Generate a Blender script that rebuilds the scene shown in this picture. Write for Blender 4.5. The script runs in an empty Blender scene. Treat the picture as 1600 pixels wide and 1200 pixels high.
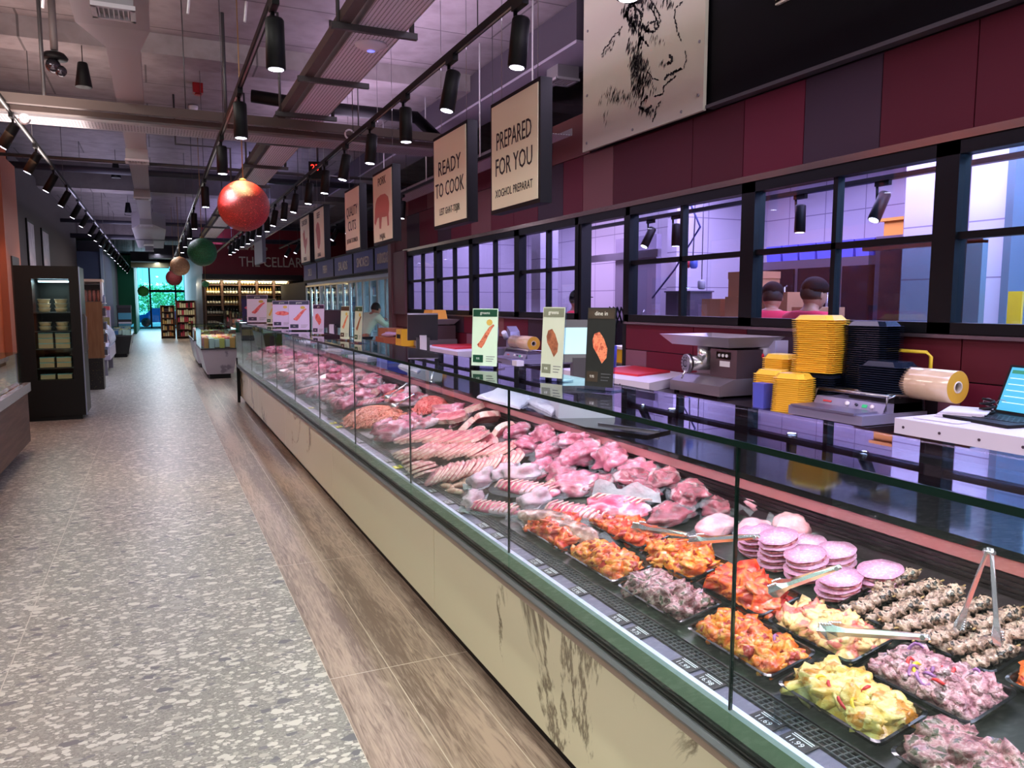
import bpy, math, random
from mathutils import Vector, Matrix, noise
random.seed(7)
S = bpy.context.scene
COL = S.collection
PI = math.pi
# ------------------------------------------------------------------ camera
CAMH, FPX, YAW, PITCH = 1.6, 1200.0, math.radians(24.7), math.radians(6.04)
cam = bpy.data.objects.new('camera', bpy.data.cameras.new('camera'))
COL.objects.link(cam)
cam.data.sensor_width = 36; cam.data.lens = 27.0; cam.data.clip_start = 0.02; cam.data.clip_end = 300
cam.location = (0, 0, CAMH)
cam.rotation_euler = (PI/2 - PITCH, 0, -YAW)
S.camera = cam
# ------------------------------------------------------------------ view
S.view_settings.view_transform = 'Standard'
S.view_settings.look = 'None'
S.view_settings.gamma = 1.0
S.view_settings.use_curve_mapping = False
S.view_settings.exposure = 0.55
# ------------------------------------------------------------------ world: daylight outside the far entrance
W = bpy.data.worlds.new('daylight'); S.world = W; W.use_nodes = True
bg = W.node_tree.nodes['Background']
bg.inputs[0].default_value = (0.42, 0.85, 1.0, 1); bg.inputs[1].default_value = 2.6

def area(name, loc, rot, sx, sy, power, color):
    l = bpy.data.lights.new(name, 'AREA'); l.shape = 'RECTANGLE'; l.size = sx; l.size_y = sy
    l.energy = power; l.color = color
    o = bpy.data.objects.new(name, l); COL.objects.link(o); o.location = loc; o.rotation_euler = rot
    return o
DOWN, UP = (0, 0, 0), (PI, 0, 0)
# upward fill added to brighten the soffit; its panels are unseen from below
area('ceiling_fill', (2.6, 7.0, 3.7), UP, 0.6, 13, 95, (0.86, 0.66, 1.0))
area('ceiling_fill', (2.0, 26.0, 3.7), UP, 0.5, 20, 90, (0.56, 0.50, 1.0))
area('ceiling_fill', (-1.0, 6.0, 3.3), UP, 0.8, 12, 80, (1.0, 0.84, 0.78))
area('ceiling_fill', (-0.9, 24.0, 3.3), UP, 0.8, 18, 60, (0.70, 0.66, 1.0))
# fill lights added out of view, standing in for the shop's other lamps
area('shop_fill', (0.6, -3.0, 4.2), (math.radians(38), 0, 0), 5.0, 1.2, 190, (1.0, 0.97, 0.92))
area('shop_fill', (2.9, -0.8, 4.2), (math.radians(20), 0, math.radians(-25)), 1.6, 1.6, 60, (0.78, 0.66, 1.0))
area('shop_fill', (-2.6, 1.2, 4.0), (0, math.radians(-48), 0), 0.6, 4.5, 85, (1.0, 0.98, 0.90))
area('shop_fill', (-2.0, 6.5, 4.2), (0, math.radians(-55), 0), 0.4, 3.0, 40, (1.0, 0.97, 0.90))
# preparation kitchen
area('kitchen_batten', (5.7, 5.7, 3.15), DOWN, 1.2, 4.8, 210, (0.66, 0.50, 1.0))
area('kitchen_batten', (5.4, 11.0, 3.15), DOWN, 1.0, 4.5, 100, (0.66, 0.50, 1.0))
area('kitchen_batten', (5.0, 2.6, 3.15), DOWN, 0.8, 2.6, 150, (0.40, 0.62, 1.0))
# LED strip under the glass shelf of the meat case, staff side lighting over the worktop
area('case_led', (1.42, 6.2, 1.27), (0, math.radians(-20), 0), 0.05, 13.4, 54, (1.0, 0.66, 0.86))
area('worktop_light', (2.7, 5.5, 3.2), DOWN, 0.3, 12, 60, (0.80, 0.66, 1.0))
# daylight that comes in at the entrance
area('entrance_daylight', (0.5, 51.5, 2.4), (math.radians(-90), 0, 0), 4.0, 3.0, 150, (0.55, 0.82, 1.0))
for _k, _y in enumerate((17.0, 24.0, 31.0, 38.0, 45.0)): area('aisle_fill', (0.1, _y, 3.45), DOWN, 0.15, 3.5, 42, ((0.84, 0.80, 1.0), (1.0, 0.95, 0.9))[_k % 2])  # fill strips added to brighten the far aisle
# orange wash on the left wall
area('wall_wash', (-1.3, 8.5, 3.3), (0, math.radians(42), 0), 0.3, 5, 30, (1.0, 0.50, 0.26))

# ------------------------------------------------------------------ helpers
def lin(c):
    out = []
    for v in c[:3]:
        v = v/255.0
        out.append(v/12.92 if v <= 0.04045 else ((v+0.055)/1.055)**2.4)
    return (out[0], out[1], out[2], 1.0)

def ray(px, py):
    a = (px-800)/FPX; b = (600-py)/FPX
    cp, sp, cy, sy = math.cos(PITCH), math.sin(PITCH), math.cos(YAW), math.sin(YAW)
    return Vector((sy*cp + a*cy + b*sy*sp, cy*cp - a*sy + b*cy*sp, -sp + b*cp))
def at_x(px, py, x):
    d = ray(px, py); t = x/d.x; return Vector((x, d.y*t, CAMH + d.z*t))
def at_y(px, py, y):
    d = ray(px, py); t = y/d.y; return Vector((d.x*t, y, CAMH + d.z*t))
def at_z(px, py, z):
    d = ray(px, py); t = (z-CAMH)/d.z; return Vector((d.x*t, d.y*t, z))
def deck_z(x): return 0.69 + (x-1.2)*0.22
def on_deck(px, py, h=0.0):
    d = ray(px, py); t = (0.69 - 1.2*0.22 + h - CAMH)/(d.z - 0.22*d.x)
    return Vector((d.x*t, d.y*t, CAMH + d.z*t))

MATS = {}
def mat(name, color, rough=0.5, metal=0.0, spec=0.5, emit=None, estr=0.0, coat=0.0, bump=0.0, bscale=40, var=None, vscale=8, vstretch=None, alpha=None):
    if name in MATS: return MATS[name]
    m = bpy.data.materials.new(name); m.use_nodes = True; MATS[name] = m
    nt = m.node_tree; N = nt.nodes; L = nt.links; b = N['Principled BSDF']
    b.inputs['Base Color'].default_value = lin(color); b.inputs['Roughness'].default_value = rough
    b.inputs['Metallic'].default_value = metal; b.inputs['Specular IOR Level'].default_value = spec
    b.inputs['Coat Weight'].default_value = coat
    if emit is not None:
        b.inputs['Emission Color'].default_value = lin(emit); b.inputs['Emission Strength'].default_value = estr
    m.diffuse_color = lin(color)
    if var is not None or bump:
        tc = N.new('ShaderNodeTexCoord'); mp = N.new('ShaderNodeMapping')
        L.new(tc.outputs['Object'], mp.inputs[0])
        if vstretch: mp.inputs['Scale'].default_value = vstretch
    if var is not None:
        n = N.new('ShaderNodeTexNoise'); n.inputs['Scale'].default_value = vscale; n.inputs['Detail'].default_value = 5
        L.new(mp.outputs[0], n.inputs['Vector'])
        r = N.new('ShaderNodeValToRGB'); cr = r.color_ramp
        stops = [(0.35, color)] + list(var)
        cr.elements[0].position = stops[0][0]; cr.elements[0].color = lin(stops[0][1])
        cr.elements[1].position = stops[1][0]; cr.elements[1].color = lin(stops[1][1])
        for p, c in stops[2:]:
            e = cr.elements.new(p); e.color = lin(c)
        L.new(n.outputs[0], r.inputs[0]); L.new(r.outputs[0], b.inputs['Base Color'])
    if bump:
        n2 = N.new('ShaderNodeTexNoise'); n2.inputs['Scale'].default_value = bscale; n2.inputs['Detail'].default_value = 4
        L.new(mp.outputs[0], n2.inputs['Vector'])
        bp = N.new('ShaderNodeBump'); bp.inputs['Strength'].default_value = bump; bp.inputs['Distance'].default_value = 0.01
        L.new(n2.outputs[0], bp.inputs['Height']); L.new(bp.outputs[0], b.inputs['Normal'])
    return m

def glass(name, tint=(235, 250, 245), rough=0.0, refl=1.0):
    if name in MATS: return MATS[name]
    m = bpy.data.materials.new(name); m.use_nodes = True; MATS[name] = m
    nt = m.node_tree; N = nt.nodes; L = nt.links
    N.remove(N['Principled BSDF'])
    out = N['Material Output']
    t = N.new('ShaderNodeBsdfTransparent'); t.inputs[0].default_value = lin(tint)
    g = N.new('ShaderNodeBsdfGlossy'); g.inputs['Roughness'].default_value = rough
    f = N.new('ShaderNodeFresnel'); f.inputs[0].default_value = 1.5
    ge = N.new('ShaderNodeNewGeometry'); mr = N.new('ShaderNodeMapRange'); mr.inputs['To Min'].default_value = 1.5; mr.inputs['To Max'].default_value = 1/1.5
    L.new(ge.outputs['Backfacing'], mr.inputs['Value']); L.new(mr.outputs[0], f.inputs[0])
    mu = N.new('ShaderNodeMath'); mu.operation = 'MULTIPLY'; mu.use_clamp = True; mu.inputs[1].default_value = refl
    mx = N.new('ShaderNodeMixShader')
    L.new(f.outputs[0], mu.inputs[0]); L.new(mu.outputs[0], mx.inputs[0]); L.new(t.outputs[0], mx.inputs[1]); L.new(g.outputs[0], mx.inputs[2])
    L.new(mx.outputs[0], out.inputs[0])
    return m

def film_mat(name, white=0.22):
    if name in MATS: return MATS[name]
    m = bpy.data.materials.new(name); m.use_nodes = True; MATS[name] = m
    nt = m.node_tree; N = nt.nodes; L = nt.links
    b = N['Principled BSDF']; b.inputs['Base Color'].default_value = (0.8, 0.78, 0.85, 1); b.inputs['Roughness'].default_value = 0.12
    t = N.new('ShaderNodeBsdfTransparent'); mx = N.new('ShaderNodeMixShader'); mx.inputs[0].default_value = white
    tc = N.new('ShaderNodeTexCoord'); n = N.new('ShaderNodeTexNoise'); n.inputs['Scale'].default_value = 45
    L.new(tc.outputs['Object'], n.inputs['Vector'])
    bp = N.new('ShaderNodeBump'); bp.inputs['Strength'].default_value = 0.9; bp.inputs['Distance'].default_value = 0.01
    L.new(n.outputs[0], bp.inputs['Height']); L.new(bp.outputs[0], b.inputs['Normal'])
    L.new(t.outputs[0], mx.inputs[1]); L.new(b.outputs[0], mx.inputs[2]); L.new(mx.outputs[0], N['Material Output'].inputs[0])
    return m

ORG = {}
class MB:
    def __init__(s): s.v = []; s.f = []; s.m = []; s.s = []
    def add(s, vs, fs, m=0, smooth=False):
        o = len(s.v); s.v += [tuple(p) for p in vs]
        for f in fs: s.f.append(tuple(i+o for i in f)); s.m.append(m); s.s.append(smooth)
        return s
    def box(s, x0, x1, y0, y1, z0, z1, m=0):
        vs = [(x0,y0,z0),(x1,y0,z0),(x1,y1,z0),(x0,y1,z0),(x0,y0,z1),(x1,y0,z1),(x1,y1,z1),(x0,y1,z1)]
        return s.add(vs, [(0,3,2,1),(4,5,6,7),(0,1,5,4),(1,2,6,5),(2,3,7,6),(3,0,4,7)], m)
    def obox(s, c, size, M=None, m=0, taper=1.0):
        hx, hy, hz = [k/2 for k in size]
        vs = [Vector((a*hx*(taper if z > 0 else 1), b*hy*(taper if z > 0 else 1), z*hz)) for z in (-1,1) for (a,b) in ((-1,-1),(1,-1),(1,1),(-1,1))]
        if M: vs = [M @ v for v in vs]
        vs = [v + Vector(c) for v in vs]
        return s.add(vs, [(0,3,2,1),(4,5,6,7),(0,1,5,4),(1,2,6,5),(2,3,7,6),(3,0,4,7)], m)
    def tube(s, pts, r, seg=8, m=0, caps=True, smooth=True):
        pts = [Vector(p) for p in pts]; n = len(pts)
        rs = r if isinstance(r, (list, tuple)) else [r]*n
        rings = []
        for i in range(n):
            d = (pts[min(i+1,n-1)] - pts[max(i-1,0)])
            if d.length < 1e-9: d = Vector((0,0,1))
            d.normalize()
            a = Vector((0,0,1)) if abs(d.z) < 0.9 else Vector((1,0,0))
            u = d.cross(a).normalized(); w = d.cross(u)
            rings.append([pts[i] + (u*math.cos(2*PI*k/seg) + w*math.sin(2*PI*k/seg))*rs[i] for k in range(seg)])
        vs = [p for rg in rings for p in rg]; fs = []
        for i in range(n-1):
            for k in range(seg):
                a, b = i*seg+k, i*seg+(k+1)%seg
                fs.append((a, b, b+seg, a+seg))
        s.add(vs, fs, m, smooth)
        if caps:
            o = len(s.v) - n*seg
            s.f.append(tuple(o+k for k in reversed(range(seg)))); s.m.append(m); s.s.append(False)
            s.f.append(tuple(o+(n-1)*seg+k for k in range(seg))); s.m.append(m); s.s.append(False)
        return s
    def lathe(s, prof, seg=16, c=(0,0,0), M=None, m=0, smooth=True):
        flat0 = abs(prof[0][1]-prof[1][1]) < 1e-9; flat1 = abs(prof[-1][1]-prof[-2][1]) < 1e-9; loop = prof[0] == prof[-1]
        vs = []; n = len(prof)
        for (r, z) in prof:
            for k in range(seg):
                p = Vector((r*math.cos(2*PI*k/seg), r*math.sin(2*PI*k/seg), z))
                if M: p = M @ p
                vs.append(p + Vector(c))
        fs = []
        for i in range(n-1):
            for k in range(seg):
                a, b = i*seg+k, i*seg+(k+1)%seg
                fs.append((a, b, b+seg, a+seg))
        s.add(vs, fs, m, smooth)
        o = len(s.v) - n*seg
        if prof[0][0] > 1e-5 and not flat0 and not loop: s.f.append(tuple(o+k for k in reversed(range(seg)))); s.m.append(m); s.s.append(False)
        if prof[-1][0] > 1e-5 and not flat1 and not loop: s.f.append(tuple(o+(n-1)*seg+k for k in range(seg))); s.m.append(m); s.s.append(False)
        return s
    def prism(s, poly, fmap, d0, d1, m=0):
        # poly: 2D points; fmap(u, v, d) -> 3D
        n = len(poly)
        vs = [fmap(u, v, d0) for u, v in poly] + [fmap(u, v, d1) for u, v in poly]
        fs = [tuple(range(n)), tuple(reversed(range(n, 2*n)))] + [(i, i+n, (i+1)%n+n, (i+1)%n) for i in range(n)]
        return s.add(vs, fs, m)
    def blob(s, c, r, seed=0, amp=0.15, freq=2.0, nu=16, nv=10, M=None, m=0, flat=0.0, pinch=1.0):
        vs = []; off = Vector((seed*3.17, seed*1.31, seed*7.7))
        for j in range(nv+1):
            th = PI*j/nv
            for i in range(nu):
                ph = 2*PI*i/nu
                d = Vector((math.sin(th)*math.cos(ph), math.sin(th)*math.sin(ph), math.cos(th)))
                k = 1 + amp*(noise.noise(d*freq + off)*1.6 + 0.5*noise.noise(d*freq*3 + off))
                p = Vector((d.x*r[0]*k, d.y*r[1]*k, d.z*r[2]*k))
                if flat and p.z < -flat*r[2]: p.z = -flat*r[2]
                if M: p = M @ p
                vs.append(p + Vector(c))
        fs = []
        for j in range(nv):
            for i in range(nu):
                a, b = j*nu+i, j*nu+(i+1)%nu
                fs.append((a, a+nu, b+nu, b))
        return s.add(vs, fs, m, True)
    def build(s, name, mats, parent=None, origin=None):
        if parent is not None: o = ORG.get(parent.name, Vector((0,0,0)))
        else: o = Vector(origin) if origin is not None else Vector((0,0,0))
        me = bpy.data.meshes.new(name)
        me.from_pydata([(x-o.x, y-o.y, z-o.z) for x, y, z in s.v], [], s.f)
        if not isinstance(mats, (list, tuple)): mats = [mats]
        for k in mats: me.materials.append(k)
        me.polygons.foreach_set('material_index', s.m); me.polygons.foreach_set('use_smooth', s.s)
        me.update()
        ob = bpy.data.objects.new(name, me); COL.objects.link(ob)
        if parent is not None: ob.parent = parent
        else: ob.location = o
        ORG[ob.name] = o
        return ob

def tag(o, label, cat, group=None, kind=None):
    if label: o['label'] = label
    if cat: o['category'] = cat
    if group: o['group'] = group
    if kind: o['kind'] = kind
    return o
def thing(name, label, cat, loc=(0,0,0), group=None):
    o = bpy.data.objects.new(name, None); COL.objects.link(o); o.empty_display_size = 0.05
    o.location = loc; ORG[o.name] = Vector(loc)
    return tag(o, label, cat, group)
def struct(mb, name, mats):
    o = mb.build(name, mats); o['kind'] = 'structure'; return o
KIDS = {}
def dup(root, loc, rot=None, label=None, group=None, scale=None):
    r = root.copy(); COL.objects.link(r); r.location = loc
    if rot is not None: r.rotation_euler = rot
    if scale is not None: r.scale = scale
    if label: r['label'] = label
    if group: r['group'] = group
    if root.name not in KIDS:
        KIDS[root.name] = [(c, list(c.children)) for c in root.children]
    for ch, gs in KIDS[root.name]:
        c = ch.copy(); COL.objects.link(c); c.parent = r
        for g in gs:
            d = g.copy(); COL.objects.link(d); d.parent = c
    return r
def text(name, body, size, M, m, parent=None, sx=1.0, ext=0.002, align='CENTER', bold=0.0):
    cu = bpy.data.curves.new(name, 'FONT'); cu.body = body; cu.size = size; cu.extrude = ext; cu.align_x = align; cu.align_y = 'CENTER'
    cu.offset = bold; cu.resolution_u = 2
    t = bpy.data.objects.new('tmp_text', cu); COL.objects.link(t)
    dg = bpy.context.evaluated_depsgraph_get(); dg.update()
    me = bpy.data.meshes.new_from_object(t.evaluated_get(dg)); me.name = name
    bpy.data.objects.remove(t)
    o = ORG.get(parent.name, Vector((0,0,0))) if parent is not None else Vector((0,0,0))
    MM = Matrix.Translation(-o) @ M @ Matrix.Diagonal((sx, 1, 1, 1))
    me.transform(MM); me.materials.clear(); me.materials.append(m)
    ob = bpy.data.objects.new(name, me); COL.objects.link(ob)
    if parent is not None: ob.parent = parent
    ORG[ob.name] = o
    return ob
def face_left(x, y, z):    # text read while looking towards +x
    return Matrix(((0,0,-1,x),(-1,0,0,y),(0,1,0,z),(0,0,0,1)))
def face_front(x, y, z):   # text read while looking towards +y
    return Matrix(((1,0,0,x),(0,0,-1,y),(0,1,0,z),(0,0,0,1)))
def RZ(a): return Matrix.Rotation(a, 3, 'Z')
def RX(a): return Matrix.Rotation(a, 3, 'X')
def RY(a): return Matrix.Rotation(a, 3, 'Y')

BLACK = mat('black_paint', (10, 9, 12), 0.5, spec=0.25)
BLACKG = mat('black_gloss', (10, 10, 12), 0.12)
STEEL = mat('brushed_steel', (170, 168, 172), 0.28, 1.0)
CHROME = mat('polished_steel', (225, 225, 228), 0.24, 0.85)
WHITE = mat('white_plastic', (225, 222, 228), 0.4)
GREYM = mat('grey_metal', (92, 90, 92), 0.45, 0.6)
GALV = mat('galvanised_steel', (168, 162, 166), 0.45, 0.35)
CREAM = mat('cream_board', (204, 200, 178), 0.6)
GLASS = glass('clear_glass')
GLASSW = glass('window_glass', (232, 238, 245), refl=0.8)
PINK = mat('pink_plastic', (200, 120, 130), 0.5)

# ------------------------------------------------------------------ floor
def floor_terrazzo():
    m = bpy.data.materials.new('terrazzo'); m.use_nodes = True
    nt = m.node_tree; N = nt.nodes; L = nt.links; b = N['Principled BSDF']
    tc = N.new('ShaderNodeTexCoord')
    def chips(scale, lo, stretch, seedoff):
        mp = N.new('ShaderNodeMapping'); mp.inputs['Scale'].default_value = stretch; mp.inputs['Location'].default_value = seedoff
        mp.inputs['Rotation'].default_value = (0, 0, seedoff[0])
        L.new(tc.outputs['Object'], mp.inputs[0])
        nz = N.new('ShaderNodeTexNoise'); nz.inputs['Scale'].default_value = scale*1.5
        L.new(mp.outputs[0], nz.inputs['Vector'])
        ad = N.new('ShaderNodeMixRGB'); ad.blend_type = 'ADD'; ad.inputs[0].default_value = 0.35/scale*2
        L.new(mp.outputs[0], ad.inputs[1]); L.new(nz.outputs[1], ad.inputs[2])
        v = N.new('ShaderNodeTexVoronoi'); v.inputs['Scale'].default_value = scale; v.feature = 'F1'; v.inputs['Randomness'].default_value = 1
        L.new(ad.outputs[0], v.inputs['Vector'])
        sz = N.new('ShaderNodeSeparateColor'); L.new(v.outputs['Color'], sz.inputs[0])
        # chip where distance < threshold * random size
        mu = N.new('ShaderNodeMath'); mu.operation = 'MULTIPLY'; mu.inputs[1].default_value = lo; L.new(sz.outputs[1], mu.inputs[0])
        lt = N.new('ShaderNodeMath'); lt.operation = 'LESS_THAN'; L.new(v.outputs['Distance'], lt.inputs[0]); L.new(mu.outputs[0], lt.inputs[1])
        return sz.outputs[0], lt.outputs[0]
    base = N.new('ShaderNodeTexNoise'); base.inputs['Scale'].default_value = 90; base.inputs['Detail'].default_value = 6; base.inputs['Roughness'].default_value = 0.8
    L.new(tc.outputs['Object'], base.inputs['Vector'])
    r0 = N.new('ShaderNodeValToRGB'); r0.color_ramp.elements[0].position = 0.35; r0.color_ramp.elements[0].color = lin((106, 105, 100))
    r0.color_ramp.elements[1].position = 0.66; r0.color_ramp.elements[1].color = lin((170, 168, 160))
    L.new(base.outputs[0], r0.inputs[0])
    cur = r0.outputs[0]
    for sc, lo, st, so, cols in ((60, 0.62, (1, 1.5, 1), (0.5, 2, 0), [(0, (150,148,142)), (0.4, (190,188,180)), (0.8, (130,128,124))]),
                                 (26, 0.62, (1, 1.6, 1), (1.1, 5, 0), [(0, (205,203,194)), (0.55, (178,175,166)), (0.85, (120,120,122))]),
                                 (11, 0.42, (1, 1.5, 1), (0.8, 9, 0), [(0, (204,202,192)), (0.5, (160,158,152)), (0.75, (108,108,112))])):
        rnd, msk = chips(sc, lo, st, so)
        rp = N.new('ShaderNodeValToRGB'); rp.color_ramp.interpolation = 'CONSTANT'
        rp.color_ramp.elements[0].color = lin(cols[0][1]); rp.color_ramp.elements[0].position = cols[0][0]
        rp.color_ramp.elements[1].color = lin(cols[1][1]); rp.color_ramp.elements[1].position = cols[1][0]
        e = rp.color_ramp.elements.new(cols[2][0]); e.color = lin(cols[2][1])
        L.new(rnd, rp.inputs[0])
        mx = N.new('ShaderNodeMixRGB'); L.new(msk, mx.inputs[0]); L.new(cur, mx.inputs[1]); L.new(rp.outputs[0], mx.inputs[2])
        cur = mx.outputs[0]
    # tile joints
    mp = N.new('ShaderNodeMapping'); mp.inputs['Location'].default_value = (0.66+1.27, 0.35, 0); L.new(tc.outputs['Object'], mp.inputs[0])
    sp = N.new('ShaderNodeSeparateXYZ'); L.new(mp.outputs[0], sp.inputs[0])
    def joint(sock, period, w):
        md = N.new('ShaderNodeMath'); md.operation = 'PINGPONG'; md.inputs[1].default_value = period/2; L.new(sock, md.inputs[0])
        lt = N.new('ShaderNodeMath'); lt.operation = 'LESS_THAN'; lt.inputs[1].default_value = w; L.new(md.outputs[0], lt.inputs[0]); return lt.outputs[0]
    jx = joint(sp.outputs[0], 1.27, 0.0022)
    mx = N.new('ShaderNodeMixRGB'); L.new(jx, mx.inputs[0]); L.new(cur, mx.inputs[1]); mx.inputs[2].default_value = lin((196, 192, 182))
    L.new(mx.outputs[0], b.inputs['Base Color'])
    b.inputs['Roughness'].default_value = 0.38; b.inputs['Specular IOR Level'].default_value = 0.4
    return m
def planks():
    m = bpy.data.materials.new('wood_look_tile'); m.use_nodes = True
    nt = m.node_tree; N = nt.nodes; L = nt.links; b = N['Principled BSDF']
    tc = N.new('ShaderNodeTexCoord'); mp = N.new('ShaderNodeMapping'); mp.inputs['Scale'].default_value = (1.0, 0.07, 1); L.new(tc.outputs['Object'], mp.inputs[0])
    n = N.new('ShaderNodeTexNoise'); n.inputs['Scale'].default_value = 55; n.inputs['Detail'].default_value = 8; n.inputs['Roughness'].default_value = 0.62; n.inputs['Distortion'].default_value = 1.6
    L.new(mp.outputs[0], n.inputs['Vector'])
    n3 = N.new('ShaderNodeTexNoise'); n3.inputs['Scale'].default_value = 5; L.new(mp.outputs[0], n3.inputs['Vector'])
    ad = N.new('ShaderNodeMath'); ad.operation = 'ADD'; L.new(n.outputs[0], ad.inputs[0]); L.new(n3.outputs[0], ad.inputs[1])
    r = N.new('ShaderNodeValToRGB'); r.color_ramp.elements[0].position = 0.78; r.color_ramp.elements[0].color = lin((116, 98, 86))
    r.color_ramp.elements[1].position = 1.0; r.color_ramp.elements[1].color = lin((176, 156, 140))
    r.color_ramp.elements[0].position = 0.38*2; r.color_ramp.elements[1].position = 1.0
    hf = N.new('ShaderNodeMath'); hf.operation = 'MULTIPLY'; hf.inputs[1].default_value = 0.88; L.new(ad.outputs[0], hf.inputs[0])
    L.new(hf.outputs[0], r.inputs[0])
    sp = N.new('ShaderNodeSeparateXYZ'); L.new(tc.outputs['Object'], sp.inputs[0])
    def line(sock, off, period, w):
        a = N.new('ShaderNodeMath'); a.operation = 'SUBTRACT'; a.inputs[1].default_value = off; L.new(sock, a.inputs[0])
        p = N.new('ShaderNodeMath'); p.operation = 'PINGPONG'; p.inputs[1].default_value = period/2; L.new(a.outputs[0], p.inputs[0])
        l = N.new('ShaderNodeMath'); l.operation = 'LESS_THAN'; l.inputs[1].default_value = w; L.new(p.outputs[0], l.inputs[0]); return l.outputs[0]
    m1 = line(sp.outputs[0], 0.60, 0.26, 0.0022); m2 = line(sp.outputs[1], 3.17, 1.55, 0.0024)
    mxm = N.new('ShaderNodeMath'); mxm.operation = 'MAXIMUM'; L.new(m1, mxm.inputs[0]); L.new(m2, mxm.inputs[1])
    mx = N.new('ShaderNodeMixRGB'); L.new(mxm.outputs[0], mx.inputs[0]); L.new(r.outputs[0], mx.inputs[1]); mx.inputs[2].default_value = lin((206, 196, 182))
    L.new(mx.outputs[0], b.inputs['Base Color']); b.inputs['Roughness'].default_value = 0.34
    return m
TERR = floor_terrazzo(); PLANK = planks()
struct(MB().add([(-6,-6,0),(0.60,-6,0),(0.60,54,0),(-6,54,0)], [(0,1,2,3)]), 'floor', TERR)
struct(MB().add([(0.60,-6,0),(9,-6,0),(9,54,0),(0.60,54,0)], [(0,1,2,3)]), 'floor', PLANK)
struct(MB().add([(-8,54,-0.01),(9,54,-0.01),(9,90,-0.01),(-8,90,-0.01)], [(0,1,2,3)]), 'floor', mat('outside_paving', (120, 135, 145), 0.7))

# ------------------------------------------------------------------ ceiling (board marked concrete soffit)
def concrete():
    m = mat('soffit_concrete', (134, 124, 126), 0.9, var=[(0.6, (150, 140, 142)), (0.8, (128, 118, 120))], vscale=3.5, bump=0.12, bscale=14)
    nt = m.node_tree; N = nt.nodes; L = nt.links; b = N['Principled BSDF']
    src = b.inputs['Base Color'].links[0].from_socket
    tc = N.new('ShaderNodeTexCoord'); br = N.new('ShaderNodeTexBrick'); br.offset = 0.5
    br.inputs['Scale'].default_value = 1.0; br.inputs['Brick Width'].default_value = 2.4; br.inputs['Row Height'].default_value = 1.2; br.inputs['Mortar Size'].default_value = 0.012
    br.inputs['Color1'].default_value = (1,1,1,1); br.inputs['Color2'].default_value = (0.86,0.86,0.86,1); br.inputs['Mortar'].default_value = (0.42,0.42,0.42,1)
    L.new(tc.outputs['Object'], br.inputs['Vector'])
    mx = N.new('ShaderNodeMixRGB'); mx.blend_type = 'MULTIPLY'; mx.inputs[0].default_value = 1
    L.new(src, mx.inputs[1]); L.new(br.outputs[0], mx.inputs[2]); L.new(mx.outputs[0], b.inputs['Base Color'])
    return m
CONC = concrete()
struct(MB().box(-6, 9, -6, 54, 4.6, 4.8), 'ceiling', CONC)
b_ = MB(); b_.box(-6, 9, 19.2, 19.8, 4.05, 4.6); struct(b_, 'trim_1', CONC)
b_ = MB(); b_.box(-6, 9, 30.8, 31.4, 3.95, 4.6); struct(b_, 'trim_2', CONC)
b_ = MB(); b_.box(-6, 9, 9.8, 10.3, 4.38, 4.6); struct(b_, 'trim_3', CONC)

# ------------------------------------------------------------------ walls
LW = mat('taupe_wall', (70, 62, 62), 0.8)
struct(MB().box(-6.2, -6, -6, 54, 0, 4.6), 'wall_left', LW)
struct(MB().box(9, 9.2, -6, 54, 0, 4.6), 'wall_right', mat('dim_wall', (90, 86, 92), 0.8))
struct(MB().box(-6.2, 9.2, -6.2, -6, 0, 4.6), 'wall_back', mat('pale_wall', (150, 146, 150), 0.8))
# ------------------------------------------------------------------ left walls
ORANGE = mat('orange_wall', (214, 110, 60), 0.7)
BROWNP = mat('dark_brown_panel', (58, 36, 28), 0.5)
struct(MB().box(-2.4, -2.2, 6.0, 15.6, 0, 4.2), 'wall_left_orange', ORANGE)
struct(MB().box(-2.22, -2.16, 12.6, 13.2, 0, 4.2), 'trim_4', mat('dark_groove', (40, 26, 24), 0.6))
struct(MB().box(-2.24, -2.10, 14.3, 15.7, 0, 3.9), 'trim_5', mat('salmon_panel', (190, 112, 84), 0.6))
struct(MB().box(-2.19, -2.08, 14.7, 15.4, 0, 2.35), 'trim_6', BROWNP)
struct(MB().box(-2.4, -2.2, 15.7, 27.6, 0, 4.2), 'wall_left_taupe', LW)
struct(MB().box(-2.6, -1.5, 27.7, 33.0, 0, 3.2), 'wall_left_blue', mat('slate_blue_wall', (58, 70, 104), 0.7))
struct(MB().box(-2.6, -1.75, 33.1, 44.0, 0, 3.9), 'wall_left_grey', mat('charcoal_wall', (60, 58, 64), 0.7))
struct(MB().box(-1.56, -1.48, 27.60, 27.75, 0, 3.3), 'trim_7', mat('pale_blue_edge', (140, 160, 190), 0.5))

# framed posters on the taupe wall
for k, (y0, y1) in enumerate(((17.3, 18.2), (19.4, 20.5))):
    t = thing('wall_poster', ['narrow framed poster on the taupe wall, nearer to the orange wall', 'narrow framed poster on the taupe wall, farther from the orange wall'][k], 'poster', (-2.2, y0, 2.2))
    MB().box(-2.2, -2.17, y0, y1, 2.15, 3.2).build('frame', BLACK, t)
    MB().box(-2.175, -2.165, y0+0.06, y1-0.06, 2.2, 3.14).build('poster_sheet', mat('poster_grey', (176, 170, 180), 0.6, var=[(0.6, (150, 144, 156))], vscale=5), t)

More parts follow.
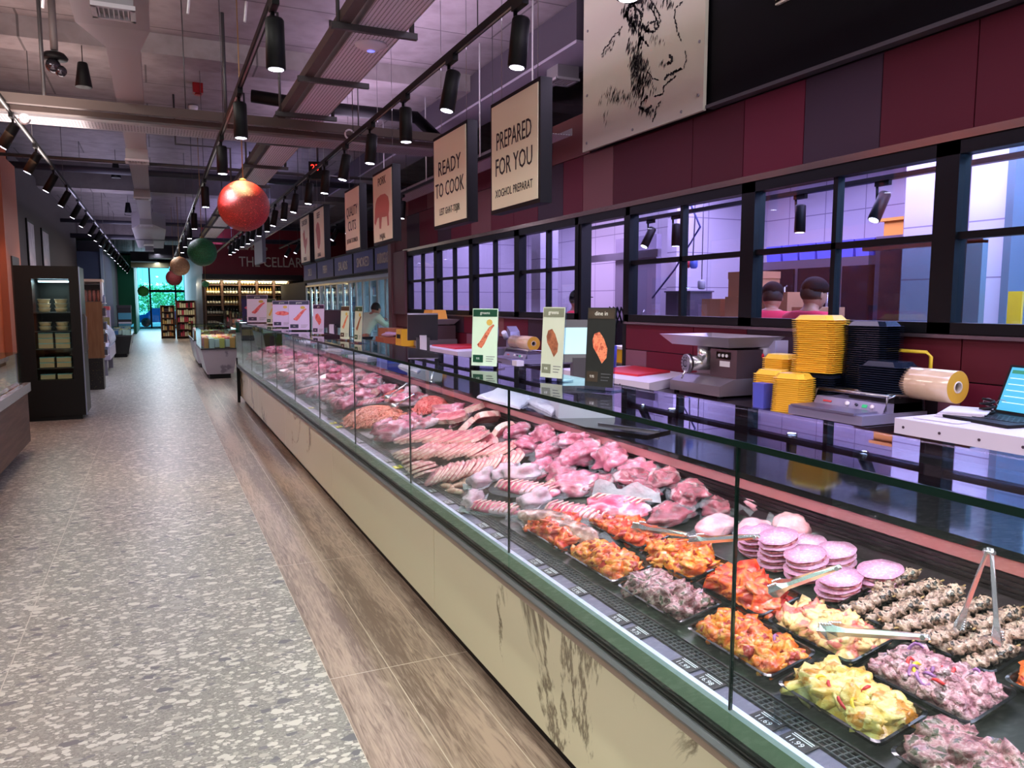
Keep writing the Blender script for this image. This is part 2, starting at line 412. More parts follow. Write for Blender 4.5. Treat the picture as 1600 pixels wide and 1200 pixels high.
# ------------------------------------------------------------------ right wall: cladding, windows, fascia
MAROON, MAROON2 = (96, 24, 42), (78, 20, 32)
cl = {'a': mat('maroon_panel', MAROON, 0.55, spec=0.2), 'b': mat('deep_maroon_panel', MAROON2, 0.55, spec=0.2), 'c': mat('rosy_brown_panel', (120, 76, 76), 0.55, spec=0.2),
      'd': mat('aubergine_panel', (58, 40, 52), 0.55, spec=0.2), 'e': mat('dusty_pink_panel', (126, 80, 94), 0.55, spec=0.2)}
keys = 'abcde'; CM = [cl[k] for k in keys]
up_ = MB()
def panels(mb, rows, z_edges, x=4.0, gap=0.004):
    for (z0, z1), row in zip(z_edges, rows):
        for (y0, y1, k) in row:
            mb.box(x-0.02, x, min(y0,y1)+gap, max(y0,y1)-gap, z0+gap, z1-gap, keys.index(k))
top = [(6.93, 6.36, 'c'), (6.36, 5.17, 'b'), (5.17, 4.57, 'b'), (4.57, 3.985, 'a'), (3.985, 3.38, 'd'), (3.38, 2.79, 'b'), (2.79, 2.0, 'b'), (2.0, 0.8, 'a'),
       (7.35, 6.93, 'a'), (7.95, 7.35, 'd'), (8.6, 7.95, 'a'), (9.3, 8.6, 'a'), (10.0, 9.3, 'c'), (10.8, 10.0, 'a'), (11.4, 10.8, 'd'), (12.3, 11.4, 'a'), (13.0, 12.3, 'd'), (13.9, 13.0, 'c')]
top2 = [(7.6, 6.8, 'c'), (8.8, 7.6, 'a'), (9.9, 8.8, 'a'), (10.9, 9.9, 'a'), (11.9, 10.9, 'c'), (12.9, 11.9, 'a'), (13.9, 12.9, 'c')]
panels(up_, [top, top2], [(2.52, 3.08), (3.08, 3.5)])
up_.box(4.0, 4.12, 0.8, 13.9, 2.50, 3.5, 3)
struct(up_, 'wall_right_upper', CM)
low = MB()
lowrow1 = [(0.8, 2.0, 'a'), (2.0, 2.78, 'b'), (2.78, 3.7, 'b'), (3.7, 4.47, 'd'), (4.47, 5.1, 'a'), (5.1, 6.1, 'a'), (7.0, 7.5, 'a'), (7.5, 8.2, 'd'), (8.2, 8.9, 'a'), (8.9, 9.5, 'c'), (9.5, 10.3, 'a'), (10.3, 11.0, 'd'), (11.0, 12.0, 'a'), (12.0, 13.9, 'c')]
lowrow2 = [(0.8, 1.9, 'e'), (1.9, 2.77, 'a'), (2.77, 4.0, 'e'), (4.0, 4.5, 'a'), (4.5, 5.76, 'a'), (5.76, 6.1, 'e'), (7.0, 7.6, 'd'), (7.6, 8.4, 'a'), (8.4, 9.2, 'd'), (9.2, 10.2, 'e'), (10.2, 11.2, 'a'), (11.2, 12.4, 'e'), (12.4, 13.9, 'a')]
panels(low, [lowrow1, lowrow2, lowrow2], [(1.17, 1.42), (0.6, 1.17), (0.0, 0.6)])
low.box(4.0, 4.12, 0.8, 6.1, 0, 1.43, 3); low.box(4.0, 4.12, 7.0, 13.9, 0, 1.43, 3)
struct(low, 'wall_right_lower', CM)
struct(MB().box(3.9, 4.6, 13.75, 13.95, 0, 3.5).box(3.93, 4.02, 13.0, 13.9, 1.40, 2.5), 'wall_right_end', mat('rosy_return', (110, 72, 76), 0.5))
RAILM = mat('copper_trim', (150, 128, 120), 0.25, 0.9)
struct(MB().box(3.96, 4.0, 0.8, 13.2, 2.475, 2.52), 'trim_8', RAILM)
struct(MB().box(3.95, 4.05, 0.8, 6.1, 1.405, 1.425).box(3.95, 4.05, 7.0, 13.2, 1.405, 1.425), 'trim_9', mat('sill_trim', (96, 84, 90), 0.3, 0.7))

BF = mat('window_frame_black', (5, 6, 10), 0.45, spec=0.2)
def window(n, y0, y1, glass_=True, bottom=1.43):
    fr = MB(); x0, x1 = 3.97, 4.07
    fr.box(x0, x1, y0, y0+0.07, bottom, 2.475); fr.box(x0, x1, y1-0.07, y1, bottom, 2.475)
    fr.box(x0, x1, y0, y1, 2.40, 2.475)
    if glass_:
        fr.box(x0, x1, y0, y1, bottom, bottom+0.06)
        ym = (y0+y1)/2
        fr.box(x0+0.02, x1-0.02, ym-0.018, ym+0.018, bottom, 2.45); fr.box(x0+0.02, x1-0.02, y0, y1, 1.945, 1.985)
    o = struct(fr, 'window_%d' % n, BF)
    if glass_:
        g = MB().box(4.015, 4.021, y0+0.05, y1-0.05, bottom+0.04, 2.42).build('window_glass', GLASSW); g.parent = o; g['kind'] = 'structure'
ys = [1.42, 2.92, 4.49, 6.12]
window(1, 1.42, 2.92); window(2, 2.92, 4.49); window(3, 4.49, 6.12)
window(4, 7.0, 8.5); window(5, 8.5, 10.0); window(6, 10.0, 11.5); window(7, 11.5, 13.0)
dr = MB(); dr.box(3.97, 4.07, 6.12, 7.0, 2.40, 2.475); dr.box(3.98, 4.10, 6.10, 6.16, 0, 2.42); dr.box(3.98, 4.10, 6.95, 7.02, 0, 2.42)
struct(dr, 'door_1', BF)

# black fascia with raised letters, cow panel
fb = thing('fascia_board', 'black fascia board with raised pale letters above the maroon cladding', 'sign', (3.95, 3.0, 3.1))
MB().box(3.94, 3.985, 0.6, 6.78, 3.11, 4.59).build('board', mat('fascia_black', (9, 8, 13), 0.6, spec=0.15), fb)
MB().box(3.90, 3.975, 0.6, 4.92, 3.085, 3.11).build('edge_trim', GREYM, fb)
LET = mat('letter_cream', (226, 214, 196), 0.5)
c0 = at_x(1350, 14, 3.93)
text('letters', 'FROM', 0.30, face_left(3.935, c0.y-0.40, c0.z+0.16), LET, fb, sx=0.82, ext=0.01)
c1 = at_x(1213, 6, 3.93)
MB().box(3.92, 3.94, c1.y-1.2, c1.y, c1.z-0.012, c1.z+0.02).box(3.92, 3.94, c1.y-0.05, c1.y, c1.z, c1.z+0.5).build('letter_bar', LET, fb)
cw = thing('cow_panel', 'large cream panel with a black ink drawing of a cow head above the cladding', 'sign', (3.9, 5.8, 3.08))
MB().box(3.885, 3.915, 4.93, 6.78, 3.075, 4.6).build('panel', CREAM, cw)
ink = MB()
def stroke(px, py, dx, dy, w):
    a = at_x(px, py, 3.882); b = at_x(px+dx, py+dy, 3.882)
    d = (b-a); L_ = d.length
    if L_ < 1e-4: return
    d /= L_; n = Vector((0, d.z, -d.y)); m_ = (a+b)/2
    ww = w*0.0052
    ink.add([a, m_+n*ww, b, m_-n*ww], [(0,1,2,3)])
rs = random.Random(3)
# outlines traced as chains of pen strokes: forehead, muzzle, chin, throat
lines = [([(1068,2),(1056,12),(1053,25),(1058,45),(1063,62)],1.6,0), ([(1070,78),(1072,95),(1068,107),(1055,112)],1.3,0), ([(1066,106),(1050,114),(1038,122)],3.2,0),
         ([(1058,118),(1045,127),(1038,136),(1036,147),(1024,150)],2.0,0), ([(1032,156),(1027,168),(1020,190)],1.6,0), ([(1020,165),(1008,172),(1000,168)],3.0,0),
         ([(975,2),(985,5),(998,3),(1000,-4)],3.5,0), ([(980,14),(990,9),(998,16),(1002,28)],2.4,0), ([(1014,10),(1022,20),(1026,30)],2.0,0), ([(1012,112),(1020,122),(1028,124)],1.2,0), ([(1046,84),(1050,92),(1048,99),(1043,98)],3.5,0), ([(1008,44),(1014,36),(1022,34),(1024,46)],2.4,0)]
for pts, w, _ in lines:
    for (a, b), (c, d) in zip(pts[:-1], pts[1:]):
        n = max(2, int(math.hypot(c-a, d-b)/3))
        for i in range(n):
            x = a+(c-a)*i/n; y = b+(d-b)*i/n
            stroke(x+rs.uniform(-1,1), y+rs.uniform(-1,1), (c-a)/n*1.7+rs.uniform(-.8,.8), (d-b)/n*1.7+rs.uniform(-.8,.8), w*rs.uniform(.7,1.3))
def hatch(x0, y0, x1, y1, n, w, ln, spread):
    for i in range(n):
        u = rs.random(); x = x0+(x1-x0)*u+rs.uniform(-spread, spread); y = y0+(y1-y0)*u+rs.uniform(-spread, spread)
        l = ln*rs.uniform(.5, 1.3); stroke(x, y, -l*0.22, l, w*rs.uniform(.6, 1.3))
hatch(982, 16, 992, 48, 46, 1.7, 9, 5); hatch(996, 20, 1002, 50, 26, 1.8, 9, 4); hatch(1004, 50, 1000, 70, 20, 2.0, 10, 3)
hatch(996, 80, 1008, 130, 110, 1.0, 12, 8); hatch(990, 105, 1005, 150, 60, .8, 12, 9); hatch(940, 150, 985, 140, 34, .8, 11, 8); hatch(942, 84, 974, 46, 22, 1.2, 7, 4)
hatch(945, 170, 950, 185, 8, .8, 12, 5); hatch(1020, 55, 1035, 62, 16, .7, 12, 5); hatch(1032, 92, 1040, 100, 8, .8, 14, 4); hatch(1000, 165, 1022, 172, 26, 1.2, 11, 4)
hatch(1034, -8, 1050, 4, 16, 1.2, 12, 5); hatch(1010, 112, 1022, 140, 22, .9, 11, 6); hatch(1004, 36, 1016, 46, 22, 2.2, 7, 3)
for pts, w, _ in [([(996,0),(984,8),(978,20),(984,34),(992,44)],3.2,0), ([(1000,-6),(1004,10),(1002,26),(998,40)],2.6,0), ([(1013,-6),(1022,8),(1030,22),(1031,34)],1.8,0),
                  ([(998,50),(1004,62),(1012,70)],2.6,0), ([(1000,60),(996,80),(994,100),(996,118)],1.8,0), ([(1022,36),(1026,30),(1030,40),(1024,48),(1014,50),(1006,46)],2.4,0), ([(1014,148),(1006,156),(1002,162)],2.2,0),
                  ([(972,40),(966,50),(958,58),(948,72),(940,84)],1.6,0), ([(986,-4),(990,8),(994,20),(992,32)],4.0,0)]:
    for (a, b), (c, d) in zip(pts[:-1], pts[1:]):
        n = max(2, int(math.hypot(c-a, d-b)/2.5))
        for i in range(n):
            stroke(a+(c-a)*i/n+rs.uniform(-1.5,1.5), b+(d-b)*i/n+rs.uniform(-1.5,1.5), (c-a)/n*2+rs.uniform(-1,1), (d-b)/n*2+rs.uniform(-1,1), w*rs.uniform(.7,1.4))
hatch(990, 60, 1000, 140, 160, 1.2, 13, 10); hatch(1008, 90, 1016, 120, 40, .9, 12, 5); hatch(975, 8, 990, 40, 50, 1.8, 9, 6); hatch(1000, -8, 1030, 10, 30, 1.2, 12, 6)
hatch(950, 140, 1000, 150, 50, .8, 14, 10)
ink.build('ink_drawing', mat('ink_black', (22, 18, 20), 0.7), cw)
for (py, pz) in [(6.7, 3.15), (5.9, 3.12), (5.2, 3.12), (4.99, 3.2), (4.99, 3.6), (4.99, 4.1), (6.7, 3.6), (6.7, 4.2)]:
    MB().lathe([(0.014, 0), (0.010, 0.008)], 8, (3.885, py, pz), Matrix.Rotation(-PI/2, 3, 'Y')).build('fixing_screw', STEEL, cw)

# ------------------------------------------------------------------ kitchen behind the windows
def tiled(name, c, gap, bw, bh, axis):
    m = bpy.data.materials.new(name); m.use_nodes = True; nt = m.node_tree; N = nt.nodes; L = nt.links; b = N['Principled BSDF']
    tc = N.new('ShaderNodeTexCoord'); sp = N.new('ShaderNodeSeparateXYZ'); cb = N.new('ShaderNodeCombineXYZ'); L.new(tc.outputs['Object'], sp.inputs[0])
    L.new(sp.outputs[axis], cb.inputs[0]); L.new(sp.outputs[2], cb.inputs[1])
    br = N.new('ShaderNodeTexBrick'); br.offset = 0; br.inputs['Scale'].default_value = 1; br.inputs['Brick Width'].default_value = bw; br.inputs['Row Height'].default_value = bh; br.inputs['Mortar Size'].default_value = 0.006
    br.inputs['Color1'].default_value = lin(c); br.inputs['Color2'].default_value = lin(c); br.inputs['Mortar'].default_value = lin(gap)
    L.new(cb.outputs[0], br.inputs['Vector']); L.new(br.outputs[0], b.inputs['Base Color']); b.inputs['Roughness'].default_value = 0.25
    return m
KT = tiled('kitchen_tile', (212, 204, 216), (150, 140, 160), 0.6, 0.45, 1); KTX = tiled('kitchen_tile_end', (212, 204, 216), (150, 140, 160), 0.6, 0.45, 0)
struct(MB().box(7.6, 7.7, 0.0, 14.0, 0, 3.2), 'wall_kitchen_back', KT)
struct(MB().box(4.12, 7.6, 0.0, 0.1, 0, 3.2), 'wall_kitchen_near', KTX)
struct(MB().box(4.12, 7.6, 13.6, 13.75, 0, 3.2), 'wall_kitchen_far', KTX)
struct(MB().box(4.0, 7.7, 0.0, 13.8, 3.2, 3.3), 'ceiling_kitchen', mat('kitchen_soffit', (120, 112, 128), 0.8))
# tiled partitions seen through the panes
struct(MB().box(6.0, 6.1, 3.80, 4.80, 0, 3.2), 'wall_kitchen_partition', KT)
struct(MB().box(6.3, 6.4, 0.1, 3.80, 0, 3.2), 'wall_kitchen_right', mat('pale_blue_wall', (190, 220, 240), 0.4))
struct(MB().box(5.9, 6.3, 3.78, 3.84, 0, 3.2), 'trim_17', mat('post_bluegrey', (112, 130, 146), 0.4, 0.3))
struct(MB().box(6.1, 7.6, 8.2, 8.4, 0, 3.2), 'wall_kitchen_mid', KTX)
struct(MB().box(6.8, 6.9, 8.4, 13.6, 0, 3.2), 'wall_kitchen_inner', KT)
struct(MB().box(5.2, 5.5, 10.3, 10.6, 0, 3.2), 'wall_kitchen_pier', KTX)

# steel cabinets and oven against the back wall
cb_ = thing('oven_bank', 'steel oven bank with black glass doors against the kitchen back wall', 'oven', (7.2, 5.2, 0))
MB().box(6.9, 7.58, 5.6, 7.6, 0, 2.1).build('body', mat('cabinet_steel', (120, 110, 122), 0.35, 0.7), cb_)
for k in range(3):
    d = MB().box(6.87, 6.9, 5.66+0.65*k, 6.24+0.65*k, 1.25, 2.0).build('door', mat('oven_glass', (26, 22, 28), 0.12), cb_)
    hm = MB().tube([(6.84, 5.72+0.65*k, 1.4), (6.80, 5.72+0.65*k, 1.42), (6.80, 5.72+0.65*k, 1.78), (6.84, 5.72+0.65*k, 1.8)], 0.012, 8)
    h = hm.build('handle', CHROME, cb_); h.parent = d
pc = thing('proofing_cabinet', 'tall grey steel cabinet with a dark glass door beside the oven bank', 'cabinet', (6.9, 5.0, 0))
MB().box(6.5, 7.5, 4.75, 5.5, 0, 2.25).build('body', mat('cabinet_side', (130, 122, 140), 0.3, 0.6), pc)
MB().box(6.47, 6.5, 4.85, 5.42, 0.9, 2.15).build('door', mat('dark_glass', (64, 54, 60), 0.15), pc)
for k in range(7):
    t = thing('blue_tub', ['blue plastic tub on top of the oven bank, %s' % w for w in ('rightmost', 'second from right', 'third from right', 'middle one', 'third from left', 'second from left', 'leftmost')][k], 'tub', (7.1, 5.75+0.27*k, 2.1), 'blue tubs on the oven bank')
    MB().obox((7.1, 5.75+0.27*k, 2.19), (0.3, 0.23, 0.18), m=0, taper=1.08).build('tub_body', mat('blue_tub', (84, 92, 200), 0.4), t)
    MB().obox((7.1, 5.75+0.27*k, 2.283), (0.32, 0.25, 0.012)).build('rim', mat('blue_tub', (84, 92, 200), 0.4), t)
t = thing('orange_crate', 'orange plastic crate on top of the tall cabinet in the kitchen', 'crate', (7.0, 5.0, 2.25))
MB().box(6.6, 7.4, 4.9, 5.5, 2.25, 2.42).build('crate_body', mat('orange_crate', (222, 150, 60), 0.4), t)
MB().box(6.57, 7.43, 4.87, 5.53, 2.40, 2.43).build('rim', mat('orange_crate', (222, 150, 60), 0.4), t)

def carton(x, y, z, sx, sy, sz, label, rot=0, c=(176, 126, 92), group=None):
    t = thing('cardboard_box', label, 'box', (x, y, z), group)
    M_ = RZ(rot)
    MB().obox((x, y, z+sz/2), (sx, sy, sz), M_).build('box_body', mat('cardboard_%d_%d_%d' % c, c, 0.8), t)
    MB().obox((x, y, z+sz+0.001), (sx*0.98, 0.05, 0.002), M_).build('tape', mat('box_tape', (200, 180, 150), 0.3), t)
    return t
struct(MB().box(5.2, 5.9, 5.0, 7.6, 1.36, 1.40).box(5.25, 5.85, 5.1, 5.2, 0, 1.36).box(5.25, 5.85, 7.4, 7.5, 0, 1.36), 'trim_10', STEEL)
pos = [(5.5, 5.25, 1.4, .34, .3, .16, 'open cardboard box on the kitchen shelf beside the men in red'),
       (5.5, 6.1, 1.4, .4, .38, .26, 'wide cardboard box at the bottom of the pile on the kitchen shelf'),
       (5.5, 6.1, 1.66, .36, .34, .18, 'cardboard box in the middle of the pile on the kitchen shelf'),
       (5.5, 6.1, 1.84, .36, .36, .07, 'flat cardboard box on top of the pile on the kitchen shelf'),
       (5.5, 6.55, 1.4, .34, .3, .24, 'cardboard box beside the tall pile, toward the hanging cables'),
       (5.55, 5.68, 1.4, .34, .34, .3, 'orange-lit cardboard box between the pile and the window mullion')]
for (x, y, z, a, b, c, l) in pos: carton(x, y, z, a, b, c, l)
t = thing('grey_bin', 'grey steel bin on the kitchen shelf at its far end', 'bin', (5.5, 7.1, 1.4))
MB().obox((5.5, 7.15, 1.56), (0.3, 0.45, 0.32)).build('bin_body', mat('bin_grey', (84, 80, 96), 0.4), t)
MB().obox((5.5, 7.15, 1.725), (0.33, 0.48, 0.015)).build('lid', mat('bin_grey', (84, 80, 96), 0.4), t)

# hanging cables, plugs
cabs = thing('hanging_cables', 'bundle of blue and grey cables hanging from the kitchen ceiling with plugs', 'cable', (5.6, 7.3, 3.2))
for (pts, r, c, nm) in [([(5.6, 7.35, 3.2), (5.6, 7.3, 2.75), (5.6, 7.1, 2.45), (5.6, 7.55, 2.0), (5.6, 8.0, 1.66)], 0.012, (66, 70, 130), 'blue_cable'),
                    ([(5.6, 7.2, 3.2), (5.6, 7.2, 2.5), (5.6, 7.22, 2.05)], 0.008, (120, 116, 130), 'grey_cable'),
                    ([(5.6, 7.3, 2.1), (5.6, 7.4, 1.9), (5.6, 7.5, 1.55), (5.6, 7.45, 1.4)], 0.008, (150, 80, 90), 'red_cable')]:
    MB().tube(pts, r, 8).build(nm, mat(nm, c, 0.5), cabs)
for (y, z, c, nm) in [(7.33, 2.05, (200, 60, 60), 'red_plug'), (7.2, 2.04, (90, 110, 200), 'blue_plug'), (7.05, 1.8, (150, 150, 160), 'grey_plug')]:
    MB().lathe([(0.03, -.05), (0.045, -.03), (0.045, 0.04), (0.02, 0.06)], 12, (5.6, y, z)).build(nm, mat(nm, c, 0.4), cabs)
MB().tube([(5.6, 7.05, 3.2), (5.6, 7.05, 1.85)], 0.006, 6).build('grey_cable', mat('grey_cable', (120, 116, 130), 0.5), cabs)

# service door / white equipment seen in the doorway
t = thing('cold_room_door', 'white sliding cold-room door seen through the staff doorway', 'door', (6.0, 9.1, 0))
MB().box(6.0, 6.08, 8.5, 9.5, 0, 2.5).build('door_leaf', mat('coldroom_white', (150, 140, 160), 0.4), t)
MB().box(5.95, 6.0, 8.4, 10.2, 2.2, 2.3).build('rail', STEEL, t)
MB().tube([(5.97, 8.7, 1.1), (5.92, 8.7, 1.15), (5.92, 8.7, 1.45), (5.97, 8.7, 1.5)], 0.015, 8).build('handle', STEEL, t)
t = thing('bench_machine', 'stainless bench machine with black hoses standing in the staff doorway', 'machine', (4.9, 7.5, 0))
MB().obox((4.95, 7.5, 0.55), (0.5, 0.5, 1.1)).build('cabinet', STEEL, t)
MB().obox((4.95, 7.5, 1.25), (0.34, 0.3, 0.3)).build('head', mat('machine_dark', (50, 48, 56), 0.4), t)
for k in range(4):
    MB().tube([(4.8, 7.35+0.08*k, 1.35), (4.7, 7.3+0.08*k, 1.55), (4.65, 7.4+0.07*k, 1.2), (4.7, 7.35+0.06*k, 0.7)], 0.014, 8).build('hose', BLACK, t)
t = thing('yellow_crate_stack', 'yellow plastic crate with a white tray seen low in the staff doorway', 'crate', (4.6, 6.7, 0.9))
struct(MB().box(4.25, 4.95, 6.45, 7.0, 0, 0.98), 'trim_11', GREYM)
MB().box(4.35, 4.8, 6.5, 6.95, 0.98, 1.12).build('crate_body', mat('yellow_plastic', (232, 176, 46), 0.35), t)
MB().box(4.33, 4.82, 6.48, 6.97, 1.12, 1.15).build('tray', WHITE, t)

# kitchen track with lamps
def lamp_profile(): return [(0.0, 0.11), (0.036, 0.11), (0.042, 0.10), (0.044, -0.11), (0.038, -0.112)]
LED = mat('led_disc', (240, 240, 255), 0.5, emit=(235, 232, 255), estr=14)
LEDW = mat('led_disc_warm', (255, 240, 225), 0.5, emit=(255, 238, 215), estr=14)
LEDB = mat('led_disc_cool', (220, 240, 255), 0.5, emit=(210, 240, 255), estr=14)
def make_lamp(tilt, big=1.15, led=LED, name='track_spotlight'):
    t = thing(name, 'black cylinder spotlight', 'spotlight', (0,0,0))
    piv = Vector((0, 0, 0.06*big)); R_ = RY(tilt)
    def tl(mb):
        mb.v = [tuple(R_ @ (Vector(p)-piv) + piv) for p in mb.v]; return mb
    tl(MB().lathe([(r*big, z*big) for r, z in lamp_profile()], 16)).build('housing', BLACK, t)
    tl(MB().lathe([(0.0, -0.1135*big), (0.034*big, -0.1135*big)], 16)).build('lens', led, t)
    MB().tube([(0.0, 0.048*big, 0.05*big), (0.0, 0.055*big, 0.17*big)], 0.010*big, 8).build('arm', BLACK, t)
    MB().box(-0.016*big, 0.016*big, -0.055*big, 0.065*big, 0.155*big, 0.19*big).build('adapter', BLACK, t)
    return t
PROTO = {}
def spot(t, power, color, size=70, blend=0.6):
    l = bpy.data.lights.new('lamp_light', 'SPOT'); l.energy = power; l.color = color; l.spot_size = math.radians(size); l.spot_blend = blend; l.shadow_soft_size = 0.04
    o = bpy.data.objects.new('lamp_light', l); COL.objects.link(o); o.parent = t
    tilt = t['_tilt']; o.rotation_euler = (0, tilt, 0); o.location = RY(tilt) @ Vector((0, 0, -0.2)) + Vector((0, 0, 0.069))
    return o
ORD = ['nearest', 'second', 'third', 'fourth', 'fifth', 'sixth', 'seventh', 'eighth', 'ninth', 'tenth', 'eleventh', 'twelfth', 'thirteenth', 'fourteenth', 'fifteenth', 'sixteenth', 'seventeenth', 'eighteenth', 'nineteenth', 'twentieth']
def put_lamp(x, y, ztrack, tilt, label, group):
    # the adapter's top meets the underside of the track
    loc = (x, y, ztrack - 0.2185); tilt = round(tilt*10)/10.0
    if tilt not in PROTO:
        t = make_lamp(tilt); PROTO[tilt] = t; KIDS[t.name] = [(c, []) for c in t.children]
        t.location = loc; t['label'] = label; t['group'] = group
    else:
        t = dup(PROTO[tilt], loc, None, label, group)
    t['_tilt'] = tilt
    return t
tr = MB().box(5.46, 5.52, 1.0, 9.5, 2.60, 2.64).build('lighting_track', BLACK, None, (5.5, 5, 2.6)); tag(tr, 'black lighting track inside the kitchen behind the windows', 'lighting track')
for k, y in enumerate((4.0, 4.6, 5.5, 6.05, 7.4, 7.9)):
    put_lamp(5.49, y, 2.60, 0.5 if k % 2 else 0.0, 'black spotlight on the kitchen track behind the windows, %s from the right' % ('first' if k == 0 else ORD[k]), 'spotlights on the kitchen track')

# ------------------------------------------------------------------ glass door fridges beyond the cladding
fr_labels = ['farthest, beside the wine wall', 'fourth from the cladding', 'third from the cladding', 'second from the cladding', 'nearest to the cladding']
FI = mat('fridge_interior', (196, 208, 226), 0.5)
HB = mat('header_blue', (86, 88, 140), 0.5)
names = ['DELI', 'FISH', 'SALADS', 'SMOKED', 'HOTDOGS & SAUSAGES']
bounds = [(24.4, 21.9), (21.9, 19.6), (19.6, 17.4), (17.4, 15.3), (15.3, 14.0)]
spans = [(22.2, 24.4), (19.9, 22.2), (17.8, 19.9), (15.9, 17.8), (14.0, 15.9)]
rb = random.Random(5)
PK = [mat('pack_a', (220, 214, 224), 0.4), mat('pack_b', (120, 130, 170), 0.4), mat('pack_c', (190, 120, 120), 0.4), mat('pack_d', (80, 80, 96), 0.4)]
for k, (y0, y1) in enumerate(spans):
    t = thing('glass_door_fridge', 'lit upright fridge with glass doors and steel frame, %s' % fr_labels[k], 'fridge', (4.6, y0, 0), 'glass door fridges along the right wall')
    MB().box(4.25, 5.1, y0, y0+0.03, 0, 2.18).box(5.05, 5.1, y0, y1, 0, 2.18).box(4.25, 5.1, y0, y1, 2.12, 2.2).box(4.25, 5.1, y0, y1, 0, 0.25).build('carcass', FI, t)
    for s in range(4):
        MB().box(4.45, 5.04, y0+0.03, y1-0.02, 0.55+0.4*s, 0.57+0.4*s).build('shelf', FI, t)
    nd = 3
    for d in range(nd):
        a = y0+(y1-y0)*d/nd; b = y0+(y1-y0)*(d+1)/nd
        fm = MB(); fm.box(4.2, 4.25, a, a+0.05, 0.2, 2.12); fm.box(4.2, 4.25, b-0.05, b, 0.2, 2.12); fm.box(4.2, 4.25, a, b, 2.07, 2.12); fm.box(4.2, 4.25, a, b, 0.2, 0.26)
        dd = fm.build('door', STEEL, t)
        g = MB().box(4.22, 4.226, a+0.05, b-0.05, 0.26, 2.07).build('door_glass', GLASS, t); g.parent = dd
        MB().tube([(4.27, a+0.08, 0.5), (4.27, a+0.08, 1.98)], 0.012, 8).build('light_tube', mat('fridge_tube', (235, 245, 255), 0.5, emit=(205, 228, 255), estr=9), t)
    pk = MB()
    for s in range(4):
        y = y0+0.08
        while y < y1-0.16:
            w = rb.uniform(0.08, 0.16); pk.box(4.5, 4.85, y, y+w*0.9, 0.575+0.4*s, 0.575+0.4*s+rb.uniform(0.12, 0.26), rb.randrange(4)); y += w
    st = pk.build('shelf_stock', PK, t); st['kind'] = 'stuff'; st['label'] = 'rows of small chilled packs on the shelves'
for k in range(5):
    y0, y1 = spans[k]
    t = thing('header_sign', 'purple-blue header sign reading %s above the fridge %s' % (names[k], fr_labels[k]), 'sign', (4.15, y0, 2.25), 'header signs above the fridges')
    MB().box(4.15, 4.2, y0+0.06, y1-0.06, 2.27, 2.72).build('panel', HB, t)
    MB().box(4.14, 4.21, y0, y1, 2.24, 2.27).box(4.14, 4.21, y0, y1, 2.72, 2.75).box(4.14, 4.21, y0, y0+0.06, 2.27, 2.72).build('frame', BLACK, t)
    text('letters', names[k], 0.30, face_left(4.145, (y0+y1)/2, 2.48), LET, t, sx=0.95 if k < 4 else 0.42, ext=0.006)
struct(MB().box(4.2, 5.2, 13.95, 24.5, 2.2, 2.78), 'wall_right_far', mat('charcoal_bulkhead', (40, 36, 44), 0.6))
struct(MB().box(4.2, 4.32, 13.96, 14.0, 0, 2.25), 'trim_12', BLACK)
struct(MB().box(4.2, 5.2, 24.5, 30.0, 0, 2.25), 'wall_right_beyond', mat('charcoal_pier', (36, 34, 38), 0.6))

# ------------------------------------------------------------------ wine cellar at the end
REDW = mat('cellar_red', (126, 18, 34), 0.5)
struct(MB().box(1.55, 9, 30.0, 30.3, 2.55, 4.4), 'wall_end_cellar', REDW)
struct(MB().box(1.5, 5.0, 29.6, 30.05, 2.40, 2.62), 'trim_13', mat('cellar_soffit', (34, 26, 30), 0.5))
t = thing('cellar_sign', 'raised letters reading THE CELLAR on the red wall above the wine shelves', 'sign', (3.8, 29.98, 3.2))
text('letters', 'THE CELLAR', 0.52, face_front(3.92, 29.97, 3.08), LET, t, sx=0.78, ext=0.02)
text('small_letters', 'dine & wine', 0.24, face_front(3.3, 29.97, 3.6), LET, t, sx=0.9, ext=0.02)
struct(MB().box(1.5, 4.7, 30.0, 30.1, 0, 2.4), 'wall_end_wine', mat('wine_back', (66, 46, 30), 0.6))
WB = [mat('bottle_dark', (24, 30, 22), 0.15), mat('bottle_amber', (150, 120, 50), 0.2), mat('bottle_label', (232, 226, 200), 0.6)]
bars = [1.57, 2.15, 2.75, 3.35, 3.95, 4.5]
def make_bottle(body):
    t = thing('wine_bottle', 'dark wine bottle', 'bottle', (0,0,0))
    MB().lathe([(0.0, 0), (0.042, 0.0), (0.042, 0.17), (0.016, 0.23), (0.015, 0.29), (0.0, 0.29)], 8).build('bottle_body', body, t)
    MB().lathe([(0.0435, 0.04), (0.0435, 0.13)], 8).build('bottle_label', WB[2], t)
    return t
bot = [make_bottle(WB[0]), make_bottle(WB[1])]; used = [False, False]
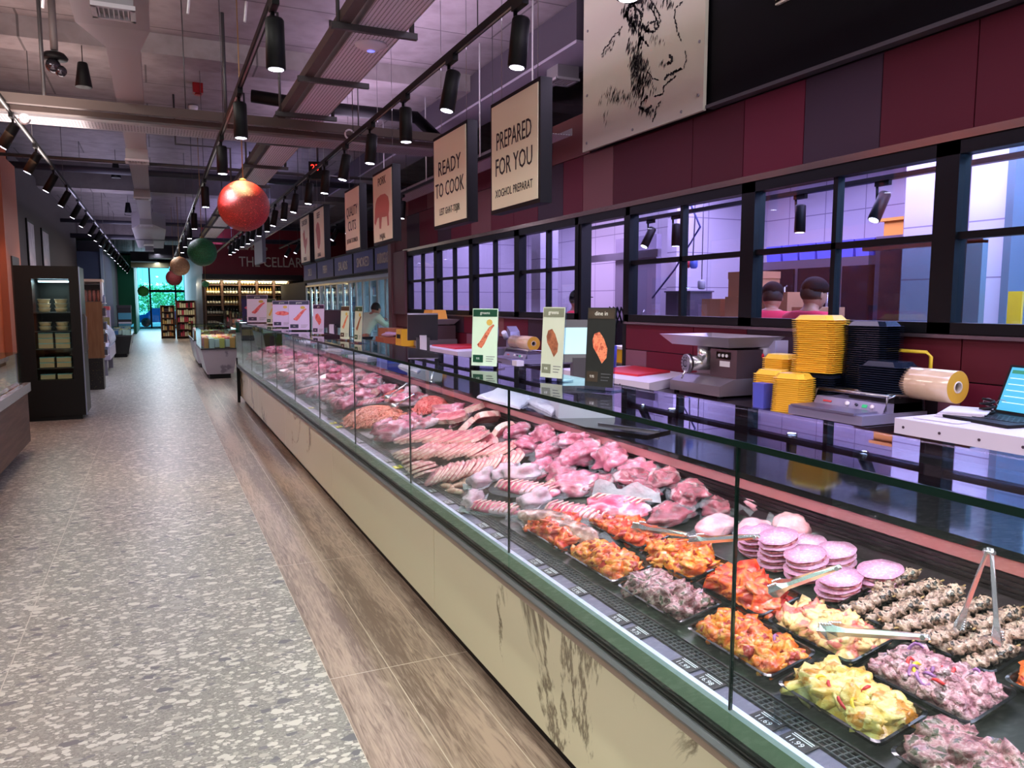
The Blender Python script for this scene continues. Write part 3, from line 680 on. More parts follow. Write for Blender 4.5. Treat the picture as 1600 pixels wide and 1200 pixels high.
for k in range(5):
    x0, x1 = bars[k], bars[k+1]
    t = thing('wine_shelf', 'dark wooden wine shelf bay below the cellar sign, %s from the left' % ['first', 'second', 'third', 'fourth', 'fifth'][k], 'shelf', (x0, 29.8, 0), 'wine shelf bays under the red wall')
    MB().box(x0, x0+0.04, 29.6, 30.0, 0, 2.4).box(x1-0.04, x1, 29.6, 30.0, 0, 2.4).build('side_panel', mat('shelf_wood', (70, 46, 30), 0.5), t)
    for s in range(6):
        MB().box(x0+0.04, x1-0.04, 29.6, 29.98, 0.42+0.36*s, 0.45+0.36*s).build('shelf_board', mat('shelf_wood', (70, 46, 30), 0.5), t)
    MB().box(x0+0.06, x1-0.06, 29.62, 29.64, 2.36, 2.38).build('light_strip', mat('warm_strip', (255, 230, 180), 0.5, emit=(255, 226, 170), estr=10), t)
    for s in range(2, 6):
        for b in range(5):
            z = 0.452+0.36*s; x = x0+0.10+b*(x1-x0-0.2)/4
            w = 1 if (k+s) % 3 == 1 else 0
            lab = 'wine bottle with a pale label standing in a row on the lit cellar shelves'
            if not used[w]: used[w] = True; bot[w].location = (x, 29.72, z); bot[w]['label'] = lab if w == 0 else 'amber bottle with a pale label standing in a row on the lit cellar shelves'; bot[w]['group'] = ['dark wine bottles', 'amber bottles'][w]+' on the cellar shelves'
            else: dup(bot[w], (x, 29.72, z), None, lab if w == 0 else 'amber bottle with a pale label standing in a row on the lit cellar shelves', ['dark wine bottles', 'amber bottles'][w]+' on the cellar shelves')
area('cellar_strip', (3.0, 29.4, 2.38), (math.radians(20), 0, 0), 3.0, 0.1, 26, (1.0, 0.82, 0.55))

# ------------------------------------------------------------------ far entrance
ent = MB()
for x in (-1.75, -0.35, 1.1, 2.6): ent.box(x-0.05, x+0.05, 53.0, 53.12, 0, 3.9)
ent.box(-1.75, 2.6, 53.0, 53.12, 2.25, 2.4); ent.box(-6, 9, 53.0, 53.15, 3.85, 4.6); ent.box(-1.75, 2.6, 53.0, 53.12, 0, 0.08)
o = struct(ent, 'window_8', BF)
g = MB().box(-1.75, 2.6, 53.05, 53.06, 0.05, 3.85).build('window_glass', glass('entrance_glass', (170, 225, 235))); g.parent = o; g['kind'] = 'structure'
struct(MB().box(-6, -1.8, 53.0, 53.2, 0, 4.6).box(2.6, 9, 53.0, 53.2, 0, 4.6), 'wall_end', mat('end_wall', (60, 58, 66), 0.7))
struct(MB().box(-1.75, -1.0, 44.0, 52.8, 0, 4.0), 'wall_left_green', mat('green_wall', (10, 120, 84), 0.6))
struct(MB().box(1.6, 2.7, 31.5, 52.9, 0, 4.2), 'wall_right_entrance', mat('dark_entrance_wall', (70, 76, 90), 0.6))
sun = bpy.data.lights.new('sun', 'SUN'); sun.energy = 3.0; sun.angle = 0.02; sun.color = (0.9, 1.0, 0.95)
so = bpy.data.objects.new('sun', sun); COL.objects.link(so); so.rotation_euler = (math.radians(40), 0, math.radians(20))
rt = random.Random(11)
for k, (x, y, h, lab) in enumerate([(-0.6, 62, 3.0, 'leafy tree outside the entrance, left of the door post'), (1.0, 64, 3.2, 'leafy tree outside the entrance, right of the door post'), (2.9, 63, 2.8, 'leafy tree outside the entrance, at the right edge of the glass')]):
    t = thing('tree', lab, 'tree', (x, y, 0), 'trees outside the entrance')
    MB().tube([(x, y, 0), (x+0.1, y, 1.0), (x, y, 1.8)], [0.12, 0.09, 0.06], 8).build('trunk', mat('bark', (90, 76, 60), 0.9), t)
    lf = MB()
    for i in range(900):
        d = Vector((rt.gauss(0, 1), rt.gauss(0, 1), rt.gauss(0, 1))).normalized()*rt.uniform(0.6, 1.05)
        c = Vector((x+d.x*1.25, y+d.y*1.2, h*0.62+d.z*h*0.38)); a = Vector((rt.gauss(0,1), rt.gauss(0,1), rt.gauss(0,1))).normalized()*0.12; b = a.cross(d).normalized()*0.06
        lf.add([c-a, c+b, c+a, c-b], [(0,1,2,3)])
    lf.build('foliage', mat('leaf', (110, 190, 120), 0.6), t)
t = thing('parked_car', 'blue car parked outside behind the entrance glass', 'car', (0.3, 57.5, 0))
MB().prism([(-1.6, 0.3), (-1.6, 0.75), (-1.0, 0.85), (-0.6, 1.25), (0.6, 1.25), (1.0, 0.85), (1.6, 0.75), (1.6, 0.3)], lambda u, v, d: (0.3+u, 57.5+d, v), -0.8, 0.8).build('body', mat('car_blue', (30, 110, 190), 0.2, coat=1.0), t)
for sx in (-1, 1):
    MB().lathe([(0.0, -0.1), (0.3, -0.1), (0.3, 0.1), (0.0, 0.1)], 16, (0.3+sx*1.0, 56.75, 0.3), RX(PI/2)).build('wheel', BLACK, t)
# ------------------------------------------------------------------ ceiling services
GALVP = mat('grey_painted_duct', (142, 132, 138), 0.6)
def vent(parent, x, y, z, s=0.24):
    bx = MB().box(x-s/2, x+s/2, y-s/2, y+s/2, z-0.13, z).build('vent_box', mat('vent_box_grey', (150, 146, 150), 0.5), parent)
    g = MB(); g.box(x-s/2-.01, x+s/2+.01, y-s/2-.01, y-s/2+.02, z-0.155, z-0.13); g.box(x-s/2-.01, x+s/2+.01, y+s/2-.02, y+s/2+.01, z-0.155, z-0.13)
    g.box(x-s/2-.01, x-s/2+.02, y-s/2, y+s/2, z-0.155, z-0.13); g.box(x+s/2-.02, x+s/2+.01, y-s/2, y+s/2, z-0.155, z-0.13)
    for k in range(7):
        xx = x-s/2+0.03+(s-0.06)*k/6; g.box(xx-.004, xx+.004, y-s/2, y+s/2, z-0.15, z-0.131)
    gg = g.build('grille', mat('grille_white', (205, 200, 206), 0.5), parent); gg.parent = bx
t = thing('air_duct', 'wide pale grey air duct tapering to a narrow one, with slotted vents underneath', 'duct', (-0.2, 6, 3.5))
d = MB()
d.box(-0.42, 0.04, -1.0, 6.2, 3.5, 3.95)
d.add([(-0.42,6.2,3.5),(0.04,6.2,3.5),(0.04,6.2,3.95),(-0.42,6.2,3.95),(-0.27,6.9,3.56),(-0.03,6.9,3.56),(-0.03,6.9,3.86),(-0.27,6.9,3.86)], [(0,4,5,1),(1,5,6,2),(2,6,7,3),(3,7,4,0)])
d.box(-0.27, -0.03, 6.9, 21.5, 3.56, 3.86)
d.add([(-0.27,21.5,3.56),(-0.03,21.5,3.56),(-0.03,21.5,3.86),(-0.27,21.5,3.86),(-0.5,22.3,3.5),(0.3,22.3,3.5),(0.3,22.3,3.9),(-0.5,22.3,3.9)], [(0,4,5,1),(1,5,6,2),(2,6,7,3),(3,7,4,0)])
d.box(-0.5, 0.3, 22.3, 30, 3.5, 3.9)
d.build('duct_run', GALVP, t)
vent(t, -0.16, 5.45, 3.5, 0.22)
for y in (11.3, 15.2, 20.4, 26.5, 29.3): vent(t, -0.15, y, 3.56 if y < 22 else 3.5, 0.26)
t = thing('air_duct', 'long dark rectangular duct with an underside coloured pale as if lit above the cladding', 'duct', (4.1, 12, 4.17))
MB().box(3.9, 4.43, 6.95, 22, 4.2, 4.58).build('duct_run', mat('duct_dark', (76, 68, 80), 0.6), t)
MB().box(3.9, 4.43, 6.95, 22, 4.17, 4.20).build('duct_underside', mat('duct_lit_tone', (176, 168, 186), 0.6), t)  # pale colour stands for the light caught by the underside
vent(t, 4.18, 7.75, 4.17, 0.26)

# perforated cable trays
def perforated(name, c, hole, sx, sy, axis_first=0):
    m = bpy.data.materials.new(name); m.use_nodes = True; nt = m.node_tree; N = nt.nodes; L = nt.links; b = N['Principled BSDF']
    tc = N.new('ShaderNodeTexCoord'); sp = N.new('ShaderNodeSeparateXYZ'); L.new(tc.outputs['Object'], sp.inputs[0])
    def pp(sock, per, w):
        p = N.new('ShaderNodeMath'); p.operation = 'PINGPONG'; p.inputs[1].default_value = per/2; L.new(sock, p.inputs[0])
        l = N.new('ShaderNodeMath'); l.operation = 'LESS_THAN'; l.inputs[1].default_value = w; L.new(p.outputs[0], l.inputs[0]); return l.outputs[0]
    a = pp(sp.outputs[0], sx, sx*0.17); c2 = pp(sp.outputs[1], sy, sy*0.26)
    mu = N.new('ShaderNodeMath'); mu.operation = 'MULTIPLY'; L.new(a, mu.inputs[0]); L.new(c2, mu.inputs[1])
    mx = N.new('ShaderNodeMixRGB'); mx.inputs[1].default_value = lin(c); mx.inputs[2].default_value = lin(hole); L.new(mu.outputs[0], mx.inputs[0])
    L.new(mx.outputs[0], b.inputs['Base Color']); b.inputs['Roughness'].default_value = 0.5; b.inputs['Metallic'].default_value = 0.2
    return m
PERF = perforated('perforated_tray', (232, 226, 240), (40, 34, 44), 0.03, 0.022)
PERF2 = perforated('perforated_tray_cross', (170, 162, 170), (40, 34, 40), 0.03, 0.05)
t = thing('cable_tray', 'wide perforated cable tray running along the aisle with steel cross bars', 'cable tray', (1.55, 10, 3.6))
MB().box(1.42, 1.76, 0.5, 26, 3.60, 3.605).build('tray_base', PERF, t)
MB().box(1.41, 1.42, 0.5, 26, 3.60, 3.68).box(1.76, 1.77, 0.5, 26, 3.60, 3.68).build('tray_side', GALV, t)
MB().box(1.28, 1.36, 0.5, 26, 3.60, 3.68).build('side_channel', mat('brown_channel', (92, 78, 74), 0.5, 0.4), t)
for k, y in enumerate((3.1, 4.25, 5.75, 7.2, 8.6, 10.2, 12, 14, 16.5, 19, 22)):
    MB().box(1.22, 1.86, y-0.02, y+0.02, 3.555, 3.60).build('cross_bar', GREYM, t)
    if k % 2 == 0:
        MB().tube([(1.82, y, 3.57), (1.82, y, 4.6)], 0.02, 6).build('hanger_rod', GREYM, t); MB().tube([(1.27, y, 3.57), (1.27, y, 4.6)], 0.015, 6).build('hanger_rod', GREYM, t)
t = thing('cable_tray', 'perforated cable tray with a lower duct cover crossing the aisle', 'cable tray', (0.5, 9.0, 3.42))
MB().box(-4.5, 3.2, 9.05, 9.38, 3.42, 3.43).build('tray_base', PERF2, t)
MB().box(-4.5, 3.2, 9.02, 9.05, 3.42, 3.51).box(-4.5, 3.2, 9.38, 9.41, 3.42, 3.51).build('tray_side', GALV, t)
MB().box(-4.5, 3.2, 8.58, 8.64, 3.44, 3.53).box(-4.5, 3.2, 8.80, 8.90, 3.42, 3.47).build('side_channel', mat('brown_channel', (92, 78, 74), 0.5, 0.4), t)
for x in (-0.9, 0.75):
    MB().tube([(x, 8.85, 3.44), (x, 8.85, 4.6)], 0.02, 6).build('hanger_rod', GREYM, t)
for x in (-2.3, -2.15, 0.35, 2.1):
    MB().tube([(x, 8.61, 3.5), (x, 8.61, 4.6)], 0.006, 5).build('hanger_rod', GREYM, t)
t = thing('cable_tray', 'perforated cable tray running low along the cladding behind the hanging signs', 'cable tray', (3.3, 9, 3.3))
MB().box(3.56, 3.88, 7.0, 13.6, 3.28, 3.285).build('tray_base', PERF, t)
MB().box(3.55, 3.56, 7.0, 13.6, 3.28, 3.35).box(3.88, 3.89, 7.0, 13.6, 3.28, 3.35).build('tray_side', GALV, t)
for y in (7.2, 8.6, 10.6, 12.8): MB().tube([(3.54, y, 3.3), (3.54, y, 4.6)], 0.009, 6).build('hanger_rod', WHITE, t)
t = thing('cable_ladder', 'steel cable ladder under the ceiling in front of the red cellar wall', 'cable ladder', (2.6, 22, 3.6))
L_ = MB().box(2.3, 2.34, 15.5, 28.5, 3.45, 3.52).box(2.9, 2.94, 15.5, 28.5, 3.45, 3.52)
for k in range(26): L_.box(2.34, 2.9, 15.7+k*0.5, 15.75+k*0.5, 3.46, 3.50)
L_.build('ladder_frame', GALV, t)
for y in (17.5, 22, 27): MB().tube([(2.32, y, 3.5), (2.32, y, 4.6)], 0.012, 6).build('hanger_rod', GREYM, t)

# pipes
def pipe(pts, r, label, m=BLACK, name='ceiling_pipe'):
    o = MB().tube(pts, r, 12).build(name, m, None, pts[0]); tag(o, label, 'pipe'); return o
pipe([(-4, 4.2, 4.15), (-0.6, 4.2, 4.15), (-0.5, 4.3, 4.3), (0.2, 4.35, 4.3), (0.5, 4.6, 4.15), (3.0, 4.75, 4.15), (3.78, 4.9, 4.2)], 0.10, 'black lagged pipe crossing the ceiling close to the photographer')
pipe([(1.2, 10.5, 4.2), (2.2, 10.3, 4.1), (3.3, 10.3, 4.1), (3.8, 10.9, 4.0)], 0.08, 'black lagged pipe crossing the ceiling behind the hanging signs')
for k, (y, z, r, l) in enumerate([(13.2, 3.7, 0.025, 'thin grey pipe crossing the ceiling beyond the crossing tray'), (15.8, 3.95, 0.06, 'dark blue-grey pipe crossing the ceiling near the second duct vent'),
                     (23.5, 3.75, 0.05, 'dark pipe crossing the ceiling in front of the concrete beam'), (26.0, 3.55, 0.07, 'thick dark pipe crossing the ceiling above the far aisle')]):
    pipe([(-3.5, y, z), (5.5, y, z)], r, l, GREYM if k == 0 else mat('pipe_slate', (52, 50, 62), 0.5))
pipe([(0.35, 12.5, 4.6), (0.35, 12.5, 3.9), (1.1, 12.5, 3.9), (1.1, 12.6, 3.0)], 0.015, 'thin cable conduit dropping from the ceiling near the red balls', GREYM, 'conduit')
pipe([(1.15, 4.9, 4.55), (-0.1, 5.6, 4.55)], 0.008, 'thin red fire alarm cable clipped to the ceiling left of the alarm', mat('red_cable_paint', (150, 30, 40), 0.5), 'alarm_cable')
# dark services over the far aisle
rr = random.Random(9)
for k, (x, y, z, sx, sy, sz, l) in enumerate([(0.6, 33, 3.55, 1.6, 0.8, 0.5, 'dark fan coil unit hung over the far aisle'), (-0.4, 36, 3.5, 1.0, 1.0, 0.4, 'black fan coil unit left of the far aisle'), (-0.2, 40, 3.35, 1.6, 1, 0.25, 'olive coloured duct section over the far aisle')]):
    t = thing('fan_coil_unit', l, 'air unit', (x, y, z))
    MB().obox((x, y, z), (sx, sy, sz)).build('casing', mat('unit_%d' % k, ((22, 22, 26), (30, 28, 34), (110, 112, 92))[k], 0.6), t)
    for dx in (-sx*0.4, sx*0.4): MB().tube([(x+dx, y, z+sz/2), (x+dx, y, 4.6)], 0.015, 6).build('hanger_rod', GREYM, t)

# ------------------------------------------------------------------ tracks and spotlights
def track(x, y0, y1, z, label):
    t = thing('lighting_track', label, 'lighting track', (x, y0, z))
    MB().box(x-0.018, x+0.018, y0, y1, z, z+0.035).build('rail', BLACK, t)
    MB().box(x-0.006, x+0.006, y0, y1, z-0.002, z).build('conductor', STEEL, t)
    y = y0+1
    while y < y1:
        MB().tube([(x, y, z+0.035), (x, y, 4.6)], 0.004, 5).build('suspension_wire', GREYM, t); y += 3.2
    return t
track(1.80, 0.2, 28, 3.18, 'black lighting track above the meat counter')
track(0.62, 0.2, 46, 3.16, 'black lighting track above the middle of the aisle')
track(-1.2, 3.0, 47, 3.42, 'black lighting track along the left side of the aisle')
track(3.40, 6.9, 24, 3.2, 'black lighting track beside the maroon cladding')
PCOL = (0.86, 0.80, 1.0)
for k in range(19):
    y = 2.78+1.03*k
    jit = ((k*37) % 11-5)*0.02
    l = put_lamp(1.80, y, 3.18, 0.12+jit, 'black spotlight on the track above the meat counter, %s from the front' % ('first' if k == 0 else ORD[k]), 'spotlights above the meat counter')
    if k < 12: spot(l, 60, (0.96, 0.88, 1.0), 64)
for k, y in enumerate((4.3, 6.15, 7.9, 10.7, 13.9, 16.0, 18.5, 20.6, 23.0, 25.5, 28.5, 32, 36, 40)):
    l = put_lamp(0.62, y, 3.16, 0.0, 'black spotlight on the mid-aisle track, %s from the front' % ('first' if k == 0 else ORD[k]), 'spotlights on the mid-aisle track')
    if k < 10: spot(l, (95, 60, 60, 60, 80, 80, 80, 80, 80, 80)[k], (0.86, 1.0, 0.90) if k < 2 else (0.84, 0.88, 1.0), 78)
for k, y in enumerate((9.0, 10.6, 12.25, 14.0, 15.85, 17.6, 19.7, 21.5, 23.4, 25.3, 27.2, 29.2, 31.3, 33.5, 35.8, 38.2, 40.8, 43.5)):
    l = put_lamp(-1.2, y, 3.42, 0.5, 'black spotlight tilted to the left wall on the left track, %s from the front' % ('first' if k == 0 else ORD[k]), 'spotlights on the left track')
    if k < 7: spot(l, 34, (1.0, 0.72, 0.52), 75)
for k, y in enumerate((7.0, 8.7, 11.3, 14.6, 16.0, 17.4, 19.0, 20.6, 22.2)):
    l = put_lamp(3.40, y, 3.2, 0.1 if k < 3 else 0.5, 'black spotlight on the track beside the maroon cladding, %s from the front' % ('first' if k == 0 else ORD[k]), 'spotlights beside the cladding')
    if k in (1, 4, 6): spot(l, 30, (0.86, 0.84, 1.0), 80)
# spotlights of the same aisle track just ahead of and above the photographer (out of frame)
for k, (x, y, c, p) in enumerate([(0.62, 2.4, (0.96, 1.0, 0.90), 105), (0.62, 0.6, (0.95, 1.0, 0.86), 100), (1.8, 1.75, (1.0, 0.84, 0.94), 70), (1.8, 0.7, (1.0, 0.86, 0.94), 60), (0.62, 1.5, (0.96, 1.0, 0.84), 55)]):
    l = put_lamp(x, y, 3.18 if x > 1 else 3.16, 0.0 if x > 1 else -0.3, 'black spotlight overhead beside the photographer, %s from the front' % ('first' if k == 0 else ORD[k]), 'spotlights overhead at the near end')
    spot(l, p, c, 80)

# conical pendants
def pendant_cone(p, label, s=1.0):
    t = thing('cone_pendant', label, 'pendant lamp', p)
    x, y, z = p
    MB().lathe([(0.0, 0.135*s), (0.045*s, 0.135*s), (0.05*s, 0.125*s), (0.085*s, -0.12*s), (0.08*s, -0.125*s), (0.0, -0.10*s)], 18, p).build('shade', BLACK, t)
    MB().tube([(x, y, z+0.13*s), (x, y, z+0.62)], 0.005, 5).tube([(x, y, z+0.62), (x-0.3, y+0.1, z+0.64)], 0.008, 5).build('cord', BLACK, t)
    MB().tube([(x-0.3, y+0.1, z+0.64), (x-0.3, y+0.1, 4.6)], 0.012, 5).build('drop_rod', GREYM, t)
    return t
c = at_x(130, 118, -0.62); pendant_cone(tuple(c), 'black tapered pendant lamp left of the wide duct, closest to the camera')
for px_, py_, x, l in [(181, 267, -0.62, 'black tapered pendant lamp beyond the crossing cable tray'), (200, 325, -0.62, 'black tapered pendant lamp above the wine-coloured far aisle, third from the front'), (212, 366, -0.55, 'small black tapered pendant lamp farthest down the aisle')]:
    c = at_x(px_, py_, x); pendant_cone(tuple(c), l, 1.1)

# glitter ball pendants
def ball(px_, py_, y, r, col, label, lit=True):
    c = at_y(px_, py_, y); c.y = y
    t = thing('ball_pendant', label, 'pendant', tuple(c))
    m = mat('ball_%d_%d_%d' % col, col, 0.42, bump=0.8, bscale=120, spec=0.6, var=[(0.55, tuple(int(v*0.75) for v in col)), (0.64, tuple(min(255, int(v*1.25+30)) for v in col))], vscale=95)
    MB().lathe([(r*math.sin(PI*k/20), r*math.cos(PI*k/20)) for k in range(21)], 32, c).build('sphere', m, t)
    MB().tube([c+Vector((0, 0, r-0.01)), (c.x, c.y, 4.6)], 0.006, 6).build('cord', mat('brass_cord', (190, 150, 100), 0.4, 0.6), t)
    MB().lathe([(0.0, 0.0), (0.03, 0.0), (0.03, 0.02), (0.0, 0.03)], 12, c+Vector((0, 0, r-0.005))).build('cap', mat('brass_cord', (190, 150, 100), 0.4, 0.6), t)
    return t, c
b1, c1_ = ball(381, 322, 8.1, 0.245, (170, 30, 24), 'large glittery red ball pendant hanging above the aisle')
l = bpy.data.lights.new('ball_light', 'SPOT'); l.energy = 70; l.color = (1, 0.72, 0.35); l.spot_size = 1.3; l.spot_blend = 1; l.shadow_soft_size = 0.02
lo = bpy.data.objects.new('ball_light', l); COL.objects.link(lo); lo.location = (c1_.x-0.06, c1_.y-0.1, c1_.z+0.55)
ball(316, 394, 15.0, 0.25, (18, 110, 60), 'green ball pendant hanging over the aisle behind the red one')
ball(281, 416, 22.5, 0.25, (176, 122, 80), 'wooden brown ball pendant hanging over the aisle behind the green one')
ball(272, 434, 27.0, 0.25, (150, 50, 54), 'small dull red ball pendant below the wooden one')
ball(321, 444, 29.0, 0.12, (60, 150, 90), 'tiny green ball pendant in front of the wine shelves')
ball(224, 455, 42.0, 0.26, (60, 170, 70), 'far green lit ball pendant in front of the entrance glass')

# CCTV dome on a drop pole
c = at_x(86, 98, -0.82)
t = thing('cctv_camera', 'double dome security camera on a grey drop pole at top left', 'camera', tuple(c))
MB().tube([c+Vector((0.0, 0, 0.12)), (c.x, c.y, 4.6)], 0.035, 14).build('pole', mat('pole_grey', (112, 104, 104), 0.5), t)
MB().lathe([(0.0, 0.0), (0.115, 0.0), (0.12, 0.02), (0.09, 0.06), (0.0, 0.07)], 20, c+Vector((0, 0, 0.03))).build('bracket', BLACK, t)
for dx, dz, r in ((-0.02, -0.045, 0.07), (0.045, -0.09, 0.055)):
    MB().lathe([(r*math.sin(PI*k/16), r*math.cos(PI*k/16)) for k in range(17)], 20, c+Vector((dx, 0.02, dz+0.02))).build('dome', mat('smoked_dome', (70, 66, 74), 0.05, 0.7), t)
# alarm sounder, smoke detector, wifi disc, digital clock
c = at_z(309, 142, 4.5)
t = thing('alarm_sounder', 'red alarm sounder on the ceiling right of the duct', 'alarm', (c.x, c.y, 4.6))
MB().obox((c.x, c.y, 4.53), (0.13, 0.13, 0.13), None, 0).build('body', mat('alarm_red', (150, 18, 24), 0.4), t)
MB().lathe([(0.05, -0.02), (0.045, 0.0)], 14, (c.x, c.y, 4.46)).build('sounder_ring', mat('alarm_red', (150, 18, 24), 0.4), t)
c = at_z(302, 174, 4.5)
t = thing('smoke_detector', 'white smoke detector on the ceiling below the red alarm', 'detector', (c.x, c.y, 4.6))
MB().lathe([(0.0, -0.07), (0.05, -0.07), (0.07, -0.04), (0.07, 0.0)], 18, (c.x, c.y, 4.58)).build('body', WHITE, t)
MB().lathe([(0.02, -0.085), (0.03, -0.07)], 12, (c.x, c.y, 4.58)).build('sensor_cap', GREYM, t)
c = at_z(560, 87, 3.5)
t = thing('wifi_access_point', 'white round access point under the perforated cable tray', 'access point', (1.59, c.y, 3.55))
MB().lathe([(0.0, -0.05), (0.05, -0.048), (0.12, -0.012), (0.125, 0.0), (0.0, 0.005)], 28, (1.60, c.y, 3.596)).build('body', mat('ap_white', (232, 226, 244), 0.35), t)
MB().lathe([(0.0, -0.004), (0.03, 0.0)], 14, (1.60, c.y, 3.544)).build('status_light', mat('ap_blue', (120, 120, 230), 0.4, emit=(110, 110, 255), estr=1.5), t)
c = at_x(493, 267, 1.95)
t = thing('queue_display', 'small black display with glowing red digits hanging over the counter', 'display', tuple(c))
MB().obox(c, (0.16, 0.10, 0.22), RZ(-0.3)).build('housing', BLACK, t)
text('digits', '23', 0.11, Matrix.Translation(c) @ Matrix.Rotation(-0.3, 4, 'Z') @ face_front(0, -0.053, 0.03), mat('red_digits', (255, 40, 30), 0.5, emit=(255, 40, 30), estr=4), t, ext=0.001)
MB().tube([(c.x+0.03, c.y, c.z+0.1), (c.x+0.03, c.y, 4.6)], 0.014, 6).build('drop_pole', GREYM, t)
t = thing('junction_box', 'white junction box fixed to the side channel of the cable tray', 'junction box', (1.22, 4.3, 3.55))
MB().box(1.16, 1.27, 4.45, 4.52, 3.52, 3.66).build('box_body', WHITE, t)
MB().tube([(1.18, 4.48, 3.52), (1.2, 4.5, 3.42), (1.26, 4.5, 3.44)], 0.006, 6).build('white_cable', WHITE, t)
for (px_, py_, l) in [(293, 12, 'left white strip lamp clip near the black pipe'), (382, 25, 'right white strip lamp clip near the black pipe'), (66, 2, 'white pipe clip at the top left')]:
    c = at_z(px_, py_, 4.0); o = MB().tube([(c.x, c.y, 3.95), (c.x+0.02, c.y, 4.12)], 0.012, 6).build('pipe_clip', WHITE, None, (c.x, c.y, 4.0)); tag(o, l, 'clip')
ringm = GREYM
for (px_, py_, z, l) in [(546, 210, 3.3, 'round white cable ring hanging behind the tray'), (38, 186, 3.3, 'round white cable ring hanging on the crossing tray')]:
    c = at_z(px_, py_, z); R = 0.045
    o = MB().tube([(c.x+R*math.cos(a*PI/10), c.y, c.z+R*math.sin(a*PI/10)) for a in range(21)], 0.009, 6).build('cable_ring', WHITE, None, c); tag(o, l, 'ring')

# ------------------------------------------------------------------ hanging category signs
SIGN = mat('sign_face', (250, 246, 216), 0.55, emit=(255, 236, 206), estr=0.0)
SX = 2.4
sg = [(5.61, 4.76, 'PREPARED\nFOR YOU', 'XOGHOL PREPARAT', None), (6.97, 6.10, 'READY\nTO COOK', 'LEST GHAT-TISJIR', None), (9.19, 8.34, 'PORK', 'MAJJAL', 'pig'),
      (10.70, 9.85, 'QUALITY\nCUTS', 'QATGHAT TA\' KWALITA', None), (13.0, 12.15, 'BEEF', 'CANGA', 'beef'), (14.31, 13.41, 'CHICKEN', 'TIGIEGA', 'chicken')]
TXT = mat('sign_text', (34, 28, 30), 0.6); MEATP = mat('sign_print_pig', (196, 118, 106), 0.6)
pig = [(-.30,.05),(-.27,.13),(-.20,.20),(-.05,.23),(.12,.22),(.24,.16),(.28,.06),(.27,-.05),(.25,-.10),(.26,-.26),(.21,-.27),(.19,-.12),(.10,-.12),(-.02,-.11),(-.06,-.28),(-.12,-.27),(-.13,-.10),(-.20,-.10),(-.29,-.20),(-.33,-.16),(-.31,-.05)]
chick = [(-.10,.22),(-.05,.28),(.0,.24),(.02,.12),(.10,.02),(.22,.08),(.20,-.06),(.10,-.16),(.05,-.28),(.0,-.28),(.0,-.17),(-.08,-.10),(-.12,.04),(-.16,.20)]
beef = [(-.16,.26),(-.05,.30),(.04,.24),(.10,.12),(.12,-.02),(.10,-.16),(.0,-.28),(-.10,-.24),(-.14,-.10),(-.18,.05),(-.22,.14)]
for y1, y0, big, small, pic in sg:
    ym = (y0+y1)/2; w = y1-y0
    t = thing('hanging_sign', 'hanging cream printed sign in a black frame reading %s' % big.replace('\n', ' '), 'sign', (SX, ym, 2.28), 'cream signs hung above the meat counter')
    MB().box(SX, SX+0.09, y0, y1, 2.28, 3.11).build('frame', BLACK, t)
    MB().box(SX-0.006, SX, y0+0.03, y1-0.03, 2.31, 3.08).build('panel', SIGN, t)
    zc = 2.70 if pic is None else 2.98
    for i, ln in enumerate(big.split('\n')):
        s = 0.185 if pic is None else 0.13
        text('letters', ln, s, face_left(SX-0.0075, ym, (zc+0.10-0.19*i) if pic is None else zc), TXT, t, sx=min(1.0, (w-0.09)/(s*0.72*len(ln))), ext=0.0008)
    text('small_letters', small, 0.085, face_left(SX-0.0075, ym, 2.42 if pic is None else 2.36), TXT, t, sx=min(0.9, (w-0.1)/(0.085*0.72*len(small))), ext=0.0008)
    if pic:
        pl = {'pig': pig, 'beef': beef, 'chicken': chick}[pic]
        MB().prism([(u*1.0, v*0.75) for u, v in pl], lambda u, v, d: (SX-0.006-d, ym-u*1.05, 2.66+v), 0, 0.002).build('printed_%s' % pic, MEATP, t)
    for yy in (y0+0.12, y1-0.12): MB().tube([(SX+0.04, yy, 3.11), (SX+0.04, yy, 4.6)], 0.003, 5).build('suspension_wire', STEEL, t)
t = thing('hanging_sign', 'grey hanging sign seen from the side in front of the red cellar wall', 'sign', (2.35, 20, 2.9))
MB().box(2.3, 2.38, 19.0, 20.6, 2.55, 3.3).build('panel', mat('grey_sign', (96, 92, 108), 0.5), t)
MB().tube([(2.34, 19.8, 3.3), (2.34, 19.8, 3.46)], 0.004, 5).build('suspension_wire', STEEL, t)
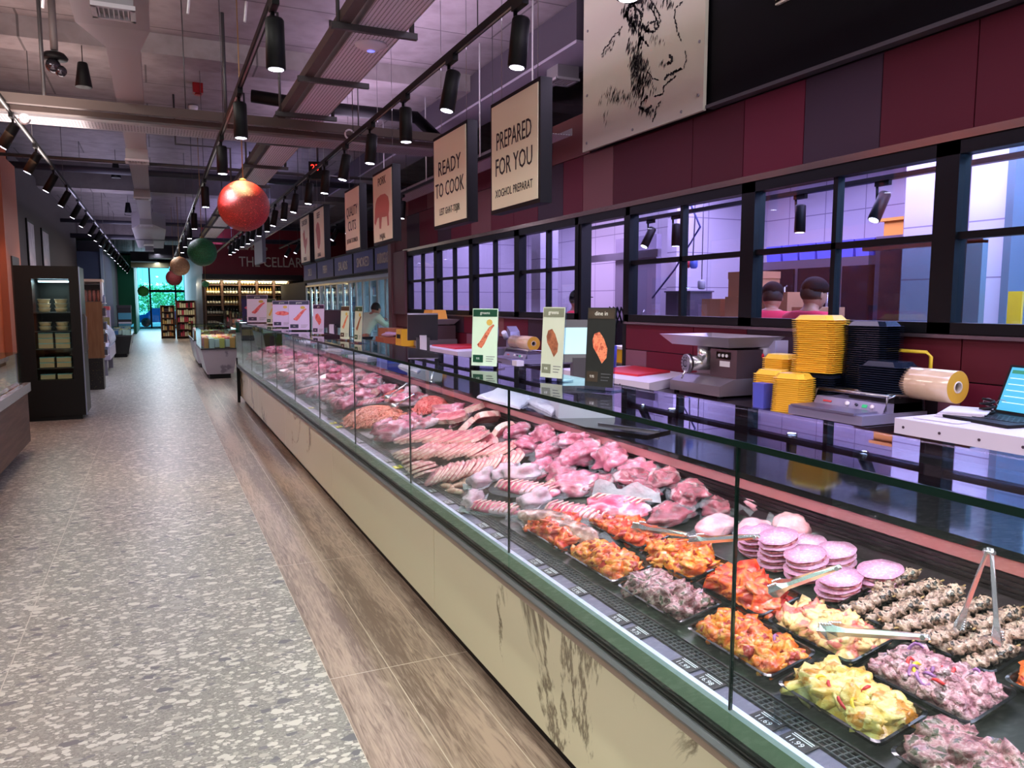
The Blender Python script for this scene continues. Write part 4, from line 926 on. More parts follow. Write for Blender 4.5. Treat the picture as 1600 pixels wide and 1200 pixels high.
# ------------------------------------------------------------------ the meat display case
def marble():
    m = bpy.data.materials.new('cream_marble'); m.use_nodes = True; nt = m.node_tree; N = nt.nodes; L = nt.links; b = N['Principled BSDF']
    tc = N.new('ShaderNodeTexCoord'); mp = N.new('ShaderNodeMapping'); mp.inputs['Scale'].default_value = (1, 1.0, 0.55); mp.inputs['Rotation'].default_value = (0.5, 0, 0); L.new(tc.outputs['Object'], mp.inputs[0])
    n = N.new('ShaderNodeTexNoise'); n.inputs['Scale'].default_value = 1.0; n.inputs['Detail'].default_value = 9; n.inputs['Roughness'].default_value = 0.6; n.inputs['Distortion'].default_value = 1.2
    L.new(mp.outputs[0], n.inputs['Vector'])
    s_ = N.new('ShaderNodeMath'); s_.operation = 'SUBTRACT'; s_.inputs[1].default_value = 0.5; L.new(n.outputs[0], s_.inputs[0])
    a = N.new('ShaderNodeMath'); a.operation = 'ABSOLUTE'; L.new(s_.outputs[0], a.inputs[0])
    r = N.new('ShaderNodeValToRGB'); r.color_ramp.elements[0].position = 0.0; r.color_ramp.elements[0].color = lin((112, 104, 88)); r.color_ramp.elements[1].position = 0.022; r.color_ramp.elements[1].color = lin((214, 210, 180))
    e = r.color_ramp.elements.new(0.008); e.color = lin((150, 144, 120)); mk = N.new('ShaderNodeTexNoise'); mk.inputs['Scale'].default_value = 0.9; L.new(tc.outputs['Object'], mk.inputs['Vector']); mr = N.new('ShaderNodeMapRange'); mr.inputs['From Min'].default_value = 0.47; mr.inputs['From Max'].default_value = 0.56; mr.inputs['To Min'].default_value = 0.06; mr.inputs['To Max'].default_value = 0.0; L.new(mk.outputs[0], mr.inputs['Value']); ad2 = N.new('ShaderNodeMath'); ad2.operation = 'ADD'; L.new(a.outputs[0], ad2.inputs[0]); L.new(mr.outputs[0], ad2.inputs[1]); L.new(ad2.outputs[0], r.inputs[0])
    L.new(r.outputs[0], b.inputs['Base Color']); b.inputs['Roughness'].default_value = 0.16
    return m
MARB = marble()
DECKM = mat('dark_marble_deck', (22, 26, 24), 0.28, var=[(0.55, (38, 44, 40)), (0.68, (70, 76, 68)), (0.72, (30, 34, 32))], vscale=9)
MARB_SHADE = mat('marble_shade_brown', (150, 132, 118), 0.35)
CY0, CY1 = -1.2, 13.05
case = thing('meat_display_case', 'long glass-fronted meat display case with a cream marble front and black kick plate', 'display case', (1.5, 6, 0))
MB().box(1.23, 2.35, CY0, CY1-0.05, 0, 0.10).build('kick_plate', BLACK, case)
for k in range(6):
    y0 = 13.05-2.4*(k+1); y0 = max(y0, CY0)
    MB().box(1.17, 1.20, y0+0.003, 13.05-2.4*k-0.003, 0.10, 0.515).build('front_panel', MARB, case)
MB().box(1.165, 1.2, CY0, CY1, 0.518, 0.575).build('upper_shade_band', MARB_SHADE, case)  # top of the marble front, coloured brown for the shadow and reflection there
bm_ = MB(); bm_.prism([(1.165, 0.575), (1.118, 0.58), (1.112, 0.592), (1.118, 0.604), (1.165, 0.606)], lambda u, v, d: (u, d, v), CY0, CY1)
bm_.build('bumper', mat('bumper_grey', (96, 102, 106), 0.35), case)
rl = MB()
for k, z in enumerate((0.607, 0.6145, 0.622)): rl.box(1.122+0.003*k, 1.16, CY0, CY1, z, z+0.004)
rl.box(1.135, 1.16, CY0, CY1, 0.606, 0.630)
rl.build('seal_rail', mat('seal_dark', (40, 44, 42), 0.3, 0.4), case)
MB().box(1.137, 1.150, CY0, CY1, 0.630, 0.676).build('skirt', mat('skirt_sage', (128, 140, 122), 0.3), case)
MB().box(1.137, 1.153, CY0, CY1, 0.676, 0.690).build('edge_trim', mat('edge_white', (226, 224, 250), 0.25), case)
MB().add([(1.153, CY0, 0.684), (1.196, CY0, 0.689), (1.196, CY1, 0.689), (1.153, CY1, 0.684)], [(0,1,2,3)]).build('tag_ledge', mat('ledge_lavender', (112, 108, 130), 0.35, 0.3), case)
g = MB()
y = 0.2
while y < 7.5:
    g.box(1.198, 1.246, y, y+0.003, 0.693, 0.696); y += 0.018
for x in (1.199, 1.214, 1.229, 1.244): g.box(x, x+0.002, 0.2, CY1, 0.6935, 0.6965)
g.build('air_grille', mat('grille_steel', (130, 134, 136), 0.35, 0.8), case)
MB().box(1.197, 1.247, CY0, CY1, 0.675, 0.688).build('grille_well', BLACK, case)
MB().add([(1.247, CY0, deck_z(1.247)), (1.885, CY0, deck_z(1.885)), (1.885, CY1-0.03, deck_z(1.885)), (1.247, CY1-0.03, deck_z(1.247))], [(0,1,2,3)]).build('deck', DECKM, case)
MB().box(1.88, 1.90, CY0, CY1-0.03, 0.8, 0.90).build('rear_liner', mat('liner_steel', (92, 78, 84), 0.32, 0.6, bump=0.2, bscale=6), case)
rr_ = MB()
for k in range(4): rr_.box(1.872-0.004*(k % 2), 1.90, CY0, CY1-0.03, 0.885+0.014*k, 0.892+0.014*k)
rr_.box(1.876, 1.9, CY0, CY1-0.03, 0.88, 0.94)
rr_.build('rear_runner', mat('runner_dark', (40, 30, 36), 0.3, 0.5), case)
MB().box(1.868, 1.90, CY0, CY1-0.03, 0.941, 0.976).build('rear_strip', mat('strip_rose', (190, 130, 132), 0.25, 0.5), case)
MB().box(1.862, 2.42, CY0, CY1-0.02, 0.978, 1.0).build('worktop', mat('black_granite', (16, 15, 20), 0.06, spec=0.6), case)
MB().box(1.90, 2.38, CY0, CY1-0.03, 0.10, 0.978).build('rear_cabinet', mat('cabinet_dark', (52, 46, 54), 0.4), case)
MB().box(1.20, 1.90, CY0, CY1-0.03, 0.10, 0.66).build('plinth_body', mat('cabinet_dark', (52, 46, 54), 0.4), case)
MB().box(1.125, 1.9, CY1-0.03, CY1, 0.1, 0.70).box(1.12, 1.16, CY1-0.04, CY1+0.02, 0.0, 0.72).build('end_panel', BLACK, case)
EDGE = mat('glass_edge', (8, 30, 26), 0.15)
for k in range(-2, 10):
    y0 = 1.285+1.2*k; y1 = y0+1.2
    y1 = min(y1, CY1)
    if y0 >= CY1: break
    p = MB().box(1.128, 1.134, y0+0.003, y1-0.003, 0.606, 1.292).build('glass_pane', GLASS, case)
    e = MB().box(1.127, 1.135, y0-0.0025, y0+0.0025, 0.69, 1.292).build('pane_edge', EDGE, case); e.parent = p
MB().box(1.134, 1.86, CY1-0.036, CY1-0.03, 0.70, 1.292).build('end_glass', GLASS, case)
sh = MB().box(1.130, 1.53, CY0, CY1, 1.292, 1.302).build('glass_shelf', glass('shelf_glass', (206, 214, 222), refl=1.25), case)
e = MB().box(1.124, 1.130, CY0, CY1, 1.290, 1.304).build('shelf_edge', EDGE, case); e.parent = sh
MB().box(1.40, 1.43, CY0, CY1, 1.276, 1.290).build('led_housing', STEEL, case)
br = MB()
for y in (1.22, 3.62, 6.02, 8.42, 10.82):
    b2 = MB(); b2.box(1.17, 1.30, y-0.03, y-0.026, 0.695, 0.76); b2.box(1.17, 1.25, y-0.05, y, 0.690, 0.694)
    b2.build('glass_bracket', glass('acrylic', (225, 232, 238), refl=2.0), case)
struct(MB().box(2.45, 3.1, -1.2, 13.0, -0.01, 0.004), 'trim_14', mat('staff_gap_mat', (34, 28, 30), 0.6))

SL = math.atan(0.22)
def deck_euler(rz, lift=0.0): return (Matrix.Rotation(-SL-lift, 3, 'Y') @ Matrix.Rotation(rz, 3, 'Z')).to_euler()
def on(px_, py_, h=0.0):
    p = on_deck(px_, py_, h); p.z = deck_z(p.x); return p

# price tags
TAGM = mat('tag_black', (22, 22, 26), 0.4); TAGT = mat('tag_chalk', (232, 232, 236), 0.6); TAGY = mat('tag_yellow', (238, 224, 40), 0.5)
def tag_mat(x, y, z, s=0.1):
    return Matrix(((0, 0.994, -0.11, x), (-1, 0, 0, y), (0, 0.11, 0.994, z), (0, 0, 0, 1)))
prices = [(905,924,'13.95'),(965,969,'9.95'),(996,989,'9.75'),(1070,1040,'11.99'),(1105,1066,'16.98'),(1190,1129,'11.69'),(1236,1164,'11.99'),(868,893,'8.49'),(845,878,'12.50'),(788,836,'7.95'),(770,820,'14.25'),(742,797,'9.99'),(722,783,'6.75'),(700,765,'10.40'),(684,752,'5.95'),(664,738,'12.90'),(640,718,'8.95'),(600,688,'7.45')]
for k, (x_, y_, s_) in enumerate(prices):
    p = at_z(x_, y_, 0.688); y = p.y
    t = thing('price_tag', 'small black price tag reading %s on the ledge behind the front glass' % s_, 'price tag', (1.175, y, 0.689), 'black price tags along the ledge')
    MB().add([(1.155, y-0.036, 0.6885), (1.196, y-0.036, 0.6925), (1.196, y+0.036, 0.6925), (1.155, y+0.036, 0.6885), (1.155, y-0.036, 0.6865), (1.196, y-0.036, 0.6905), (1.196, y+0.036, 0.6905), (1.155, y+0.036, 0.6865)],
             [(0,1,2,3),(4,7,6,5),(0,4,5,1),(1,5,6,2),(2,6,7,3),(3,7,4,0)]).build('card', TAGM, t)
    text('price', s_, 0.021, tag_mat(1.168, y+0.004, 0.6905), TAGT, t, ext=0.0002)
    for q in range(2):
        MB().add([(1.182+0.006*q, y-0.03, 0.6925+0.0006*q), (1.1845+0.006*q, y-0.03, 0.6930+0.0006*q), (1.1845+0.006*q, y+0.026, 0.6930+0.0006*q), (1.182+0.006*q, y+0.026, 0.6925+0.0006*q)], [(0,1,2,3)]).build('name_line', TAGT, t)
for k, (x_, y_, l) in enumerate([(618,731,'bright yellow tag on the ledge in front of the pork slices'), (523,668,'yellow tag on the far ledge in front of the orange mince'), (515,662,'yellow tag just behind another on the far ledge'), (484,638,'small yellow tag farthest along the ledge')]):
    p = at_z(x_, y_, 0.69); t = thing('yellow_tag', l, 'price tag', (1.175, p.y, 0.69))
    MB().obox((1.175, p.y, 0.6935), (0.045, 0.06, 0.003), RY(-0.1)).build('card', TAGY, t)
    MB().obox((1.175, p.y, 0.6955), (0.006, 0.045, 0.0008), RY(-0.1)).build('printed_line', TAGM, t)

# ------------------------------------------------------------------ meat materials
def meat(name, a, b, c, scale=14, rough=0.22, bump=0.5, bscale=60, fat=None):
    m = mat(name, a, rough, spec=0.6, coat=0.5, bump=bump, bscale=bscale, var=[(0.46, b), (0.55, c)] + ([(0.61, fat)] if fat else []), vscale=scale)
    m.node_tree.nodes['Principled BSDF'].inputs['Coat Roughness'].default_value = 0.12
    m.node_tree.nodes['Principled BSDF'].inputs['Subsurface Weight'].default_value = 0.0
    return m
M_BEEF = meat('beef_red', (112, 14, 34), (164, 34, 60), (196, 84, 106), 12, fat=(238, 196, 200), bump=0.8, bscale=26)
M_PORK = meat('pork_pink', (206, 84, 104), (232, 118, 132), (246, 160, 164), 12)
M_FAT = meat('pork_fat', (236, 186, 174), (248, 214, 200), (228, 150, 150), 18, bump=0.3)
M_CHICK = meat('chicken_pink', (232, 128, 142), (242, 156, 168), (246, 182, 188), 12, bump=0.4)
M_PACK = meat('packed_pink', (176, 44, 82), (216, 84, 120), (236, 138, 164), 13, fat=(250, 206, 222), bump=0.8, bscale=26)
M_BROWN = meat('cured_brown', (124, 60, 48), (172, 104, 84), (216, 150, 132), 18, fat=(236, 200, 186), bump=0.8, bscale=30)
M_MINCE = meat('mince_red', (206, 40, 48), (234, 76, 76), (244, 132, 124), 60, rough=0.3)
M_MINCE2 = meat('mince_orange', (214, 84, 66), (238, 118, 92), (246, 160, 130), 60, rough=0.3)
M_ORANGE = meat('marinade_orange', (206, 62, 16), (240, 110, 24), (248, 158, 56), 26, fat=(180, 40, 24))
M_RED = meat('marinade_red', (206, 36, 18), (236, 70, 30), (244, 120, 40), 22, fat=(170, 24, 18))
M_YELL = meat('marinade_yellow', (216, 160, 60), (236, 194, 104), (246, 216, 140), 20, fat=(206, 130, 40))
M_YPINK = meat('marinade_yellow_pink', (220, 110, 96), (240, 184, 120), (246, 206, 140), 18, fat=(226, 110, 100))
M_HERB = meat('marinade_herb', (110, 62, 64), (168, 104, 108), (206, 156, 156), 40, fat=(92, 84, 62), bump=0.9, bscale=90)
M_HERB2 = meat('marinade_onion', (136, 78, 92), (186, 124, 134), (216, 166, 172), 34, fat=(112, 84, 86), bump=0.9, bscale=90)
M_KEB = meat('kebab_spice', (70, 54, 46), (158, 122, 104), (206, 172, 152), 60, fat=(44, 36, 32), bump=0.8)
M_BURG = meat('burger_meat', (170, 60, 74), (206, 100, 112), (230, 150, 156), 50, bump=0.6)
FILM = film_mat('clear_film', 0.10); FILMW = film_mat('printed_film', 0.42)
PAPERM = mat('burger_paper', (238, 184, 216), 0.5, var=[(0.5, (226, 144, 186)), (0.7, (246, 214, 238))], vscale=90)
PEP_R = mat('red_pepper', (206, 30, 34), 0.25, coat=0.5); ONION = mat('red_onion', (150, 90, 150), 0.25, coat=0.5); PEP_Y = mat('yellow_pepper', (240, 200, 30), 0.25, coat=0.5)

def tray(x0, x1, y0, y1, label, pile=None, pile_label=None, seed=1, n=150, chunk=(0.034, 0.022, 0.013), hgt=0.045, extras=(), depth=0.024, fill=1.0, cat='tray', pname='marinated_meat'):
    cx, cy = (x0+x1)/2, (y0+y1)/2; w, l = (x1-x0)/math.cos(SL)-0.004, (y1-y0)-0.004
    t = thing('meat_tray', label, cat, (0,0,0))
    b = MB(); hw, hl = w/2, l/2; th = 0.003; ins = 0.014
    # sloping walls, rounded flange
    prof = [(0.0, depth), (ins*0.35, depth), (ins, 0.003)]
    def ring(o, z): 
        r = 0.018; pts = []
        for (sx, sy, a0) in ((1, 1, 0), (-1, 1, 90), (-1, -1, 180), (1, -1, 270)):
            for q in range(4):
                a = math.radians(a0+30*q); pts.append((sx*(hw-o-r)+r*math.cos(a), sy*(hl-o-r)+r*math.sin(a), z))
        return pts
    rings = [ring(ins+0.001, 0.0), ring(0.002, depth-0.004), ring(0.0, depth), ring(0.006, depth+0.001), ring(ins, 0.004)]
    vs = [p for r_ in rings for p in r_]; n_ = 16; fs = []
    for i in range(len(rings)-1):
        for k in range(n_): fs.append((i*n_+k, i*n_+(k+1)%n_, (i+1)*n_+(k+1)%n_, (i+1)*n_+k))
    fs.append(tuple(range(4*n_, 5*n_))); fs.append(tuple(reversed(range(n_))))
    b.add(vs, fs, 0, False)
    b.build('tray_body', mat('tray_black', (12, 14, 15), 0.12, coat=0.3), t)
    t.location = (cx, cy, deck_z(cx)+0.001); t.rotation_euler = deck_euler(0)
    if pile:
        rs = random.Random(seed); m_ = MB()
        fw, fl = (hw-ins)*fill*1.02, (hl-ins)*fill*1.02
        # base mound
        nu, nv = 18, 22; off = Vector((seed*2.3, seed, 0)); vs = []; fs = []
        for j in range(nv+1):
            for i in range(nu+1):
                u, v = i/nu*2-1, j/nv*2-1
                e = max(0.0, (1-abs(u)**3)*(1-abs(v)**3))
                h = 0.008+hgt*0.78*e**0.6*(0.65+0.7*abs(noise.noise(Vector((u*1.7, v*2.2, 0))+off)))
                vs.append((u*fw, v*fl, h))
        for j in range(nv):
            for i in range(nu):
                a = j*(nu+1)+i; fs.append((a, a+1, a+nu+2, a+nu+1))
        m_.add(vs, fs, 0, True)
        for k in range(n):
            u, v = rs.uniform(-.93, .93), rs.uniform(-.93, .93)
            e = max(0.0, (1-abs(u)**3)*(1-abs(v)**3))
            h = 0.008+hgt*0.78*e**0.6*(0.65+0.7*abs(noise.noise(Vector((u*1.7, v*2.2, 0))+off)))
            s_ = rs.uniform(0.6, 1.25)
            M_ = Matrix.Rotation(rs.uniform(0, 2*PI), 3, 'Z') @ Matrix.Rotation(rs.gauss(0, 0.35), 3, 'Y') @ Matrix.Rotation(rs.gauss(0, 0.35), 3, 'X')
            r_ = (chunk[0]*s_, chunk[1]*s_, chunk[2]*s_)
            ux = max(-fw+chunk[1], min(fw-chunk[1], u*fw)); vy = max(-fl+chunk[1], min(fl-chunk[1], v*fl))
            m_.blob((ux, vy, h+0.002), r_, seed*100+k, 0.38, 1.6, 9, 6, M_)
        p = m_.build(pname, pile, None); p.location = (cx, cy, deck_z(cx)+0.001); p.rotation_euler = deck_euler(0)
        tag(p, pile_label, 'meat', None, 'stuff')
        for (em, cnt, nm) in extras:
            for k in range(cnt):
                u, v = rs.uniform(-.6, .6), rs.uniform(-.6, .6); a = rs.uniform(0, 2*PI); q = []
                R = rs.uniform(0.012, 0.022)
                for i in range(7): q.append((u*fw+R*math.cos(a+i*0.45), v*fl+R*math.sin(a+i*0.45), hgt*0.95+0.008*math.sin(i)))
                o = MB().tube(q, [0.002, 0.0035, 0.004, 0.004, 0.004, 0.0035, 0.002], 6).build(nm, em, p)
    return t
tray(1.262, 1.420, 0.70, 0.985, 'black tray of grey-pink marinated meat at the bottom right corner', M_HERB, 'grey-pink herb marinated meat pieces heaped at the bottom right corner', 3, 90, (0.045, 0.03, 0.016), 0.05)
tray(1.262, 1.420, 1.00, 1.285, 'black tray holding yellow curry chicken, front row', M_YELL, 'yellow curry marinated chicken pieces with bits of pepper', 4, 80, (0.036, 0.022, 0.012), 0.05, [(PEP_R, 3, 'red_pepper_strip'), (PEP_Y, 2, 'yellow_pepper_strip')], fill=0.97)
tray(1.262, 1.420, 1.30, 1.62, 'black tray of orange chicken in the front row under the glass joint', M_ORANGE, 'orange marinated chicken pieces in the front row under the glass joint', 5, 150, (0.026, 0.018, 0.011), 0.045, [(ONION, 2, 'red_onion_strip')], fill=1.0)
tray(1.262, 1.420, 1.64, 1.965, 'black tray of grey-pink herbed meat, third from the front end of the front row', M_HERB, 'grey-pink herbed meat slices in a small heap', 6, 60, (0.045, 0.03, 0.014), 0.04, fill=0.92)
tray(1.262, 1.420, 1.98, 2.31, 'black tray of glossy orange ribs next to the grey-pink herbed meat', M_ORANGE, 'glossy orange marinated rib pieces next to the grey-pink herbed meat', 7, 90, (0.032, 0.022, 0.013), 0.045, fill=0.97)
tray(1.262, 1.440, 2.33, 2.66, 'black tray of red-orange meat below the brown roast rolls', M_RED, 'red-orange marinated meat below the brown roast rolls', 8, 120, (0.038, 0.024, 0.012), 0.05, fill=1.0)
tray(1.430, 1.592, 0.93, 1.205, 'black tray of pink-grey meat with pepper and red onion strips', M_HERB2, 'pink-grey marinated strips with red pepper and purple onion', 9, 200, (0.022, 0.015, 0.010), 0.055, [(PEP_R, 3, 'red_pepper_strip'), (ONION, 6, 'red_onion_strip'), (PEP_Y, 1, 'yellow_pepper_strip')])
tray(1.430, 1.592, 1.22, 1.50, 'black tray of yellow and pink chicken with tongs lying on it', M_YPINK, 'yellow and pink marinated chicken pieces under the lying tongs', 10, 130, (0.030, 0.02, 0.012), 0.045)
tray(1.430, 1.592, 1.515, 1.80, 'black tray of bright red meat beside the burger stacks', M_RED, 'bright red marinated steaks beside the burger stacks', 11, 46, (0.055, 0.035, 0.014), 0.04)
tray(1.430, 1.592, 1.815, 2.10, 'black tray of orange-red ribs under the high tongs', M_ORANGE, 'orange-red marinated ribs under the high tongs', 12, 70, (0.05, 0.022, 0.013), 0.045, fill=1.0)
tray(1.450, 1.60, 2.12, 2.50, 'black tray of red-orange meat with the farthest tongs across it', M_RED, 'red-orange marinated meat under the farthest tongs', 13, 90, (0.034, 0.024, 0.013), 0.04)
tray(1.602, 1.80, 0.66, 0.985, 'black tray of bright red meat cut by the right edge of the photo', M_RED, 'bright red meat cut by the right edge of the photo', 14, 60, (0.04, 0.025, 0.014), 0.04)
tray(1.602, 1.83, 1.00, 1.43, 'wide black tray holding spiced meat skewers')

# skewers
rs = random.Random(21)
sk = None
for k in range(22):
    row, q = divmod(k, 11)
    lay = 0.022+0.018*(k % 2)
    lab = 'spiced skewer lying in the wide tray, %s %s' % (['upper end,', 'lower end,'][row], ['first', 'second', 'third', 'fourth', 'fifth', 'sixth', 'seventh', 'eighth', 'ninth', 'tenth', 'eleventh'][q])
    x = 1.662+0.11*row+rs.uniform(-.006, .006); y = 1.045+0.034*q+rs.uniform(-.005, .005)
    if k < 3:
        s = thing('meat_skewer', 'spiced skewer', 'skewer', (0,0,0), 'spiced meat skewers in the wide tray')
        MB().tube([(-0.075, 0, 0), (0.085, 0, 0)], 0.0022, 6).build('stick', mat('bamboo', (206, 166, 110), 0.6), s)
        for i in range(5):
            MB().blob((-0.052+0.026*i, rs.uniform(-.003, .003), 0), (0.018, 0.019, 0.015), 300+k*10+i, 0.45, 2.2, 10, 7).build('meat_cube', M_KEB, s)
        KIDS[s.name] = [(c, []) for c in s.children]
        if k == 0: sks = []
        sks.append(s); s['label'] = lab
    else: s = dup(sks[k % 3], (0,0,0), None, lab)
    s.location = (x, y, deck_z(x)+lay); s.rotation_euler = deck_euler(rs.uniform(-.45, .1), rs.uniform(-.1, .1))

# burgers
def make_burger(seed):
    t = thing('burger_patty', 'burger', 'burger', (0,0,0))
    MB().blob((0, 0, 0), (0.055, 0.055, 0.009), seed, 0.10, 2.0, 20, 8).build('patty', M_BURG, t)
    b = MB(); n = 22; r = random.Random(seed)
    pts = [(0.060*math.cos(2*PI*i/n)*(1 if abs(math.sin(2*PI*i/n)) < 0.93 else .96), 0.060*math.sin(2*PI*i/n), 0.0105+0.0012*math.sin(i*1.7)) for i in range(n)]
    b.add([(0, 0, 0.0115)] + pts + [(p[0]*0.985, p[1]*0.985, p[2]-0.0015) for p in pts], [(0, 1+i, 1+(i+1)%n) for i in range(n)] + [(1+i, 1+n+i, 1+n+(i+1)%n, 1+(i+1)%n) for i in range(n)], 0, True)
    b.build('paper_disc', PAPERM, t)
    KIDS[t.name] = [(c, []) for c in t.children]
    return t
bp = [make_burger(50), make_burger(51)]; fu = [0, 0]
stacks = [(1375,905,3,'rear row, rightmost stack'),(1305,872,3,'rear row, second stack from the right'),(1262,850,2,'rear row, third stack from the right'),(1228,838,2,'rear row, leftmost stack'),
          (1310,915,3,'front row, rightmost stack'),(1258,888,4,'front row, second stack from the right'),(1215,868,5,'front row, third stack from the right'),(1183,850,4,'front row, leftmost stack')]
for k, (x_, y_, n, l) in enumerate(stacks):
    p = on(x_, y_+12, 0.01)
    for i in range(n):
        w = (k+i) % 2
        lab = 'round burger, %s, %s' % (l.replace('from the right', 'from right').replace('most stack', 'most stack'), 'on top' if i == n-1 else '%s from bottom' % ['first', 'second', 'third', 'fourth', 'fifth'][i])
        if not fu[w]: fu[w] = 1; b = bp[w]; b['label'] = lab; b['group'] = 'burgers stacked beside the skewers'
        else: b = dup(bp[w], (0,0,0), None, lab, 'burgers stacked beside the skewers')
        j = random.Random(k*10+i)
        b.location = (p.x+j.uniform(-.004, .004), p.y+j.uniform(-.004, .004), p.z+0.012+0.0185*i); b.rotation_euler = deck_euler(j.uniform(0, 6), j.uniform(-.03, .05))

# ------------------------------------------------------------------ packs and cuts
def skirt(mb, a, b, z, seed, n=26, amp=0.02, lift=0.02):
    off = Vector((seed, 0, 0)); inn = []; out = []
    for i in range(n):
        t_ = 2*PI*i/n; c_, s_ = math.cos(t_), math.sin(t_)
        k = (abs(c_)**4+abs(s_)**4)**-0.25
        nz = noise.noise(Vector((c_*1.5, s_*1.5, 0))+off)
        inn.append((a*0.62*k*c_, b*0.62*k*s_, z+0.012)); out.append((a*k*c_*(1+nz*0.2), b*k*s_*(1+nz*0.2), z+0.002+lift*abs(noise.noise(Vector((c_*3, s_*3, 2))+off))*1.6))
    mb.add(inn+out+[(x, y, z_-0.0008) for x, y, z_ in inn+out], [(i, n+i, n+(i+1)%n, (i+1)%n) for i in range(n)] + [(2*n+i, 2*n+(i+1)%n, 3*n+(i+1)%n, 3*n+i) for i in range(n)] + [(n+i, 3*n+i, 3*n+(i+1)%n, n+(i+1)%n) for i in range(n)], 0, True)
def vac_pack(mtl, r, seed, name='vacuum_pack', part='joint', amp=0.30, film=FILM, wings=True):
    t = thing(name, 'pack', 'meat pack', (0,0,0))
    MB().blob((0, 0, r[2]*0.75), r, seed, amp, 1.9, 26, 16, flat=0.75).build(part, mtl, t)
    f = MB(); 
    if wings: skirt(f, r[0]*1.35, r[1]*1.2, 0.004, seed, lift=0.05)
    f.blob((0, 0, r[2]*0.76), (r[0]*1.03, r[1]*1.03, r[2]*1.05), seed, amp, 1.9, 26, 16, flat=0.7)
    f.build('plastic_film', film, t)
    KIDS[t.name] = [(c, []) for c in t.children]
    return t
def slice_cut(seed, w=0.075, h=0.055, th=0.011, mtl=M_PORK, name='pork_slice', part='lean'):
    t = thing(name, 'slice', 'meat slice', (0,0,0)); off = Vector((seed, seed*.3, 0)); n = 22; o_, i_ = [], []
    for i in range(n):
        a = 2*PI*i/n; k = 1+0.24*noise.noise(Vector((math.cos(a), math.sin(a), 0))+off)
        x, z = w*math.cos(a)*k, h*math.sin(a)*k; o_.append((x, z)); i_.append((x*0.93, z*(0.86 if z > 0 else 0.95)))
    m_ = MB(); m_.add([(x, -th/2-0.0015, z) for x, z in i_]+[(x, th/2+0.0015, z) for x, z in i_], [tuple(range(n)), tuple(reversed(range(n, 2*n)))]+[(i, i+n, (i+1)%n+n, (i+1)%n) for i in range(n)], 0, False)
    m_.build(part, mtl, t)
    f = MB(); f.add([(x, -th/2, z) for x, z in o_]+[(x, th/2, z) for x, z in o_], [tuple(range(n)), tuple(reversed(range(n, 2*n)))]+[(i, i+n, (i+1)%n+n, (i+1)%n) for i in range(n)], 0, False)
    f.build('fat_rim', M_FAT, t)
    KIDS[t.name] = [(c, []) for c in t.children]
    return t
POOL = {}
def place(key, maker, nvar, p, rz, label, group=None, h=0.0, scale=1.0, lift=0.0, i=0, eul=None):
    if key not in POOL: POOL[key] = [[maker(v), False] for v in range(nvar)]
    e = POOL[key][i % nvar]
    if not e[1]: e[1] = True; o = e[0]; o['label'] = label
    else: o = dup(e[0], (0,0,0), None, label)
    if group: o['group'] = group
    elif 'group' in o: del o['group']
    o.location = (p[0], p[1], p[2]+h); o.rotation_euler = eul if eul is not None else deck_euler(rz, lift); o.scale = (scale,)*3
    return o
mk_beef = lambda v: vac_pack(M_BEEF, (0.098, 0.066, 0.036), 10+v)
mk_pink = lambda v: vac_pack(M_PACK, (0.115, 0.075, 0.048), 30+v, amp=0.34)
mk_chick = lambda v: vac_pack(M_CHICK, (0.075, 0.06, 0.038), 40+v, name='chicken_pack', part='chicken_fillet', amp=0.1)
mk_brown = lambda v: vac_pack(M_BROWN, (0.16, 0.055, 0.04), 60+v, name='roast_roll_pack', part='roast_roll', amp=0.12)
mk_wrap = lambda v: vac_pack(M_PACK, (0.09, 0.055, 0.045), 70+v, name='printed_pack', part='joint', film=FILMW)
# chicken packs at the rear
for k, (x_, y_, h, l) in enumerate([(1120, 835, 0, 'left'), (1192, 800, 0.02, 'back'), (1180, 850, 0.015, 'front'), (1240, 838, 0.01, 'right')]):
    place('chick', mk_chick, 2, on(x_, y_), 0.4*k, 'pale pink chicken pack in the group of four beside the burgers, %s one' % l, 'chicken packs beside the burgers', h, i=k)
for k, (x_, y_, h, rz, l) in enumerate([(1052, 812, 0.0, 0.3, 'dark red vacuum-packed joint nearest to the chicken packs'), (1090, 782, 0.02, -0.2, 'dark red vacuum-packed joint against the rear wall behind the chicken packs'), (1005, 785, 0.02, 0.8, 'dark red vacuum-packed joint between the pink ones and the chicken packs'),
                                        (990, 770, 0.04, 1.3, 'small dark red packed joint tucked behind the lamb rack film'), (935, 765, 0.0, -0.4, 'small dark red packed piece left of the lamb rack')]):
    place('beef', mk_beef, 3, on(x_, y_), rz, l, None, h, i=k)
for k, (x_, y_, h, rz, s, l) in enumerate([(905, 768, 0.0, -0.6, 1.0, 'smooth pink packed joint leaning forward, left of the lamb rack'), (912, 735, 0.045, 0.3, 1.05, 'large pink vacuum-packed joint on top of the heap behind the lamb rack'),
                                           (958, 742, 0.045, 0.9, 1.1, 'large marbled pink packed joint beside the upright film flap'), (1005, 757, 0.02, 0.1, 1.05, 'bright red and pink packed joint at the right end of the heap'),
                                           (870, 720, 0.03, 0.2, 0.95, 'pink packed joint with crumpled film left of the big heap'), (845, 745, 0.0, 0.9, 0.9, 'pink packed knuckle with white film behind the printed packs'), (828, 712, 0.03, 0.5, 0.9, 'pink bagged joint near the right end of the sliced pork')]):
    place('pink', mk_pink, 3, on(x_, y_), rz, l, None, h, s, i=k)
